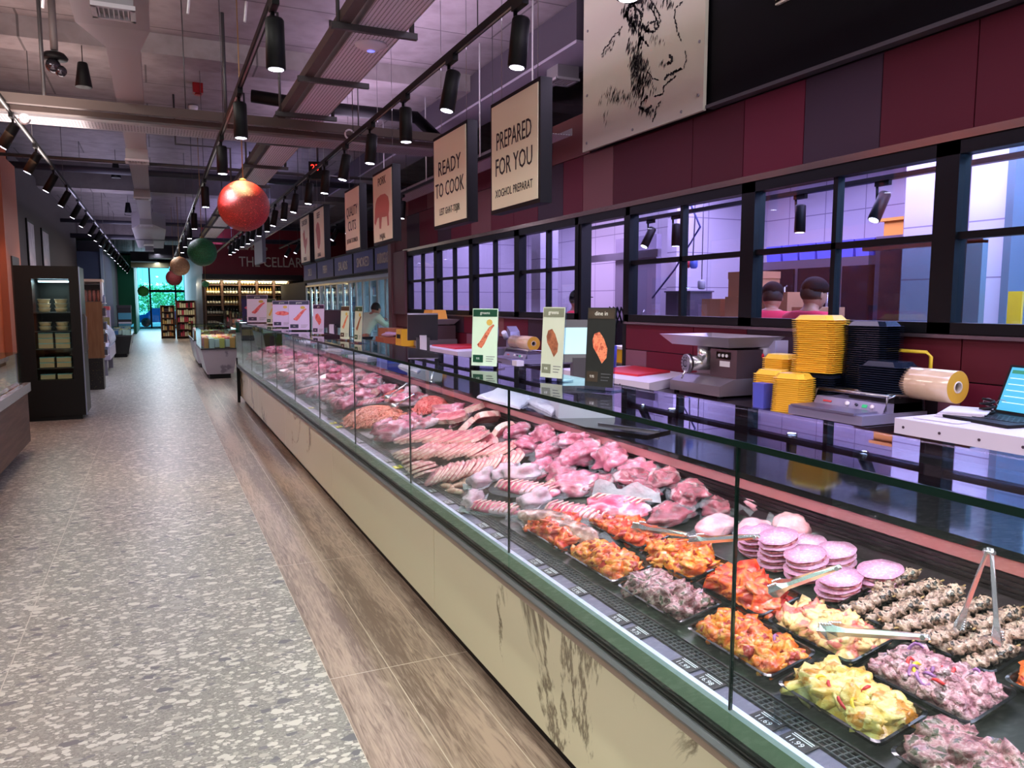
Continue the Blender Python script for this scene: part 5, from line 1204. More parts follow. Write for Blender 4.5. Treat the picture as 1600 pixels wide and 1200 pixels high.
for k, (x_, y_, h, rz, s, l) in enumerate([(905, 690, 0.06, 0.4, 0.55, 'brown topped packed ham against the rear wall'), (868, 760, 0.01, 0.3, 0.45, 'brown mottled packed piece between the pink joints'), (893, 842, 0.0, -1.35, 0.95, 'long brown roast roll in film lying in front of the lamb rack'), (856, 826, 0.01, -1.2, 0.9, 'long pale brown roast roll in film next to the black grille')]):
    place('brown', mk_brown, 2, on(x_, y_), rz, l, None, h, s, i=k)
for k, (x_, y_, h, rz, s, l) in enumerate([(758, 765, 0.02, 0.5, 0.95, 'white printed film pack with a blue tie nearest to the sausages'), (792, 757, 0.03, 0.2, 0.85, 'white printed film pack behind the long ribs'), (818, 762, 0.03, -0.3, 0.95, 'white printed film pack with a red mark behind the ribs'),
                                           (742, 790, 0.0, 0.9, 0.85, 'crumpled white film pack in front next to the grille'), (840, 795, 0.01, 0.2, 0.9, 'clear white film pack on the end of the flat ribs')]):
    place('wrap', mk_wrap, 2, on(x_, y_), rz, l, None, h, s, i=k)

for k, (x_, y_, h, rz, s_, l) in enumerate([(1040, 775, 0.05, 0.5, 0.95, 'dark red packed joint lying over two others near the rear wall'), (1075, 800, 0.045, 1.1, 0.9, 'dark red packed joint touching the leftmost chicken pack'), (968, 750, 0.0, 0.2, 1.05, 'dark red packed joint low under the pink heap'), (1120, 800, 0.0, 0.9, 0.8, 'small dark red packed piece behind the leftmost chicken pack')]):
    place('beef', mk_beef, 3, on(x_, y_), rz, l, None, h, s_, i=k+1)
for k, (x_, y_, h, rz, s_, l) in enumerate([(880, 745, 0.0, 1.0, 1.0, 'pink packed joint under the forward leaning one'), (935, 722, 0.02, 0.5, 1.0, 'pink packed joint against the rear wall behind the heap'), (980, 740, 0.0, 0.2, 1.0, 'pink packed joint at the rear right of the heap'), (850, 705, 0.06, 1.2, 0.85, 'small pink bagged joint on top near the brown ham'), (895, 725, 0.09, 1.9, 0.8, 'pink packed joint crowning the heap'), (812, 690, 0.03, 0.2, 0.8, 'pink bagged joint beside the thick chops')]):
    place('pink', mk_pink, 3, on(x_, y_), rz, l, None, h, s_, i=k+2)
def rib_slab(v):
    t = thing('rib_slab_pack', 'ribs', 'meat pack', (0,0,0))
    MB().blob((0, 0, 0.022), (0.20, 0.052, 0.026), 90+v, 0.12, 1.5, 30, 10, flat=0.8).build('rib_meat', M_PACK, t)
    for i in range(11):
        x = -0.16+0.032*i
        MB().tube([(x, -0.05, 0.03), (x+0.006, -0.015, 0.049), (x+0.010, 0.035, 0.044)], [0.004, 0.0055, 0.004], 6).build('rib_bone', M_FAT, t)
    f = MB(); skirt(f, 0.23, 0.07, 0.003, 90+v); f.build('plastic_film', FILM, t)
    KIDS[t.name] = [(c, []) for c in t.children]
    return t
place('rib', rib_slab, 1, on(825, 778), -1.25, 'long slab of ribs in film lying across the middle of the case', None, 0.02)
place('rib', rib_slab, 1, on(775, 800), -1.15, 'flat slab of ribs in film next to the black grille', None, 0.0, 0.85)
place('rib', rib_slab, 1, on(905, 815), -1.25, 'knobbly pink rib slab behind the brown roast rolls', None, 0.02, 0.9)
# lamb rack with upright film flap
t = thing('lamb_rack_pack', 'pink lamb rack in film with bare ribs and a tall clear film flap', 'meat pack', (0,0,0))
MB().blob((0, 0, 0.035), (0.15, 0.075, 0.042), 99, 0.15, 1.8, 26, 12, flat=0.8).build('rack_meat', M_PACK, t)
for i in range(9):
    x = -0.11+0.027*i
    MB().tube([(x, -0.01, 0.07), (x+0.004, 0.035, 0.070), (x+0.010, 0.075, 0.052)], [0.004, 0.0048, 0.003], 7).build('rib_bone', M_FAT, t)
f = MB()
for i in range(12):
    x = -0.17+0.03*i; z = 0.035+0.02*math.sin(i*1.1)
    f.v += [(x, 0.07, 0.045), (x+0.01*math.sin(i), 0.095+0.01*math.cos(i*2), z+0.055), (x, 0.072, 0.044), (x+0.01*math.sin(i), 0.097+0.01*math.cos(i*2), z+0.055)]
for i in range(11):
    a = 4*i; f.f += [(a, a+1, a+5, a+4), (a+2, a+6, a+7, a+3)]; f.m += [0, 0]; f.s += [True, True]
f.build('film_flap', FILMW, t)
p = on(965, 812); t.location = (p.x, p.y, p.z+0.012); t.rotation_euler = deck_euler(-1.2)

# sausages
def mk_saus(v):
    t = thing('sausage', 'sausage', 'sausage', (0,0,0))
    pts = [(-0.055+0.0157*i, 0.008*math.sin(i*0.5+v), 0.014) for i in range(8)]
    MB().tube(pts, [0.006, 0.012, 0.0135, 0.014, 0.014, 0.0135, 0.012, 0.006], 10).build('sausage_body', meat('sausage_pink', (206, 130, 116), (226, 160, 142), (236, 190, 170), 40), t)
    MB().tube([(-0.055, 0.008*math.sin(v), 0.014), (-0.064, 0.002, 0.016)], [0.004, 0.002], 6).build('tied_end', M_FAT, t)
    KIDS[t.name] = [(c, []) for c in t.children]
    return t
for k, (x_, y_, h, rz) in enumerate([(700, 765, 0, -1.3), (712, 772, 0, -1.0), (724, 762, 0.0, -0.6), (708, 752, 0.02, -0.9), (722, 750, 0.022, -0.5), (738, 755, 0.0, -0.7), (690, 752, 0.0, -1.5)]):
    place('saus', mk_saus, 2, on(x_, y_), rz, 'pink sausage between the sliced pork and the printed packs, %s' % ['closest to the grille', 'second from the grille', 'third from the grille', 'top left', 'top right', 'beside the printed pack', 'farthest along'][k], 'sausages in the small heap', h, i=k)

# pork slices in overlapping rows
mk_sl = lambda v: slice_cut(v*3+1)
def row(pa, pb, n, label, group, lift=0.9, h0=0.045, sc=1.0, yaw=0.0):
    a = on(*pa); b = on(*pb); d = (b-a).normalized(); ang = math.atan2(d.y, d.x)
    for k in range(n):
        q = a.lerp(b, k/(n-1)); w = ORD[k] if k < 20 else 'number %d' % (k+1)
        # slices lean back along the row
        M_ = Matrix.Rotation(-SL, 3, 'Y') @ Matrix.Rotation(ang-PI/2+yaw, 3, 'Z') @ Matrix.Rotation(lift+0.05*math.sin(k*2.1), 3, 'X')
        place('slice', mk_sl, 4, q, 0, '%s, %s' % (label, w), group, h0+0.006*math.sin(k*1.3), sc*(1+0.05*math.sin(k)), i=k, eul=M_.to_euler())
row((805, 735), (678, 758), 20, 'leaning pork slice with a white fat rim in the long near row', 'near row of pork slices', 0.95, 0.05, 1.15)
row((668, 748), (632, 712), 10, 'pork belly slice at the front edge of the pork heap', 'front edge pork slices', 1.15, 0.03, 1.0)
row((790, 722), (650, 722), 18, 'leaning pork slice in the second row behind the near one', 'second row of pork slices', 1.25, 0.065, 1.35)
row((740, 708), (640, 702), 10, 'flat pork slice on top of the pork heap', 'flat pork slices on the heap', 1.42, 0.085, 1.5)
mk_chop = lambda v: slice_cut(30+v*5, 0.085, 0.065, 0.035, name='pork_chop')
for k, (x_, y_, h, rx, rz, s, l) in enumerate([(745, 662, 0.11, 1.4, 0.3, 1.0, 'thick pork chop on top of the chop heap in the rear'), (728, 680, 0.05, 0.9, 0.8, 1.0, 'thick pork chop at the left of the chop heap'), (762, 672, 0.08, 1.0, -0.5, 1.0, 'thick red pork chop at the right of the chop heap'), (745, 690, 0.04, 1.2, 1.5, 1.0, 'thick pork chop at the bottom of the chop heap'),
                                              (788, 690, 0.045, 0.5, 0.2, 1.05, 'round orange-pink meat cut standing at the end of the chop heap'), (715, 668, 0.07, 1.3, 2.2, 0.9, 'thick pork chop behind the left side of the chop heap'), (760, 700, 0.03, 0.8, 2.6, 0.85, 'small pork chop in front of the chop heap')]):
    place('chop', mk_chop, 3, on(x_, y_), 0, l, None, h, s, i=k, eul=(Matrix.Rotation(-SL, 3, 'Y') @ Matrix.Rotation(rz, 3, 'Z') @ Matrix.Rotation(rx, 3, 'X')).to_euler())
p = on(745, 690); tray(p.x-0.11, min(p.x+0.11, 1.87), p.y-0.28, p.y+0.28, 'black tray under the heap of thick pork chops')

# minced meat mounds (strands nobody could count)
def mince(px_, py_, rx, ry, h, m, label, seed, n=420):
    p = on(px_, py_); rs = random.Random(seed); b = MB()
    b.blob((0, 0, 0.004), (rx*0.95, ry*0.95, h*0.9), seed, 0.08, 2, 24, 12, flat=0.02)
    for k in range(n):
        a = rs.uniform(0, 2*PI); q = math.sqrt(rs.random()); x, y = q*rx*math.cos(a), q*ry*math.sin(a); z = h*math.sqrt(max(0, 1-q*q*0.96))
        d = rs.uniform(0, 2*PI); l = 0.015; pts = []
        for i in range(4):
            pts.append((x, y, z+rs.uniform(-.002, .004))); x += l*math.cos(d); y += l*math.sin(d); d += rs.uniform(-.7, .7)
            z = h*math.sqrt(max(0.0, 1-min(1, (x/rx)**2+(y/ry)**2)*0.96))
        b.tube(pts, 0.0058, 5, caps=False)
    o = b.build('minced_meat', m); o.location = p; o.rotation_euler = deck_euler(0); tag(o, label, 'minced meat', None, 'stuff'); return o, p
mo, pm = mince(675, 642, 0.12, 0.19, 0.10, M_MINCE, 'domed heap of bright red minced beef with an upright scoop', 5)
tray(pm.x-0.13, min(1.87, pm.x+0.13), pm.y-0.2, pm.y+0.2, 'black tray under the domed red mince')
mo2, pm2 = mince(625, 620, 0.11, 0.24, 0.045, M_MINCE, 'low heap of bright red mince behind the crossed scoops', 6)
mo3, pm3 = mince(583, 655, 0.20, 0.38, 0.07, M_MINCE2, 'wide heap of orange-pink minced meat at the front of the case', 8, 700)

# steel scoops
def scoop(px_, py_, h, tipdx, tipdy, tipz, label):
    p = on(px_, py_); t = thing('steel_scoop', label, 'scoop', (p.x, p.y, p.z+h))
    c = Vector((p.x, p.y, p.z+h))
    MB().lathe([(0.034*math.sin(PI*k/16), 0.034*math.cos(PI*k/16)) for k in range(4, 17)], 18, c).build('bowl', CHROME, t)
    MB().tube([c+Vector((0, 0, 0.01)), c+Vector((tipdx*0.5, tipdy*0.5, tipz*0.5)), c+Vector((tipdx, tipdy, tipz))], [0.009, 0.008, 0.007], 10).build('handle', CHROME, t)
    return t
scoop(672, 625, 0.10, 0.05, 0.03, 0.16, 'steel scoop with its handle up in the domed red mince')
scoop(607, 640, 0.09, 0.12, -0.10, 0.12, 'steel scoop lying across the low red mince heap')
scoop(617, 650, 0.07, 0.11, -0.12, 0.10, 'small steel scoop resting beside the orange mince')

# tongs
def tongs(p0, p1, spread, label, up=Vector((0, 0, 1))):
    p0 = Vector(p0); p1 = Vector(p1); t = thing('serving_tongs', label, 'tongs', tuple(p0)); d = (p1-p0).normalized(); s_ = d.cross(up).normalized(); n_ = s_.cross(d).normalized()
    L_ = (p1-p0).length
    for sg in (-1, 1):
        b = MB(); prof = [(0.0, 0.006), (0.35, 0.009), (0.72, 0.009), (0.80, 0.013), (0.90, 0.021), (0.97, 0.017), (1.0, 0.006)]
        for (u, w) in prof:
            c = p0+d*(u*L_)+s_*sg*(0.004+spread*u); cup = 0.006 if u > 0.75 else 0.004
            b.v += [tuple(c-n_*w), tuple(c-s_*sg*(-cup)), tuple(c+n_*w), tuple(c-n_*w-s_*sg*0.0015), tuple(c+s_*sg*(cup-0.0015)), tuple(c+n_*w-s_*sg*0.0015)]
        for i in range(len(prof)-1):
            o = 6*i
            for q in ((0, 1), (1, 2), (2, 5), (5, 4), (4, 3), (3, 0)):
                b.f.append((o+q[0], o+q[1], o+6+q[1], o+6+q[0])); b.m.append(0); b.s.append(False)
        arm = b.build('arm', CHROME, t)
        sc = MB()
        for k in range(5): sc.blob(p0+d*(L_*(0.86+0.028*k))+s_*sg*(0.004+spread*0.9)+n_*0.016, (0.004, 0.004, 0.004), k, 0, 1, 6, 5)
        g_ = sc.build('scalloped_tip', CHROME, t); g_.parent = arm
    MB().tube([p0-s_*0.012+d*0.01, p0+s_*0.012+d*0.01], 0.006, 10).build('hinge', CHROME, t)
    return t
def pt(px_, py_, h): return on_deck(px_, py_, h)
tongs(pt(1452, 996, 0.10), pt(1285, 984, 0.055), 0.022, 'steel tongs lying on the yellow and pink chicken', Vector((0.2, 0, 1)))
tongs(pt(1314, 885, 0.14), pt(1205, 922, 0.06), 0.020, 'steel tongs reaching over the burgers onto the bright red meat', Vector((0, 0, 1)))
tongs(pt(1186, 838, 0.12), pt(1082, 845, 0.06), 0.016, 'steel tongs above the orange-red ribs at the glass joint', Vector((0, 0, 1)))
tongs(pt(1075, 836, 0.10), pt(993, 823, 0.06), 0.012, 'steel tongs with a yellow inside farthest along the case', Vector((0, 0, 1)))
a = pt(1537, 828, 0.30); b_ = Vector((1.66, 1.08, deck_z(1.66)+0.05))
a = Vector((1.70, 1.09, deck_z(1.7)+0.245)); tongs(a, b_, 0.045, 'steel tongs standing upright in the spiced skewers', Vector((1, 0, 0)))

# far half of the case: mixed packed and sliced meat
rf = random.Random(33)
kinds = [('beef', mk_beef, 3, 'dark red vacuum-packed joint heaped in the far half of the case', 'dark red packs, far half'), ('pink', mk_pink, 3, 'pink marbled vacuum-packed joint heaped in the far half of the case', 'pink packs, far half'),
         ('wrap', mk_wrap, 2, 'small pack in white-streaked film in the far half of the case', 'white film packs, far half'), ('rib', rib_slab, 1, 'flat rib slab in film in the far half of the case', 'rib slabs, far half'),
         ('chop', mk_chop, 3, 'thick pale-rimmed chop in the far half of the case', 'thick chops, far half')]
y = 4.7; n = 0
while y < 12.9:
    for xi, x in enumerate((1.36, 1.52, 1.68, 1.80)):
        if abs(y-pm3.y) < 0.42 and x < pm3.x+0.2: continue
        if abs(y-pm2.y) < 0.28 and x > 1.6: continue
        if abs(y-pm.y) < 0.25 and x > 1.6: continue
        if y < 5.6 and x < 1.5 and y < pm3.y: pass
        k = rf.choices((0, 1, 2, 3, 4), (4, 4, 2, 1.5, 2))[0]
        key, mk, nv, lab, grp = kinds[k]
        xx = x+rf.uniform(-.02, .02)
        place(key, mk, nv, (xx, y+rf.uniform(-.05, .05), deck_z(xx)), rf.uniform(-1.6, 1.6), lab, grp, rf.uniform(0.0, 0.03)+(0.04 if k == 4 else 0), rf.uniform(0.85, 1.2), rf.uniform(-.1, .2), i=n, eul=None if k != 4 else (Matrix.Rotation(rf.uniform(0, 3), 3, 'Z') @ Matrix.Rotation(rf.uniform(1.0, 1.5), 3, 'X')).to_euler())
        n += 1
    y += 0.16
for k in range(46):
    y = 4.9+k*0.17; x = 1.5+0.25*rf.random(); kk = rf.choice((0, 1, 1, 4)); key, mk, nv, lab, grp = kinds[kk]
    if abs(y-pm3.y) < 0.42 or abs(y-pm2.y) < 0.3 or abs(y-pm.y) < 0.25: continue
    place(key, mk, nv, (x, y, deck_z(x)), rf.uniform(-1.6, 1.6), lab, grp, 0.07, rf.uniform(0.85, 1.1), rf.uniform(-.2, .2), i=k, eul=None if kk != 4 else (Matrix.Rotation(rf.uniform(0, 3), 3, 'Z') @ Matrix.Rotation(rf.uniform(1.0, 1.5), 3, 'X')).to_euler())
# ------------------------------------------------------------------ staff side worktop: scales, cloths, boards
WT = 1.0            # top of the black granite worktop
SCG = mat('scale_grey', (176, 170, 184), 0.4); SCD = mat('scale_dark', (40, 38, 46), 0.35)
def scale_(x, y, rz, label, front=True, s=1.0):
    t = thing('counter_scale', label, 'scale', (0,0,0))
    MB().obox((0, 0, 0.045), (0.30*s, 0.36*s, 0.09), None, 0, 0.96).build('base', SCG, t)
    MB().obox((0, 0, 0.098), (0.28*s, 0.34*s, 0.012)).build('weighing_plate', STEEL, t)
    MB().obox((0.02, 0.12, 0.20), (0.06, 0.09, 0.22)).build('column', SCG, t)
    M_ = RX(-0.28)
    hd = MB().obox((0.02, 0.10, 0.385), (0.27, 0.045, 0.24), M_).build('display_head', SCD, t)
    if front:
        sc = MB().obox((0.02, 0.10, 0.385) , (0.22, 0.049, 0.15), M_)
        o = sc.build('screen', mat('scale_screen', (150, 190, 196), 0.3, emit=(120, 170, 180), estr=0.7), t); o.parent = hd
    MB().obox((0.02, 0.085, 0.235), (0.12, 0.10, 0.12), RX(-0.1)).build('label_printer', SCD, t)
    t.location = (x, y, WT); t.rotation_euler = (0, 0, rz)
    return t
scale_(2.08, 3.62, -0.35, 'grey counter scale with a dark touch screen behind the two nearest price signs')
scale_(2.20, 6.7, 2.9, 'grey counter scale seen from behind its dark display in front of the red board', False)
scale_(2.20, 10.6, 2.8, 'small counter scale seen from behind, farthest along the worktop', False)

def sheet(px_list, z, label, name, m, seed=0, amp=0.02, n=14, cat='cloth'):
    c = [at_z(x_, y_, z) for x_, y_ in px_list]; off = Vector((seed, 0, 0)); b = MB()
    for k in (0, 1):
        for j in range(n+1):
            for i in range(n+1):
                u, v = i/n, j/n; p = (c[0]*(1-u)+c[1]*u)*(1-v) + (c[3]*(1-u)+c[2]*u)*v
                w = math.sin(PI*u)*math.sin(PI*v)
                h = amp*(0.35+w)*(0.5+abs(noise.noise(Vector((u*4, v*4, 0))+off))*1.8)
                b.v.append((p.x+0.012*noise.noise(Vector((u*3, v*3, 5))+off), p.y, z+0.002+h*(1 if k == 0 else 0) - (0 if k == 0 else 0.001)))
    q = n+1
    for k in (0, 1):
        for j in range(n):
            for i in range(n):
                a = k*q*q+j*q+i; b.f.append((a, a+1, a+1+q, a+q) if k == 0 else (a+q, a+q+1, a+1, a)); b.m.append(0); b.s.append(True)
    edge = [i for i in range(q)] + [j*q+n for j in range(1, q)] + [n*q+i for i in range(n-1, -1, -1)] + [j*q for j in range(n-1, 0, -1)]
    for i in range(len(edge)):
        a, e = edge[i], edge[(i+1) % len(edge)]; b.f.append((a, a+q*q, e+q*q, e)); b.m.append(0); b.s.append(False)
    o = b.build(name, m, None, c[0]); tag(o, label, cat); return o
CLOTH = mat('white_cloth', (216, 210, 226), 0.8, bump=0.3, bscale=30)
cl = [on_deck(0, 0)]
sheet([(745, 622), (812, 640), (838, 622), (790, 606)], WT, 'white cloth folded on the black worktop, left of the crumpled plastic sheet', 'folded_cloth', CLOTH, 1, 0.035)
sheet([(808, 622), (862, 650), (905, 632), (862, 600)], WT, 'crumpled white plastic sheet on the worktop beside the nearest scale', 'plastic_sheet', mat('white_poly', (224, 216, 236), 0.25, bump=0.6, bscale=24), 2, 0.045)
sheet([(622, 573), (652, 583), (664, 575), (634, 564)], WT, 'small white cloth lying on the worktop behind the red mince', 'folded_cloth', CLOTH, 5, 0.03)
for (x_, y_, sx, sy, l) in [(2.12, 8.3, 0.34, 0.5, 'white chopping board on the worktop, nearest of the three'), (2.15, 11.9, 0.3, 0.45, 'white chopping board on the worktop, farthest of the three'), (2.12, 9.6, 0.34, 0.5, 'white chopping board on the worktop, middle one of three')]:
    o = MB().obox((x_, y_, WT+0.013), (sx, sy, 0.024), RZ(0.2)).build('chopping_board', mat('board_white', (214, 206, 222), 0.5), None, (x_, y_, WT)); tag(o, l, 'chopping board')
t = thing('blue_crate', 'low blue plastic crate on the worktop behind the far boards', 'crate', (2.2, 7.6, WT))
MB().obox((2.2, 7.65, WT+0.06), (0.28, 0.4, 0.12), None, 0, 1.06).build('crate_body', mat('blue_tub', (84, 92, 200), 0.4), t)
MB().obox((2.2, 7.65, WT+0.122), (0.31, 0.44, 0.008)).build('rim', mat('blue_tub', (84, 92, 200), 0.4), t)
t = thing('knife_holder', 'black display stand on the worktop near the scale base', 'stand', (1.98, 3.05, WT))
MB().obox((1.99, 3.02, WT+0.006), (0.2, 0.34, 0.01), RZ(0.4)).build('tray_base', BLACKG, t)
MB().obox((1.99, 3.02, WT+0.014), (0.01, 0.34, 0.012), RZ(0.4)).build('steel_edge', STEEL, t)

# ------------------------------------------------------------------ price signs on the glass shelf
ACR = glass('acrylic', (225, 232, 238), refl=2.0); SG_G = mat('sign_green', (16, 72, 50), 0.4); SG_M = mat('sign_mint', (206, 228, 206), 0.45); SG_L = mat('sign_lilac', (208, 190, 232), 0.45)
SG_D = mat('sign_dark', (40, 40, 40), 0.3); SG_N = mat('sign_navy', (44, 38, 78), 0.4); SG_O = mat('sign_olive', (196, 200, 184), 0.45)
FOOD = mat('print_food', (196, 84, 58), 0.5, var=[(0.5, (226, 134, 100)), (0.65, (160, 60, 44))], vscale=60); FOODR = mat('print_red', (206, 74, 84), 0.5, var=[(0.6, (232, 120, 120))], vscale=50); FOODB = mat('print_brown', (120, 66, 48), 0.5, var=[(0.6, (170, 100, 70))], vscale=50)
SHZ = 1.302
def shelf_sign(x, y, rz, w, h, label, board, head, food, word='greens', tilt=0.06, foodshape='long', headtext=None):
    # built facing -y (towards a reader looking along +y), then turned
    t = thing('price_sign', label, 'sign', (0,0,0), 'price signs standing on the glass shelf')
    M_ = RX(-tilt); z0 = 0.012
    def q(u0, u1, v0, v1, d, m, name, par=None):
        o = MB().obox(M_ @ Vector(((u0+u1)/2, d, (v0+v1)/2+z0)), (u1-u0, 0.0012, v1-v0), M_).build(name, m, t)
        if par is not None: o.parent = par
        return o
    MB().obox((0, 0.01, 0.003), (w*1.25, 0.075, 0.005)).build('acrylic_foot', ACR, t)
    MB().obox(M_ @ Vector((0, 0.004, h/2+z0-0.006)), (w+0.006, 0.003, h+0.012), M_).build('acrylic_holder', ACR, t)
    c = q(-w/2, w/2, 0, h, 0.0, board, 'card')
    q(-w/2+.004, w/2-.004, h*0.86, h-.004, -0.0014, head, 'header_band', c)
    def tx(s_, size, v, m, u=0, sx=1.0):
        o = text('printed_words', s_, size, (M_.to_4x4() @ face_front(u, -0.0026, v+z0)), m, None, sx=sx, ext=0.0002); o.parent = t
    if headtext: tx(headtext, h*0.075, h*0.925, mat('print_white', (236, 236, 230), 0.5))
    if foodshape == 'long': pl = [(-.22,-.30),(-.10,-.34),(.0,-.22),(.12,.0),(.26,.22),(.34,.30),(.30,.34),(.16,.26),(.02,.10),(-.14,-.12),(-.26,-.24)]
    elif foodshape == 'drop': pl = [(-.26,.10),(-.20,.24),(-.04,.28),(.10,.16),(.24,-.06),(.22,-.24),(.08,-.36),(-.06,-.20),(-.22,-.04)]
    else: pl = [(-.34,.0),(-.2,.12),(.1,.14),(.34,.06),(.36,-.06),(.1,-.14),(-.22,-.10)]
    def fm(u, v, d):
        p = M_ @ Vector((u, d, v)); return (p.x, p.y, p.z)
    o = MB().prism([(u*w*1.1, z0+h*0.52+v*h*0.62) for u, v in pl], fm, -0.0016, -0.0008).build('printed_food', food, t); o.parent = c
    if foodshape != 'drop':
        o = MB().prism([(w*(.18+.12*math.cos(a)), z0+h*(.76+.055*math.sin(a))) for a in [k*PI/4 for k in range(8)]], fm, -0.0024, -0.0012).build('printed_garnish', mat('print_gold', (206, 170, 80), 0.5), t); o.parent = c
    q(-w*.44, -w*.04, h*0.06, h*0.19, -0.0014, head, 'price_box', c)
    tx('9.95', h*0.05, h*0.125, mat('print_white', (236, 236, 230), 0.5), -w*.24, 0.8)
    for k in range(3): q(w*.08, w*(.42-.05*k), h*(0.16-0.04*k), h*(0.17-0.04*k), -0.0014, mat('print_grey', (90, 90, 96), 0.5), 'small_print', c)
    t.location = (x, y, SHZ); t.rotation_euler = (0, 0, rz)
    return t
# readers walk along the aisle: most signs are turned to face down the counter
shelf_sign(1.36, 2.25, -1.15, 0.115, 0.27, 'dark price sign with a roast picture, nearest on the glass shelf', SG_D, mat('sign_brown', (60, 48, 40), 0.4), FOOD, headtext='dine in', foodshape='drop')
shelf_sign(1.36, 2.60, -1.25, 0.115, 0.27, 'pale olive price sign with a brown meat picture, second nearest on the shelf', SG_O, mat('sign_olive_head', (120, 122, 104), 0.4), FOODB, headtext='greens', foodshape='drop')
shelf_sign(1.34, 3.22, -0.95, 0.135, 0.26, 'mint price sign with a green header and a kebab picture', SG_M, SG_G, FOOD, headtext='greens')
shelf_sign(1.34, 5.65, -1.38, 0.13, 0.26, 'narrow pale price sign with a green header in front of the lit fridges', SG_O, SG_G, FOODB, headtext='g')
shelf_sign(1.34, 6.10, -1.30, 0.14, 0.26, 'narrow beige price sign with a brown header, next to the green-headed one', SG_O, mat('sign_brown', (60, 48, 40), 0.4), FOOD)
shelf_sign(1.34, 7.20, -0.95, 0.14, 0.27, 'lilac price sign with a red drop-shaped meat picture beside the far scale', SG_L, SG_N, FOODR, headtext='gre', foodshape='drop')
shelf_sign(1.36, 8.35, -0.35, 0.215, 0.31, 'wide lilac price sign with a red sausage picture, navy header', SG_L, SG_N, FOODR, headtext='greens')
shelf_sign(1.34, 9.45, -0.35, 0.215, 0.31, 'wide lilac price sign with a pink flat meat picture, navy header', SG_L, SG_N, FOODR, headtext='greens', foodshape='flat')
shelf_sign(1.34, 11.9, -0.35, 0.30, 0.40, 'white price sign in a dark frame with a red sausage picture, far end', mat('sign_white', (226, 220, 240), 0.45), SG_N, FOODR, headtext='greens')
shelf_sign(1.34, 12.7, 0.25, 0.28, 0.40, 'dark purple menu board standing at the far end of the glass shelf', SG_N, SG_D, FOODR, foodshape='flat')
shelf_sign(1.40, 10.9, -0.9, 0.16, 0.34, 'pale yellow price sign turned aside between the lilac and white signs', SG_O, SG_G, mat('print_gold', (206, 170, 80), 0.5))

# ------------------------------------------------------------------ back tables along the windows
TZ = 0.95
def table(x0, x1, y0, y1, z, label, topm, n='work_table'):
    t = thing(n, label, 'table', (x0, y0, 0))
    MB().box(x0, x1, y0, y1, z-0.035, z).build('tabletop', topm, t)
    for (x, y) in ((x0+.05, y0+.05), (x1-.05, y0+.05), (x0+.05, y1-.05), (x1-.05, y1-.05)):
        MB().box(x-.02, x+.02, y-.02, y+.02, 0.006, z-0.035).build('leg', STEEL, t)
    MB().box(x0+.03, x1-.03, y0+.03, y1-.03, 0.3, 0.32).build('lower_shelf', STEEL, t)
    return t
DARKTOP = mat('dark_tabletop', (40, 32, 38), 0.12, spec=0.6)
table(3.30, 3.96, 2.83, 4.90, TZ, 'dark glossy table under the grinder, tray stacks and wrapping machine', DARKTOP)
table(3.20, 3.96, 5.00, 6.05, TZ, 'dark table under the near red chopping board', DARKTOP)
table(3.25, 3.96, 7.10, 8.40, TZ, 'dark table with the second film wrapper and its cables', DARKTOP)
table(3.20, 3.96, 8.5, 10.2, TZ, 'dark table holding the far red board and the slicer', DARKTOP)
table(3.10, 3.90, 10.4, 13.4, TZ, 'brown table with the cardboard boxes and the yellow scale', mat('brown_top', (120, 74, 46), 0.4))
WB_ = mat('board_white', (214, 206, 222), 0.5)
def slab(px_, z, th, label, m, name='chopping_board'):
    c = [at_z(x_, y_, z) for x_, y_ in px_]; b = MB(); n = len(c)
    b.add([(p.x, p.y, z-th) for p in c]+[(p.x, p.y, z) for p in c], [tuple(reversed(range(n))), tuple(range(n, 2*n))]+[(i, (i+1) % n, (i+1) % n+n, i+n) for i in range(n)])
    o = b.build(name, m, None, (c[0].x, c[0].y, z-th)); tag(o, label, 'chopping board'); return o
def slabw(c, z, th, label, m, name='chopping_board', cat='chopping board', edge=None):
    b = MB(); n = len(c); t = thing(name, label, cat, (c[0][0], c[0][1], z-th))
    r = [(x, y) for x, y in c]
    b.add([(p[0], p[1], z-th) for p in r]+[(p[0], p[1], z) for p in r], [tuple(reversed(range(n))), tuple(range(n, 2*n))]+[(i, (i+1) % n, (i+1) % n+n, i+n) for i in range(n)])
    b.build('board', m, t)
    if edge:
        for (x, y, zz) in edge: MB().lathe([(0.007, 0), (0.007, 0.004)], 8, (x, y, zz), RY(-PI/2)).build('dowel_mark', mat('dowel_dark', (60, 44, 60), 0.5), t)
    return t
slabw([(3.22, 4.62), (3.96, 5.08), (3.96, 6.0), (3.2, 6.0), (3.16, 5.3)], 1.02, 0.068, 'thick white butcher board on the near table with dowel marks', WB_, 'butcher_board', edge=[(3.185, 4.95, 0.98), (3.165, 5.25, 0.98)])
slabw([(3.42, 5.06), (3.86, 5.24), (3.88, 5.8), (3.36, 5.62)], 1.038, 0.0175, 'red chopping board on the near thick white board', mat('board_red', (206, 36, 52), 0.4))
slabw([(3.22, 8.55), (3.95, 8.7), (3.95, 10.1), (3.22, 10.1)], 1.02, 0.068, 'thick white butcher board beneath the far red board', WB_, 'butcher_board')
slabw([(3.36, 9.0), (3.9, 9.15), (3.9, 9.9), (3.36, 9.9)], 1.038, 0.0175, 'red chopping board in front of the far grinder', mat('board_red', (206, 36, 52), 0.4))
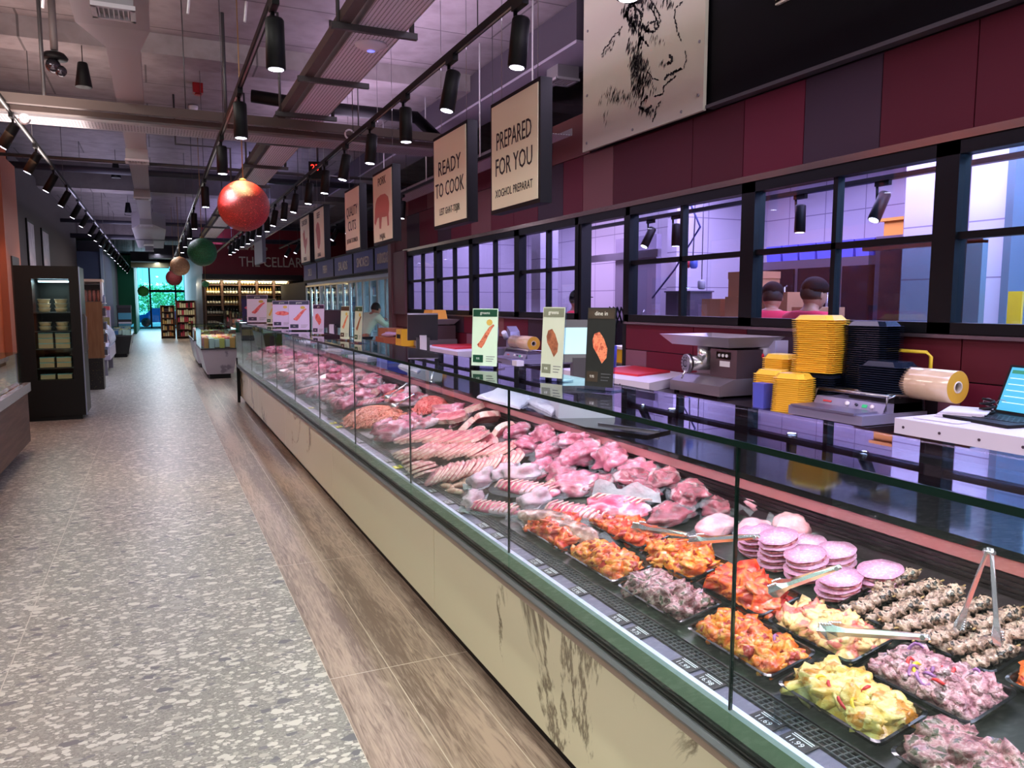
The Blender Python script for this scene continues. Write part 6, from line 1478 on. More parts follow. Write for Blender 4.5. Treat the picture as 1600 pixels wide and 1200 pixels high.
# white desk with laptop at the right
t = thing('white_worktable', 'white topped work table with dowel marks holding the laptop at the right edge', 'table', (3.26, 0.9, 0))
MB().box(3.26, 3.96, 0.4, 2.60, 0.965, 1.04).build('tabletop', WB_, t)
MB().box(3.30, 3.95, 0.44, 2.56, 0.935, 0.963).build('wooden_frame', mat('wood_frame', (134, 84, 56), 0.5), t)
MB().box(3.36, 3.94, 0.5, 2.5, 0.004, 0.935).build('cabinet', mat('table_cabinet', (126, 104, 108), 0.4), t)
for y in (2.55, 2.36, 2.17, 1.98, 1.79): MB().lathe([(0.007, 0), (0.007, 0.004)], 8, (3.262, y, 1.0), RY(-PI/2)).build('dowel_mark', mat('dowel_dark', (60, 44, 60), 0.5), t)
t = thing('laptop', 'open black laptop with a blue spreadsheet on screen at the right edge', 'laptop', (3.6, 2.1, 1.041))
MB().add([(3.50, 2.38, 1.042), (3.44, 2.02, 1.042), (3.76, 1.97, 1.042), (3.82, 2.33, 1.042), (3.50, 2.38, 1.056), (3.44, 2.02, 1.056), (3.76, 1.97, 1.056), (3.82, 2.33, 1.056)], [(0,3,2,1),(4,5,6,7),(0,1,5,4),(1,2,6,5),(2,3,7,6),(3,0,4,7)]).build('keyboard_base', BLACK, t)
kb = MB()
for i in range(5):
    for j in range(12): kb.obox((3.56+0.036*i+0.003, 2.33-0.025*j-0.006*i, 1.0575), (0.028, 0.019, 0.003), RZ(-0.16))
kb.build('keys', mat('keys_dark', (30, 30, 36), 0.4), t)
MB().add([(3.81, 2.33, 1.056), (3.75, 1.97, 1.056), (3.84, 1.955, 1.29), (3.90, 2.315, 1.29), (3.818, 2.332, 1.054), (3.758, 1.968, 1.054), (3.848, 1.953, 1.29), (3.908, 2.317, 1.29)], [(0,1,2,3),(4,7,6,5),(0,4,5,1),(1,5,6,2),(2,6,7,3),(3,7,4,0)]).build('screen_lid', BLACK, t)
MB().add([(3.8095, 2.315, 1.07), (3.7535, 1.985, 1.07), (3.8335, 1.97, 1.28), (3.8895, 2.30, 1.28)], [(0,1,2,3)]).build('screen', mat('laptop_screen', (70, 160, 190), 0.4, emit=(50, 150, 190), estr=0.6), t)
scr = [o_ for o_ in t.children if o_.name.startswith('screen') and 'lid' not in o_.name][0]
for q, (v0, v1, c_) in enumerate([(0.86, 0.94, (40, 120, 90)), (0.74, 0.76, (180, 220, 230)), (0.60, 0.62, (180, 220, 230)), (0.46, 0.48, (180, 220, 230)), (0.32, 0.34, (180, 220, 230)), (0.18, 0.20, (180, 220, 230))]):
    A_, B_ = Vector((3.8088, 2.31, 1.07)), Vector((3.8888, 2.30, 1.28)); C_ = Vector((3.7528, 1.99, 1.07)); D_ = Vector((3.8328, 1.975, 1.28))
    f_ = lambda u, v: (A_*(1-v)+B_*v)*(1-u)+(C_*(1-v)+D_*v)*u
    o = MB().add([f_(.03, v0), f_(.97, v0), f_(.97, v1), f_(.03, v1)], [(0,1,2,3)]).build('spreadsheet_bar', mat('screen_bar_%d' % c_[0], c_, 0.5, emit=c_, estr=0.5), t); o.parent = scr
for _c in t.children: _c.location.x += -0.02; _c.location.y += 0.13
t = thing('paper_stack', 'stack of loose papers in a folder on the white table', 'papers', (3.64, 2.55, 1.041))
for k in range(5): MB().obox((3.62+0.004*k, 2.50-0.003*k, 1.045+0.006*k), (0.26, 0.19, 0.005), RZ(0.35+0.03*k)).build('paper_sheet', mat('paper_%d' % (k % 2), ((214, 206, 222), (190, 184, 202))[k % 2], 0.7), t)
o = MB().obox((3.38, 2.44, 1.0435), (0.10, 0.22, 0.003), RZ(0.1)).build('loose_sheet', mat('paper_0', (214, 206, 222), 0.7), None, (3.38, 2.44, 1.041)); tag(o, 'loose white sheet hanging at the edge of the white table', 'paper')
t = thing('eyeglasses', 'pair of wire eyeglasses lying on the paper stack', 'glasses', (3.8, 2.5, 1.08))
for dy in (0.035, -0.035): MB().tube([(3.80, 2.46+dy+0.026*math.cos(a*PI/8), 1.10+0.02*math.sin(a*PI/8)) for a in range(17)], 0.0014, 5).build('lens_rim', STEEL, t)
MB().tube([(3.80, 2.45, 1.105), (3.80, 2.47, 1.105)], 0.0014, 5).build('bridge', STEEL, t)
for dy in (0.06, -0.06): MB().tube([(3.80, 2.46+dy, 1.105), (3.90, 2.46+dy, 1.085)], 0.0014, 5).build('temple', STEEL, t)
t = thing('cable_coil', 'coiled black power cable between the papers and the laptop', 'cable', (3.66, 2.42, 1.042))
MB().tube([(3.68+0.035*math.cos(a*0.7)*(1-a*0.01), 2.42+0.03*math.sin(a*0.7), 1.048+0.0028*a) for a in range(30)], 0.006, 6).build('cable', BLACK, t)
MB().obox((3.64, 2.44, 1.056), (0.05, 0.03, 0.025)).build('adapter', BLACK, t)

# wrapping machine and film rolls
def wrapper(x0, y0, y1, label):
    t = thing('film_wrapper', label, 'wrapping machine', (x0, y0, TZ)); W_ = mat('wrapper_lilac', (150, 144, 176), 0.35, 0.4)
    MB().box(x0, x0+0.50, y0, y1, TZ+0.004, TZ+0.055).build('base', W_, t)
    MB().box(x0-0.015, x0+0.16, y0+0.04, y1-0.03, TZ+0.055, TZ+0.066).build('hot_plate', mat('plate_lilac', (138, 132, 160), 0.3, 0.6), t)
    pn = MB(); pn.prism([(x0+0.17, TZ+0.055), (x0+0.20, TZ+0.105), (x0+0.5, TZ+0.105), (x0+0.5, TZ+0.055)], lambda u, v, d: (u, d, v), y0+0.02, y1-0.02); panel = pn.build('control_panel', W_, t)
    for k, (f, c, r) in enumerate([(0.5, (230, 226, 236), 0.014), (0.38, (40, 40, 60), 0.008), (0.18, (226, 214, 226), 0.013)]):
        yy = y0+(y1-y0)*f; o = MB().lathe([(r, 0), (r*.9, 0.012), (0, 0.014)], 12, (x0+0.185, yy, TZ+0.082), RY(-1.0)).build('control_knob', mat('knob_%d' % k, c, 0.3), t); o.parent = panel
    o = MB().obox((x0+0.184, y0+(y1-y0)*0.28, TZ+0.082), (0.004, 0.03, 0.018), RY(0.54)).build('green_switch', mat('switch_green', (30, 150, 96), 0.4, emit=(30, 160, 100), estr=0.5), t); o.parent = panel
    o = MB().obox((x0+0.184, y0+(y1-y0)*0.78, TZ+0.082), (0.003, 0.06, 0.01), RY(0.54)).build('red_mark', mat('mark_red', (200, 60, 70), 0.4), t); o.parent = panel
    for y in (y0+0.015, y1-0.015):
        MB().tube([(x0+0.19, y, TZ+0.06), (x0+0.20, y, TZ+0.14), (x0+0.26, y, TZ+0.15), (x0+0.48, y, TZ+0.13), (x0+0.49, y, TZ+0.06)], 0.008, 8).build('side_bracket', STEEL, t)
    for x in (x0+0.22, x0+0.30): MB().tube([(x, y0+0.015, TZ+0.145), (x, y1-0.015, TZ+0.145)], 0.011, 10).build('roller', STEEL, t)
    return t
wrapper(3.34, 2.86, 3.38, 'lilac-grey film wrapping machine with knobs in front of the big film roll')
wrapper(3.32, 7.25, 7.85, 'film wrapping machine on the far table beside the small film roll')
def film_roll(x, y0, y1, z, r, label, stand=False):
    t = thing('film_roll', label, 'film roll', (x, y0, z-r)); FR = mat('film_roll_tan', (214, 186, 160), 0.2, coat=0.6, var=[(0.6, (196, 164, 138))], vscale=6)
    MB().lathe([(r*0.36, y0), (r, y0), (r, y1), (r*0.36, y1)], 36, (x, 0, z), Matrix(((1,0,0),(0,0,1),(0,-1,0)))).build('film', FR, t)
    MB().lathe([(r*0.36, y0-0.001), (r*0.985, y0-0.001)], 36, (x, 0, z), Matrix(((1,0,0),(0,0,1),(0,-1,0)))).build('film_end', mat('film_amber', (190, 140, 40), 0.25, var=[(0.6, (206, 160, 70))], vscale=3), t)
    MB().lathe([(r*0.30, y0-0.004), (r*0.37, y0-0.004), (r*0.37, y0+0.05), (r*0.30, y0+0.05), (r*0.30, y0-0.004)], 24, (x, 0, z), Matrix(((1,0,0),(0,0,1),(0,-1,0)))).build('cardboard_core', mat('core_pale', (206, 190, 176), 0.7), t)
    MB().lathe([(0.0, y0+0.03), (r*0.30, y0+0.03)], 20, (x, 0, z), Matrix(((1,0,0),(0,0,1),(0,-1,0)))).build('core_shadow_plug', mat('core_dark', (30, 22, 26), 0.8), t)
    return t
film_roll(3.74, 2.62, 3.14, 1.165, 0.086, 'large tan roll of cling film with an amber end behind the wrapping machine')
film_roll(3.60, 7.28, 7.78, 1.17, 0.075, 'smaller tan roll of cling film with an amber end on the far table')

# stacked trays
def tray_proto(m, a, b):
    t = thing('foam_tray', 'tray', 'tray', (0,0,0)); n = 8
    def ring(s, z, c): 
        x, y = a/2*s, b/2*s; k = 0.028
        return [(x-k, -y, z), (x, -y+k, z), (x, y-k, z), (x-k, y, z), (-x+k, y, z), (-x, y-k, z), (-x, -y+k, z), (-x+k, -y, z)]
    R = [ring(1.08, 0.0, 0), ring(1.08, 0.0025, 0), ring(0.97, 0.0035, 0), ring(0.80, 0.030, 0)]
    vs = [p for r in R for p in r]; fs = [tuple(range(24, 32)), tuple(reversed(range(8)))]
    for i in range(3):
        for k in range(8): fs.append((i*8+k, i*8+(k+1) % 8, (i+1)*8+(k+1) % 8, (i+1)*8+k))
    MB().add(vs, fs).build('tray_body', m, t); KIDS[t.name] = [(c, []) for c in t.children]
    return t
YEL = mat('tray_yellow', (244, 196, 60), 0.35); BLT = mat('tray_navy_black', (16, 24, 40), 0.2)
tp = {'y': [tray_proto(YEL, 0.21, 0.26), False], 'ys': [tray_proto(YEL, 0.16, 0.20), False], 'b': [tray_proto(BLT, 0.20, 0.26), False]}
def stack(kind, x, y, z, n, rz, where, pitch=0.0125, warp=0.0):
    for k in range(n):
        w = ORD[n-1-k] if n-1-k < 20 else 'number %d' % (n-k)
        lab = '%s tray in the %s, %s' % ('black' if kind == 'b' else 'yellow', where, 'topmost' if k == n-1 else '%s from top' % w)
        e = tp[kind]
        if not e[1]: e[1] = True; o = e[0]; o['label'] = lab
        else: o = dup(e[0], (0,0,0), None, lab)
        o['group'] = 'trays in the %s' % where
        o.location = (x+warp*math.sin(k*0.2), y+warp*math.cos(k*0.23), z+pitch*k); o.rotation_euler = (0, 0, rz+0.02*math.sin(k*1.9))
stack('b', 3.66, 3.46, TZ+0.001, 17, 0.25, 'stack under the tall yellow one')
stack('y', 3.66, 3.46, TZ+0.214+0.019, 26, 0.25, 'tall yellow stack', warp=0.006)
stack('ys', 3.45, 3.46, TZ+0.001, 17, 0.3, 'short yellow edge stack', warp=0.004)
stack('ys', 3.68, 3.80, TZ+0.001, 24, 0.1, 'left yellow stack')
stack('ys', 3.52, 3.70, TZ+0.001, 17, 0.2, 'middle yellow stack')
stack('ys', 3.85, 3.62, TZ+0.001, 36, 0.1, 'half hidden yellow stack')
stack('b', 3.82, 3.22, TZ+0.001, 42, 0.1, 'tall black stack against the sill')
stack('b', 3.72, 3.02, TZ+0.115+0.03, 13, 0.1, 'low black stack beside the film roll')
t = thing('yellow_handle_basket', 'yellow plastic loop handle behind the black trays', 'basket', (3.88, 3.0, TZ))
MB().box(3.86, 3.95, 2.90, 3.16, TZ+0.16, TZ+0.25).build('basket_body', mat('basket_yellow', (214, 184, 50), 0.4), t)
MB().tube([(3.90, 2.90, TZ+0.24), (3.90, 2.90, TZ+0.35), (3.90, 2.93, TZ+0.375), (3.90, 3.10, TZ+0.375), (3.90, 3.13, TZ+0.35), (3.90, 3.13, TZ+0.24)], 0.010, 8).build('handle', mat('basket_yellow', (214, 184, 50), 0.4), t)
MB().box(3.60, 3.95, 2.88, 3.18, TZ+0.001, TZ+0.14).build('stand', BLACK, t)
for k, (x, y, n) in enumerate([(3.40, 3.66, 0.15), (3.47, 3.74, 0.135)]):
    t = thing('blue_tub_stack', ['blue plastic tub at the left of the short yellow stack, in front', 'blue plastic tub behind the front one, left of the yellow stacks'][k], 'tub', (x, y, TZ))
    MB().obox((x, y, TZ+n/2+0.001), (0.07, 0.09, n), None, 0, 1.03).build('tub_body', mat('blue_tub', (84, 92, 200), 0.4), t)
    MB().obox((x, y, TZ+n+0.002), (0.076, 0.096, 0.005)).build('rim', mat('blue_tub', (84, 92, 200), 0.4), t)
t = thing('blue_bin', 'blue plastic bucket standing behind the red board in the doorway', 'bucket', (3.7, 5.9, 1.0))
MB().lathe([(0.0, 1.021), (0.09, 1.021), (0.095, 1.22), (0.085, 1.22), (0.08, 1.03)], 22, (3.62, 5.86, 0)).build('bucket_body', mat('blue_tub', (84, 92, 200), 0.4), t)
MB().tube([(3.62, 5.77, 1.21), (3.62, 5.82, 1.27), (3.62, 5.90, 1.27), (3.62, 5.95, 1.21)], 0.008, 8).build('handle', BLACK, t)

# meat grinder
GS = mat('grinder_steel', (132, 122, 130), 0.35, 0.6)
def grinder(x, y, z, label, s=1.0, rz=0.0):
    t = thing('meat_grinder', label, 'meat grinder', (0,0,0))
    MB().prism([(-.30, 0.02), (-.30, 0.10), (-.16, 0.15), (0.27, 0.15), (0.27, 0.02)], lambda u, v, d: (u, d, v), -0.36, 0.28).build('base', GS, t)
    MB().prism([(-.12, 0.15), (-.12, 0.38), (0.25, 0.38), (0.25, 0.15)], lambda u, v, d: (u, d, v), -0.34, -0.02).build('motor_housing', mat('grinder_housing', (96, 78, 84), 0.3, 0.6), t)
    MB().box(-0.02, 0.25, -0.02, 0.28, 0.15, 0.40).build('gear_housing', GS, t)
    MB().lathe([(0.06, 0), (0.06, 0.20)], 24, (-0.10, 0.08, 0.22)).build('feed_throat', CHROME, t)
    MB().tube([(-0.02, 0.08, 0.25), (-0.24, 0.12, 0.25)], 0.062, 22).build('barrel', CHROME, t)
    d = Vector((-0.22, 0.04, 0)).normalized()
    MB().tube([Vector((-0.23, 0.118, 0.25)), Vector((-0.23, 0.118, 0.25))+d*0.035], [0.082, 0.078], 26).build('ring_nut', STEEL, t)
    hp = MB()
    for a in range(10):
        for r in (0.028, 0.05):
            v = Vector((-0.23, 0.118, 0.25))+d*0.037; hp.lathe([(0.006, 0), (0.006, 0.002)], 6, v+Vector((0, r*math.cos(a*PI/5), r*math.sin(a*PI/5))), RY(-PI/2))
    hp.build('mincing_plate_holes', BLACK, t)
    MB().tube([(-0.26, 0.13, 0.19), (-0.28, 0.15, 0.12)], 0.007, 8).build('plate_lever', CHROME, t)
    # open hopper pan
    h = MB(); T_ = 0.40
    o0 = [(-.20, -.34), (.22, -.34), (.22, .40), (-.20, .40)]; o1 = [(-.28, -.42), (.30, -.42), (.30, .48), (-.28, .48)]
    i1 = [(-.265, -.405), (.285, -.405), (.285, .465), (-.265, .465)]
    vs = [(a, b, T_) for a, b in o0]+[(a, b, T_+0.085) for a, b in o1]+[(a, b, T_+0.085) for a, b in i1]+[(a*0.95, b*0.95, T_+0.012) for a, b in o0]
    h.add(vs, [(3,2,1,0)]+[(i, (i+1) % 4, 4+(i+1) % 4, 4+i) for i in range(4)]+[(4+i, 4+(i+1) % 4, 8+(i+1) % 4, 8+i) for i in range(4)]+[(8+i, 8+(i+1) % 4, 12+(i+1) % 4, 12+i) for i in range(4)]+[(12,13,14,15)])
    h.build('hopper_pan', mat('pan_steel', (176, 168, 176), 0.38, 0.55), t)
    pn = MB().box(-0.126, -0.12, -0.27, -0.10, 0.30, 0.36).build('control_panel', BLACKG, t)
    for k in range(3): o = MB().lathe([(0.013, 0), (0.013, 0.006)], 12, (-0.126, -0.23+0.045*k, 0.33), RY(-PI/2)).build('push_button', WHITE, t); o.parent = pn
    MB().box(-0.123, -0.12, -0.26, -0.14, 0.24, 0.285).build('white_label', WHITE, t)
    MB().box(-0.022, -0.019, 0.175, 0.265, 0.29, 0.335).build('maker_plate', mat('plate_print', (196, 190, 206), 0.4, var=[(0.6, (60, 60, 90))], vscale=90), t)
    for (a, b) in ((-.26, -.32), (.23, -.32), (-.26, .24), (.23, .24)): MB().lathe([(0.022, 0), (0.018, 0.022)], 10, (a, b, 0)).build('foot', BLACK, t)
    t.location = (x, y, z); t.rotation_euler = (0, 0, rz); t.scale = (s,)*3
    return t
grinder(3.68, 4.40, TZ, 'steel meat grinder with a wide hopper pan, standing beside the yellow trays', 0.86)
grinder(3.70, 10.75, TZ, 'far steel meat grinder behind the red board under the windows', 0.85)
# slicer, yellow scale, boxes
t = thing('meat_slicer', 'grey meat slicer with a large ribbed blade guard behind the mint sign', 'slicer', (3.6, 8.75, TZ)); SL_ = mat('slicer_lilac', (150, 146, 170), 0.35, 0.5)
MB().box(3.45, 3.9, 8.15, 8.49, TZ+0.003, TZ+0.12).build('base', SL_, t)
g = MB().lathe([(0.0, 0.0), (0.16, 0.0), (0.17, 0.012), (0.16, 0.024), (0.0, 0.024)], 36, (3.58, 8.30, TZ+0.30), RY(-PI/2)); g.build('blade_guard', SL_, t)
rb_ = MB()
for k in range(9): rb_.box(3.54, 3.556, 8.30-0.12+0.0, 8.30+0.12, TZ+0.20+0.022*k, TZ+0.206+0.022*k)
rb_.build('guard_ribs', mat('rib_lilac', (176, 172, 196), 0.35), t)
MB().prism([(0, 0), (0.22, 0.02), (0.16, 0.20), (0.03, 0.26)], lambda u, v, d: (3.66+d, 8.12-u*0.7, TZ+0.12+v), 0, 0.12).build('motor_head', SL_, t)
MB().tube([(3.6, 7.98, TZ+0.25), (3.55, 7.94, TZ+0.32)], 0.03, 12).build('knob', mat('slicer_knob', (190, 188, 206), 0.3), t)
t = thing('yellow_scale', 'boxy yellow scale with black figures on its front beside the far scale', 'scale', (3.4, 11.3, TZ))
MB().obox((3.42, 11.2, TZ+0.13), (0.30, 0.30, 0.25), None, 0, 0.92).build('body', mat('scale_yellow', (240, 186, 40), 0.4), t)
MB().box(3.262, 3.27, 11.1, 11.26, TZ+0.12, TZ+0.18).build('figures', BLACK, t)
t = thing('yellow_case', 'yellow plastic case on top of the far grinder', 'case', (3.8, 10.75, 1.4))
MB().obox((3.70, 10.75, TZ+0.48), (0.24, 0.42, 0.13), None, 0, 0.85).build('case_body', mat('case_orange', (236, 166, 50), 0.4), t)
carton(3.45, 12.2, TZ, .40, .50, .10, 'low brown cardboard tray on the far table', 0.0, (170, 96, 60))
carton(3.62, 12.85, TZ, .30, .34, .22, 'brown cardboard box behind the low cardboard tray', 0.2, (190, 120, 80))
t = thing('cling_bag', 'pinkish plastic bag resting on the low cardboard tray', 'bag', (3.45, 12.2, TZ+0.1))
MB().blob((3.45, 12.2, TZ+0.135), (0.15, 0.18, 0.04), 5, 0.3, 2.0, 18, 10, flat=0.8).build('bag_body', mat('bag_pink', (206, 170, 196), 0.4), t)
t = thing('handheld_terminal', 'dark handheld terminal with trailing cables on the far table', 'terminal', (3.4, 7.95, TZ))
MB().obox((3.42, 8.0, TZ+0.012), (0.12, 0.22, 0.022), RZ(0.2)).build('body', BLACK, t)
for k in range(4): MB().tube([(3.34+0.02*k, 7.95, TZ+0.01), (3.30+0.03*k, 7.6-0.05*k, TZ+0.02), (3.36+0.05*k, 7.3, TZ+0.008), (3.5, 7.12+0.05*k, TZ+0.008)], 0.005, 6).build('cable', BLACK, t)
o = MB().obox((3.36, 7.16, TZ+0.03), (0.08, 0.12, 0.055)).build('white_box', WHITE, None, (3.36, 7.16, TZ)); tag(o, 'small white box at the near end of the far wrapping table', 'box')
# plug, socket, outlet
t = thing('wall_socket_box', 'white industrial socket box on the cladding beside the grinder', 'socket', (3.96, 4.0, 1.22))
MB().box(3.86, 3.978, 4.05, 4.20, 1.13, 1.34).build('housing', mat('socket_lilac', (176, 170, 206), 0.4), t)
MB().lathe([(0.045, 0), (0.04, 0.05), (0.02, 0.055)], 18, (3.86, 4.13, 1.25), RY(-PI/2)).build('socket_ring', SCG, t)
t = thing('red_plug', 'red industrial plug with a pale cable hanging beside the grinder', 'plug', (3.8, 4.1, 1.16))
MB().tube([(3.83, 4.12, 1.24), (3.76, 4.17, 1.21)], [0.03, 0.036], 14).tube([(3.76, 4.17, 1.21), (3.74, 4.19, 1.16)], [0.028, 0.026], 14).build('plug_body', mat('plug_red', (206, 24, 48), 0.35), t)
MB().tube([(3.74, 4.19, 1.15), (3.74, 4.22, 1.08), (3.74, 4.16, 1.0), (3.76, 4.10, 0.962)], 0.008, 8).build('cable', SCG, t)
t = thing('power_outlet', 'dark double power outlet on the pink cladding above the film roll', 'outlet', (3.97, 2.95, 1.19))
MB().box(3.965, 3.98, 2.85, 3.0, 1.175, 1.225).build('plate', GREYM, t)
for y in (2.89, 2.96): MB().box(3.96, 3.966, y-0.02, y+0.02, 1.185, 1.215).build('socket', SCD, t)
# clear cables and grey hood seen in the right window
t = thing('range_hood', 'dark grey angled hood inside the kitchen at the right window', 'hood', (4.7, 2.0, 1.3))
MB().prism([(2.35, 1.0), (1.95, 1.62), (1.35, 1.62), (1.35, 1.0)], lambda u, v, d: (4.75+d, u, v), 0, 0.5).build('hood_body', mat('hood_grey', (60, 58, 66), 0.35), t)
MB().box(4.74, 4.75, 1.6, 1.72, 1.15, 1.45).build('side_plate', STEEL, t)
struct(MB().box(4.3, 5.3, 0.8, 2.6, 0.9, 0.98).box(4.35, 4.4, 0.9, 0.95, 0, 0.9).box(4.35, 4.4, 2.5, 2.55, 0, 0.9), 'trim_15', STEEL)
t = thing('glass_screen', 'pale blue-green glass screen in the kitchen behind the men in red', 'screen', (5.3, 4.2, 1.0))
MB().box(5.3, 5.32, 3.6, 4.55, 0.0, 2.02).build('frame_glass', glass('screen_glass', (176, 200, 206)), t)
MB().box(5.28, 5.34, 3.58, 3.80, 0.0, 2.04).build('steel_post', mat('post_bluegrey', (112, 130, 146), 0.4, 0.3), t)
MB().box(5.28, 5.34, 3.58, 4.6, 2.02, 2.05).build('top_rail', STEEL, t)
t = thing('yellow_board', 'yellow board standing on the kitchen shelf right of the glass screen', 'board', (5.5, 3.5, 1.2))
MB().box(5.5, 5.52, 3.42, 3.52, 1.1, 1.68).build('board', mat('scale_yellow', (240, 186, 40), 0.4), t)
struct(MB().box(5.35, 5.9, 3.2, 3.9, 1.06, 1.1).box(5.4, 5.45, 3.25, 3.3, 0, 1.06), 'trim_16', STEEL)

# ------------------------------------------------------------------ people
def skin(name, verts, edges, radii, m, parent, root=0, sub=2):
    me = bpy.data.meshes.new(name); me.from_pydata(verts, edges, []); ob = bpy.data.objects.new('tmp', me); COL.objects.link(ob)
    ob.modifiers.new('skin', 'SKIN'); sv = me.skin_vertices[0].data
    for i, r in enumerate(radii):
        sv[i].radius = r if isinstance(r, tuple) else (r, r); sv[i].use_root = (i == root)
    ob.modifiers.new('sub', 'SUBSURF').levels = sub
    dg = bpy.context.evaluated_depsgraph_get(); dg.update()
    out = bpy.data.meshes.new_from_object(ob.evaluated_get(dg)); out.name = name
    bpy.data.objects.remove(ob)
    for p in out.polygons: p.use_smooth = True
    out.materials.clear(); out.materials.append(m)
    o = bpy.data.objects.new(name, out); COL.objects.link(o); o.parent = parent; return o
SKIN = mat('skin', (178, 120, 98), 0.5, bump=0.1)
def person(label, loc, rz, shirt, shirt_col, trouser_col, arms, bend=0.0, head_turn=0.0, cap=(20, 20, 26), hair=(30, 24, 22), H=1.76, long_sleeve=False):
    t = thing('person', label, 'person', (0,0,0)); k = H/1.76
    def V(x, y, z): return Vector((x*k, y*k, z*k))
    hip = V(0, 0, 0.94); sb = math.sin(bend); cb2 = math.cos(bend)
    def up(d, x=0, y=0): return hip + V(x, d*sb+y*cb2, d*cb2-y*sb)   # along the bent spine (bends towards +y, the way the figure faces)
    chest = up(0.32); sh = up(0.48); neck = up(0.55, 0, 0.01); head = up(0.655, 0, 0.03); crown = up(0.73, 0, 0.02)
    sl, sr = up(0.46, -0.19), up(0.46, 0.19)
    (el, wl), (er, wr) = arms
    el, wl, er, wr = [V(*p) for p in (el, wl, er, wr)]
    verts = [hip, up(0.16), chest, sh, neck, head, crown, sl, el, wl, sr, er, wr, V(-0.1, 0, 0.88), V(-0.11, 0.02, 0.48), V(-0.11, 0, 0.08), V(-0.11, 0.12, 0.04), V(0.1, 0, 0.88), V(0.11, 0.02, 0.48), V(0.11, 0, 0.08), V(0.11, 0.12, 0.04)]
    edges = [(0,1),(1,2),(2,3),(3,4),(4,5),(5,6),(3,7),(7,8),(8,9),(3,10),(10,11),(11,12),(0,13),(13,14),(14,15),(15,16),(0,17),(17,18),(18,19),(19,20)]
    rad = [(0.13,0.10),(0.11,0.085),(0.12,0.09),(0.085,0.065),0.048,(0.085,0.10),(0.05,0.06),0.06,0.045,0.028,0.06,0.045,0.028,0.09,0.055,0.038,0.035,0.09,0.055,0.038,0.035]
    rad = [tuple(q*k for q in r) if isinstance(r, tuple) else r*k for r in rad]
    skin('body', verts, edges, rad, SKIN, t)
    # fingers
    fb = MB()
    for w, e in ((wl, el), (wr, er)):
        d = (w-e).normalized(); s_ = d.cross(Vector((0, 0, 1))).normalized(); n_ = s_.cross(d)
        fb.blob(w+d*0.045, (0.042, 0.042, 0.022), 1, 0.05, 1, 12, 8)
        for i, (off, ln) in enumerate([(-0.028, 0.062), (-0.010, 0.075), (0.009, 0.070), (0.027, 0.055)]):
            b0 = w+d*0.07+s_*off; fb.tube([b0, b0+d*ln*0.5-n_*0.006, b0+d*ln-n_*0.022], [0.009, 0.0085, 0.006], 7)
        b0 = w+d*0.03-s_*0.035; fb.tube([b0, b0-s_*0.02+d*0.03, b0-s_*0.018+d*0.055-n_*0.01], [0.011, 0.010, 0.007], 7)
    fb.build('hands', SKIN, t)
    # shirt, trousers, shoes
    g = 0.014*k; lw = (lambda e, w: w if long_sleeve else e)
    sv = [hip, up(0.16), chest, sh, up(0.53), sl, el, sr, er]; se = [(0,1),(1,2),(2,3),(3,4),(3,5),(5,6),(3,7),(7,8)]
    srr = [(0.16,0.13),(0.145,0.12),(0.172,0.13),(0.155,0.11),0.066,0.085,0.06,0.078,0.06]
    if long_sleeve: sv += [wl.lerp(el, 0.12), wr.lerp(er, 0.12)]; se += [(6,9),(8,10)]; srr += [0.042, 0.042]
    skin(shirt, sv, se, [tuple(q*k for q in r) if isinstance(r, tuple) else r*k for r in srr], mat('cloth_%d_%d_%d' % shirt_col, shirt_col, 0.8, bump=0.3, bscale=25), t)
    skin('trousers', [hip, V(-0.1, 0, 0.86), V(-0.11, 0.02, 0.48), V(-0.11, 0, 0.12), V(0.1, 0, 0.86), V(0.11, 0.02, 0.48), V(0.11, 0, 0.12)], [(0,1),(1,2),(2,3),(0,4),(4,5),(5,6)], [(0.155,0.125),0.105,0.075,0.06,0.105,0.075,0.06], mat('trousers_dark', trouser_col, 0.8), t)
    for sx in (-1, 1): MB().blob(V(sx*0.11, 0.06, 0.045), (0.05, 0.14, 0.05), 3, 0.05, 1, 14, 8, flat=0.8).build('shoe', BLACK, t)
    # head details
    R_ = Matrix.Rotation(head_turn, 3, 'Z') @ RX(-bend*0.6); hc = head
    def hp(x, y, z): return hc + R_ @ Vector((x*k, y*k, z*k))
    fc = MB(); fc.blob(hp(0, 0.0, 0.0), (0.078*k, 0.098*k, 0.118*k), 2, 0.03, 1, 20, 14, R_)
    fc.blob(hp(0, 0.098, -0.01), (0.012, 0.018, 0.024), 2, 0, 1, 8, 6, R_)
    for sx in (-1, 1): fc.blob(hp(sx*0.080, 0.0, -0.005), (0.010, 0.018, 0.030), 2, 0, 1, 8, 6, R_)
    fo = fc.build('head', SKIN, t)
    ey = MB()
    for sx in (-1, 1): ey.blob(hp(sx*0.03, 0.088, 0.015), (0.011, 0.008, 0.007), 2, 0, 1, 8, 6, R_)
    ey.build('eyes', mat('eye_dark', (30, 24, 24), 0.2), t)
    MB().blob(hp(0, 0.088, -0.052), (0.024, 0.009, 0.007), 2, 0, 1, 10, 6, R_).build('mouth', mat('lips', (150, 70, 66), 0.4), t)
    MB().blob(hp(0, -0.018, 0.022), (0.086*k, 0.098*k, 0.108*k), 4, 0.04, 2, 20, 14, R_, flat=0.55).build('hair', mat('hair_%d' % hair[0], hair, 0.7), t)
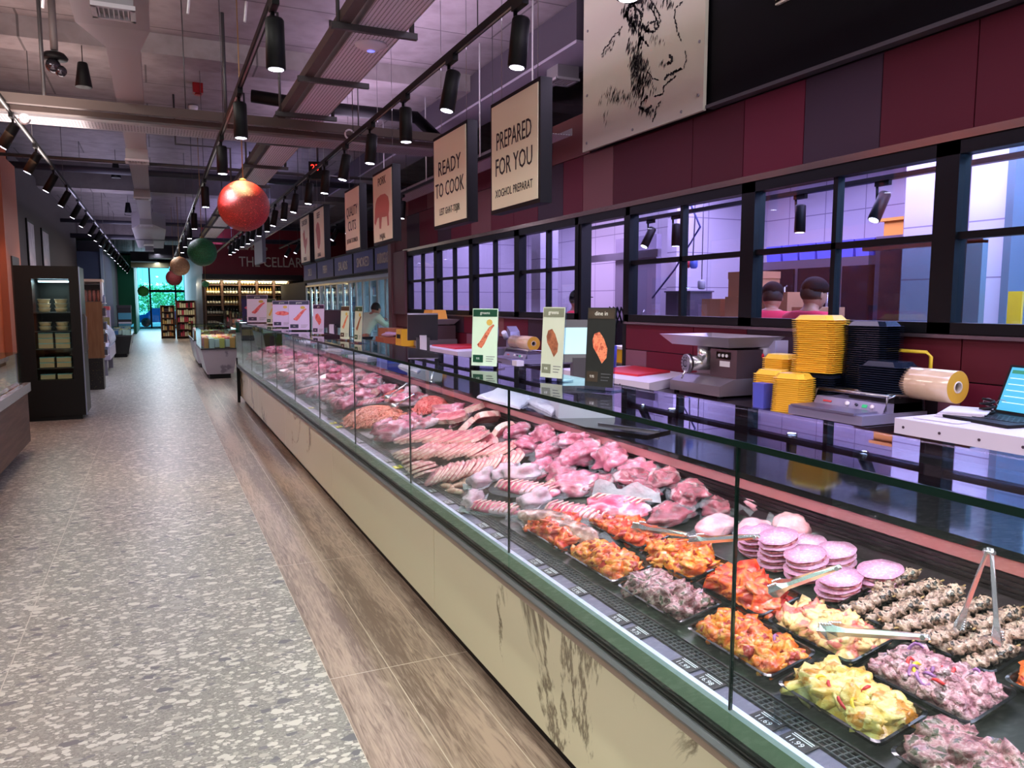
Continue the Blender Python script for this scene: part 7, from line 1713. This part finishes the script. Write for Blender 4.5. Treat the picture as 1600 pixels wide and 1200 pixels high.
    if cap:
        cm_ = MB(); cm_.blob(hp(0, -0.003, 0.048), (0.094*k, 0.112*k, 0.095*k), 4, 0.02, 1, 20, 12, R_, flat=0.25); cp = cm_.build('cap', mat('cap_%d' % cap[0], (7, 7, 10), 0.8, spec=0.15), t)
        MB().obox(hp(0, 0.125, 0.058), (0.13*k, 0.085*k, 0.008), R_ @ RX(-0.15)).build('cap_peak', mat('cap_%d' % cap[0], (7, 7, 10), 0.8, spec=0.15), t)
    t.location = loc; t.rotation_euler = (0, 0, rz)
    return t
a_work = (((-0.25, 0.12, 1.12), (-0.13, 0.36, 1.08)), ((0.25, 0.12, 1.12), (0.13, 0.36, 1.08)))
# facing angle: 0 looks along +y; -pi/2 looks along +x
person('person in red shirt and black cap seen from behind in the kitchen window', (4.74, 4.67, 0.0), -PI/2-0.1, 'shirt', (206, 28, 66), (30, 30, 38), a_work, 0.10, 0.0, H=1.84)
person('person in a red shirt and black cap half hidden left of the other red shirt', (4.95, 5.28, 0.0), -PI/2+0.7, 'shirt', (206, 28, 66), (30, 30, 38), a_work, 0.22, 0.2, H=1.84)
person('person in red shirt and cap looking down, behind the window left of the doorway', (4.75, 8.55, 0.0), -PI/2-0.75, 'shirt', (214, 30, 52), (30, 30, 38), a_work, 0.10, 0.0, H=1.80)
person('person in a pale green coat leaning into the open fridge beyond the counter', (3.50, 14.5, 0.0), -PI/2+0.5, 'coat', (206, 222, 196), (24, 24, 30), (((-0.22, 0.45, 1.18), (-0.18, 0.72, 1.25)), ((0.22, 0.42, 1.16), (0.15, 0.70, 1.22))), 0.62, 0.0, cap=None, H=1.78, long_sleeve=True)
# ------------------------------------------------------------------ left side of the aisle
t = thing('deli_counter', 'low wood-fronted hot food counter with a steel rail at the left edge', 'counter', (-1.7, 7.5, 0))
MB().box(-2.1, -1.45, 4.0, 9.55, 0.0, 0.12).build('kick_plate', BLACK, t)
MB().box(-2.15, -1.30, 4.0, 9.6, 0.12, 0.66).build('wood_front', mat('walnut_front', (112, 84, 72), 0.5, var=[(0.6, (92, 66, 56))], vscale=6, vstretch=(1, 0.3, 4)), t)
MB().box(-2.15, -1.27, 4.0, 9.62, 0.66, 0.69).box(-1.33, -1.27, 4.0, 9.62, 0.69, 0.75).build('steel_rail', mat('rail_bright', (190, 184, 190), 0.25, 0.8), t)
MB().box(-2.14, -1.34, 4.0, 9.5, 0.69, 0.70).build('display_deck', BLACKG, t)
MB().box(-1.345, -1.338, 4.0, 9.55, 0.75, 1.08).box(-2.1, -1.345, 9.54, 9.55, 0.75, 1.08).build('glass_guard', GLASS, t)
rq = random.Random(4); R_M = meat('roast_brown', (150, 70, 40), (196, 120, 76), (224, 170, 120), 20)
for k, (x, y) in enumerate([(-1.5, 9.3), (-1.62, 9.0), (-1.46, 8.95), (-1.75, 9.3), (-1.55, 8.6), (-1.8, 8.9), (-1.5, 8.25), (-1.68, 8.35), (-1.5, 7.9), (-1.7, 7.95)]):
    o = MB().blob((x, y, 0.755), (0.10, 0.12, 0.06), 20+k, 0.35, 2.2, 16, 10, flat=0.8).build('roast_piece', R_M, None, (x, y, 0.70)); tag(o, 'browned roast piece heaped behind the low glass at the left edge', 'roast', 'browned roast pieces at the left edge')
t = thing('food_cover', 'pale domed food cover on the roast pieces at the left edge', 'cover', (-1.72, 9.1, 0.84))
MB().lathe([(0.20, 0), (0.19, 0.05), (0.14, 0.10), (0.05, 0.125), (0.0, 0.13)], 24, (-1.72, 9.1, 0.82)).build('dome', mat('cover_grey', (186, 180, 190), 0.3), t)
MB().lathe([(0.015, 0), (0.02, 0.02), (0.0, 0.03)], 12, (-1.72, 9.1, 0.948)).build('knob', BLACK, t)

# black display fridge
t = thing('display_fridge', 'tall black display fridge with a glass side and tubs on its shelves', 'fridge', (-1.3, 12.4, 0))
FX0, FX1, FY0, FY1 = -1.70, -0.95, 12.0, 12.85
f = MB(); f.box(FX0, -1.50, FY0, FY1, 0.06, 2.09); f.box(-1.07, FX1, FY0, FY1, 0.06, 2.09); f.box(-1.5, -1.07, FY0, FY1, 0.06, 0.56); f.box(-1.5, -1.07, FY0, FY1, 1.92, 2.09); f.box(-1.5, -1.07, FY1-0.04, FY1, 0.5, 1.95)
f.build('carcass', mat('fridge_black', (10, 8, 10), 0.4, spec=0.2), t)
MB().box(-1.5, -1.07, FY0-0.006, FY0, 0.56, 1.92).build('side_glass', GLASS, t)
MB().box(FX1, FX1+0.012, FY0, FY0+0.025, 0.06, 2.09).build('edge_strip', mat('edge_bluegrey', (130, 140, 170), 0.3, 0.5), t)
MB().box(-1.66, -1.0, FY0+0.05, FY1-0.05, 0.0, 0.06).build('base', BLACK, t)
MB().tube([(FX1+0.012, 12.3, 0.9), (FX1+0.04, 12.3, 0.95), (FX1+0.04, 12.3, 1.4), (FX1+0.012, 12.3, 1.45)], 0.01, 8).build('handle', STEEL, t)
for z in (0.72, 0.98, 1.22, 1.47): MB().box(-1.498, -1.072, FY0+0.02, FY1-0.05, z-0.012, z).build('shelf', mat('shelf_dark', (46, 42, 46), 0.4), t)
MB().box(-1.46, -1.10, FY0+0.30, FY0+0.33, 1.88, 1.90).build('light_strip', mat('fridge_tube', (235, 245, 255), 0.5, emit=(205, 228, 255), estr=9), t)
area('display_fridge_light', (-1.28, 12.3, 1.88), DOWN, 0.3, 0.3, 7, (0.85, 0.95, 1.0))
TUBL = mat('tub_lid', (226, 214, 200), 0.4); TUBB = mat('tub_body', (214, 176, 140), 0.4); TUBC = mat('tub_clear', (150, 210, 220), 0.3)
tb = thing('food_tub', 'x', 'tub', (0,0,0)); MB().lathe([(0.062, 0.001), (0.075, 0.05)], 18).build('tub_body', TUBB, tb); MB().lathe([(0.079, 0.0505), (0.079, 0.058), (0.0, 0.059)], 18).build('lid', TUBL, tb); KIDS[tb.name] = [(c, []) for c in tb.children]
bx = thing('food_box', 'x', 'box', (0,0,0)); MB().obox((0, 0, 0.031), (0.17, 0.13, 0.058)).build('box_body', TUBB, bx); MB().obox((0, 0, 0.065), (0.175, 0.135, 0.008)).build('lid', TUBC, bx); KIDS[bx.name] = [(c, []) for c in bx.children]
us = {'t': False, 'b': False}
for z, nm, kind, cols, rows in ((1.47, 'top shelf', 't', 2, 3), (1.22, 'second shelf', 't', 2, 2), (0.98, 'third shelf', 'b', 2, 3), (0.72, 'fourth shelf', 'b', 2, 2), (0.56, 'fridge floor', 'b', 2, 1)):
    for c in range(cols):
        for r in range(rows):
            lab = '%s tub on the %s of the black fridge, %s pile, %s' % ('round' if kind == 't' else 'square', nm, ['left', 'right'][c], ['bottom', 'middle', 'top'][r] if rows > 1 else 'single')
            src = tb if kind == 't' else bx
            if not us[kind]: us[kind] = True; o = src; o['label'] = lab
            else: o = dup(src, (0,0,0), None, lab)
            o['group'] = 'tubs in the black fridge'; o.location = (-1.39+0.20*c, FY0+0.16, z+0.002+(0.0605 if kind == 't' else 0.0705)*r); o.rotation_euler = (0, 0, 0)

# sausage display tower
t = thing('display_tower', 'plain wooden display tower with a white top and a black basket at its foot', 'display stand', (-1.07, 16.2, 0))
MB().box(-1.22, -0.92, 16.0, 16.5, 0.585, 1.62).build('wood_panel', mat('oak_panel', (166, 124, 84), 0.5, var=[(0.6, (148, 106, 70))], vscale=5, vstretch=(4, 1, 0.5)), t)
MB().box(-1.22, -0.90, 16.28, 16.5, 1.62, 1.98).box(-0.93, -0.90, 16.0, 16.28, 1.62, 1.98).build('top_back', WHITE, t)
MB().box(-1.23, -0.89, 15.98, 16.52, 1.98, 2.03).build('top_cap', mat('cap_cream', (230, 210, 190), 0.5), t)
MB().box(-1.22, -0.94, 16.0, 16.4, 1.84, 1.93).build('dark_band', BLACK, t)
for k in range(5): MB().box(-0.918, -0.86, 16.02, 16.46, 0.62+0.24*k, 0.635+0.24*k).build('side_shelf', WHITE, t)
MB().box(-1.19, -0.95, 16.03, 16.45, 0.0, 0.58).build('basket', mat('basket_black', (20, 18, 20), 0.4, var=[(0.62, (30, 28, 30)), (0.7, (120, 110, 60))], vscale=60), t)
for k in range(4):
    o = thing('salami', 'netted salami hanging in the top of the wooden tower, %s' % ['leftmost', 'second from left', 'third from left', 'rightmost'][k], 'salami', (-1.18+0.07*k, 16.1, 1.62), 'salamis in the tower top')
    MB().lathe([(0.0, 0.0), (0.026, 0.012), (0.03, 0.10), (0.026, 0.20), (0.0, 0.215)], 12, (-1.18+0.07*k, 16.1, 1.622)).build('salami_body', mat('salami_red', (176, 100, 96), 0.5, var=[(0.6, (214, 160, 150))], vscale=50), o)
    MB().tube([(-1.18+0.07*k, 16.1, 1.83), (-1.18+0.07*k, 16.1, 1.86)], 0.003, 5).build('string', WHITE, o)
st = MB(); rq = random.Random(8)
for k in range(5):
    y = 16.04
    while y < 16.42: st.box(-0.915, -0.87, y, y+0.045, 0.637+0.24*k, 0.637+0.24*k+rq.uniform(.08, .16), rq.randrange(4)); y += 0.055
o = st.build('small_packets', PK, None, (-0.9, 16.2, 0.64)); tag(o, 'small packets crowded on the side shelves of the wooden tower', 'packets', None, 'stuff')

def island(name, x0, x1, y0, y1, z, label, gc, side, slope=0.0, stock=None, stock_label=None, seed=0, gz=0.35, base=BLACK):
    t = thing(name, label, 'display case', ((x0+x1)/2, (y0+y1)/2, 0)); i = 0.10
    MB().add([(x0+i, y0+i, 0.1), (x1-i, y0+i, 0.1), (x1-i, y1-i, 0.1), (x0+i, y1-i, 0.1), (x0, y0, z), (x1, y0, z), (x1, y1, z), (x0, y1, z)], [(0,3,2,1),(4,5,6,7),(0,1,5,4),(1,2,6,5),(2,3,7,6),(3,0,4,7)]).build('body', side, t)
    MB().box(x0+i+.05, x1-i-.05, y0+i+.05, y1-i-.05, 0, 0.1).build('kick_plate', base, t)
    MB().box(x0-0.01, x1+0.01, y0-0.01, y1+0.01, z, z+0.03).build('rim', mat('rim_dark', (40, 38, 44), 0.35), t)
    g = MB(); th = 0.006
    for a in ((x0, x1, y0, y0+th), (x0, x1, y1-th, y1), (x0, x0+th, y0, y1), (x1-th, x1, y0, y1)): g.box(*a, z+0.03, z+gz)
    g.box(x0, x1, y0, y1, z+gz, z+gz+0.008)
    g.build('glass_guard', GLASS, t)
    if stock:
        rs = random.Random(seed); b = MB(); y = y0+0.08
        while y < y1-0.12:
            x = x0+0.06
            while x < x1-0.12:
                w = rs.uniform(.08, .14); b.obox((x+w/2, y+0.05, z+0.04+gz*0.22), (w*0.9, 0.09, gz*rs.uniform(.35, .6)), RZ(rs.uniform(-.3, .3)), rs.randrange(len(stock))); x += w
            y += 0.11
        o = b.build('packed_food', stock, None, ((x0+x1)/2, (y0+y1)/2, z+0.03)); tag(o, stock_label, 'packed food', None, 'stuff')
    return t
MS = mat('marble_side', (176, 168, 176), 0.3, var=[(0.62, (176, 168, 176)), (0.66, (130, 122, 132))], vscale=3)
P1 = [mat('food_pink', (226, 120, 150), 0.35), mat('food_yellow', (236, 196, 110), 0.35), mat('food_red', (206, 60, 80), 0.35), mat('food_white', (232, 222, 232), 0.35), mat('food_orange', (236, 150, 90), 0.35)]
island('island_fridge', 0.80, 1.52, 17.2, 19.4, 0.62, 'marble-sided island fridge with glass guard at the far end of the meat case', GLASS, MS, stock=P1, stock_label='pink and yellow packs crowded in the near island fridge', seed=3, gz=0.42)
island('island_fridge', 0.78, 1.50, 20.4, 23.6, 0.66, 'second marble-sided island fridge directly behind the near one', GLASS, MS, stock=P1, stock_label='bright packs crowded in the second island fridge', seed=4, gz=0.42)
island('island_fridge', 1.75, 2.6, 15.2, 19.0, 0.70, 'island fridge right of the near one, behind the end of the meat case', GLASS, MS, stock=P1, stock_label='red and white packs in the island fridge right of the near one', seed=5, gz=0.5)
island('island_fridge', 1.9, 2.9, 21.5, 27.0, 0.75, 'long island fridge in front of the wine shelves', GLASS, MS, stock=[P1[0], P1[2], P1[3]], stock_label='pink and red packs stacked high in front of the wine shelves', seed=6, gz=0.6)
area('island_led', (1.15, 18.2, 1.25), DOWN, 0.3, 1.5, 14, (1.0, 0.92, 0.96))
area('island_led', (1.15, 22.0, 1.30), DOWN, 0.3, 2.5, 14, (1.0, 0.92, 0.96))
area('island_led', (2.3, 22.0, 1.6), DOWN, 0.3, 6, 30, (1.0, 0.92, 1.0))
# left curved glass fridge
t = thing('curved_glass_fridge', 'white fridge counter with ribbed curved glass on the left of the aisle', 'display case', (-1.25, 19.8, 0))
MB().box(-1.9, -0.98, 19.0, 21.5, 0.35, 0.62).build('body', mat('fridge_lilac', (178, 172, 196), 0.35), t)
for x in (-1.8, -1.1):
    for y in (19.1, 21.4): MB().box(x-.05, x+.05, y-.05, y+.05, 0, 0.35).build('leg', mat('leg_grey', (128, 124, 140), 0.4), t)
arc = [(-1.0, 0.62), (-0.97, 0.72), (-1.0, 0.9), (-1.12, 1.05), (-1.3, 1.14), (-1.5, 1.18)]
gm = MB()
for (a, b), (c, d) in zip(arc[:-1], arc[1:]): gm.add([(a, 19.0, b), (c, 19.0, d), (c, 21.5, d), (a, 21.5, b)], [(0,1,2,3)], 0, True)
gm.build('curved_glass', GLASS, t)
for k in range(7):
    y = 19.02+0.4*k; MB().tube([(a, y, b) for a, b in arc], 0.014, 6).build('glass_rib', mat('rib_steel', (206, 210, 224), 0.25, 0.6), t)
MB().box(-2.0, -1.88, 19.0, 21.5, 0.62, 1.7).build('back_panel', mat('panel_lilac', (168, 150, 206), 0.5), t)
st = MB()
for k in range(16): st.obox((-1.5+0.3*rq.random(), 19.1+0.145*k, 0.665), (0.2, 0.11, 0.085), RZ(rq.random()), rq.choice((0, 2, 3)))
o = st.build('chilled_packs', P1, None, (-1.4, 20, 0.62)); tag(o, 'red and white chilled packs under the curved glass', 'packs', None, 'stuff')
area('curved_fridge_light', (-1.5, 20.2, 1.5), DOWN, 0.3, 2.3, 16, (0.82, 0.78, 1.0))
island('chest_freezer', -1.35, -0.72, 25.2, 28.0, 0.62, 'black chest freezer with glass lid farther down on the left', GLASS, mat('freezer_black', (18, 18, 22), 0.3), stock=[P1[3], P1[1], mat('food_blue', (80, 120, 200), 0.35)], stock_label='pale packs inside the black chest freezer', seed=7, gz=0.3)
for k, (x, y, z, c, l) in enumerate([(-1.45, 24.2, 0, (180, 164, 206), 'tall lilac display stand with red striped top on the left'), (-1.62, 29.8-2.4, 0, (70, 76, 60), 'dark shelf stand with plants on the left'), (-1.2, 34.5, 0, (46, 44, 52), 'stack of dark crates on the left before the green wall')]):
    t = thing('display_stand', l, 'display stand', (x, y, z))
    MB().obox((x, y, 0.7), (0.5, 0.5, 1.4)).build('body', mat('stand_%d' % k, c, 0.5), t)
    MB().obox((x, y, 1.45), (0.52, 0.52, 0.1)).build('top', mat('stand_top_%d' % k, ((206, 80, 90), (110, 140, 90), (70, 66, 76))[k], 0.5), t)
    for q in range(3): MB().obox((x+0.02, y-0.26, 0.35+0.36*q), (0.46, 0.02, 0.26)).build('pack_row', mat('stand_pack_%d' % ((k+q) % 3), ((220, 220, 232), (90, 180, 210), (150, 140, 90))[(k+q) % 3], 0.5), t)
# shelf units by the entrance
def bottle_shelf(x0, x1, y, h, label, cols, seed, wood=(110, 70, 44)):
    t = thing('shelf_unit', label, 'shelf', ((x0+x1)/2, y, 0)); w = mat('shelf_wood_%d' % wood[0], wood, 0.5)
    MB().box(x0, x0+0.04, y, y+0.5, 0, h).box(x1-0.04, x1, y, y+0.5, 0, h).build('side_panel', w, t)
    MB().box(x0+.04, x1-.04, y+0.46, y+0.5, 0, h).build('back_panel', w, t)
    n = 5
    for k in range(n+1): MB().box(x0+.04, x1-.04, y, y+0.46, 0.08+(h-0.1)*k/n, 0.10+(h-0.1)*k/n).build('shelf_board', w, t)
    rs = random.Random(seed); b = MB()
    for k in range(n):
        x = x0+0.08
        while x < x1-0.1:
            hh = (h-0.1)/n*rs.uniform(.5, .8); b.box(x, x+0.07, y+0.08, y+0.2, 0.101+(h-0.1)*k/n, 0.10+(h-0.1)*k/n+hh, rs.choice(cols)); x += 0.09
    o = b.build('shelf_goods', P1+[mat('goods_dark', (50, 20, 24), 0.3), mat('goods_pale', (246, 236, 190), 0.4)], None, ((x0+x1)/2, y, 0.1)); tag(o, 'bottles and jars filling the '+label.split(',')[0], 'goods', None, 'stuff')
bottle_shelf(0.12, 0.72, 38.0, 1.48, 'tall brown shelf unit beside the entrance glass, left one', [1, 4, 5, 6], 1)
bottle_shelf(0.75, 1.58, 37.6, 1.70, 'wide brown shelf unit in front of the entrance pier', [5, 6, 2, 6], 2)
area('shelf_light', (0.9, 36.6, 2.4), (math.radians(-25), 0, 0), 1.2, 0.2, 14, (1.0, 0.88, 0.66))
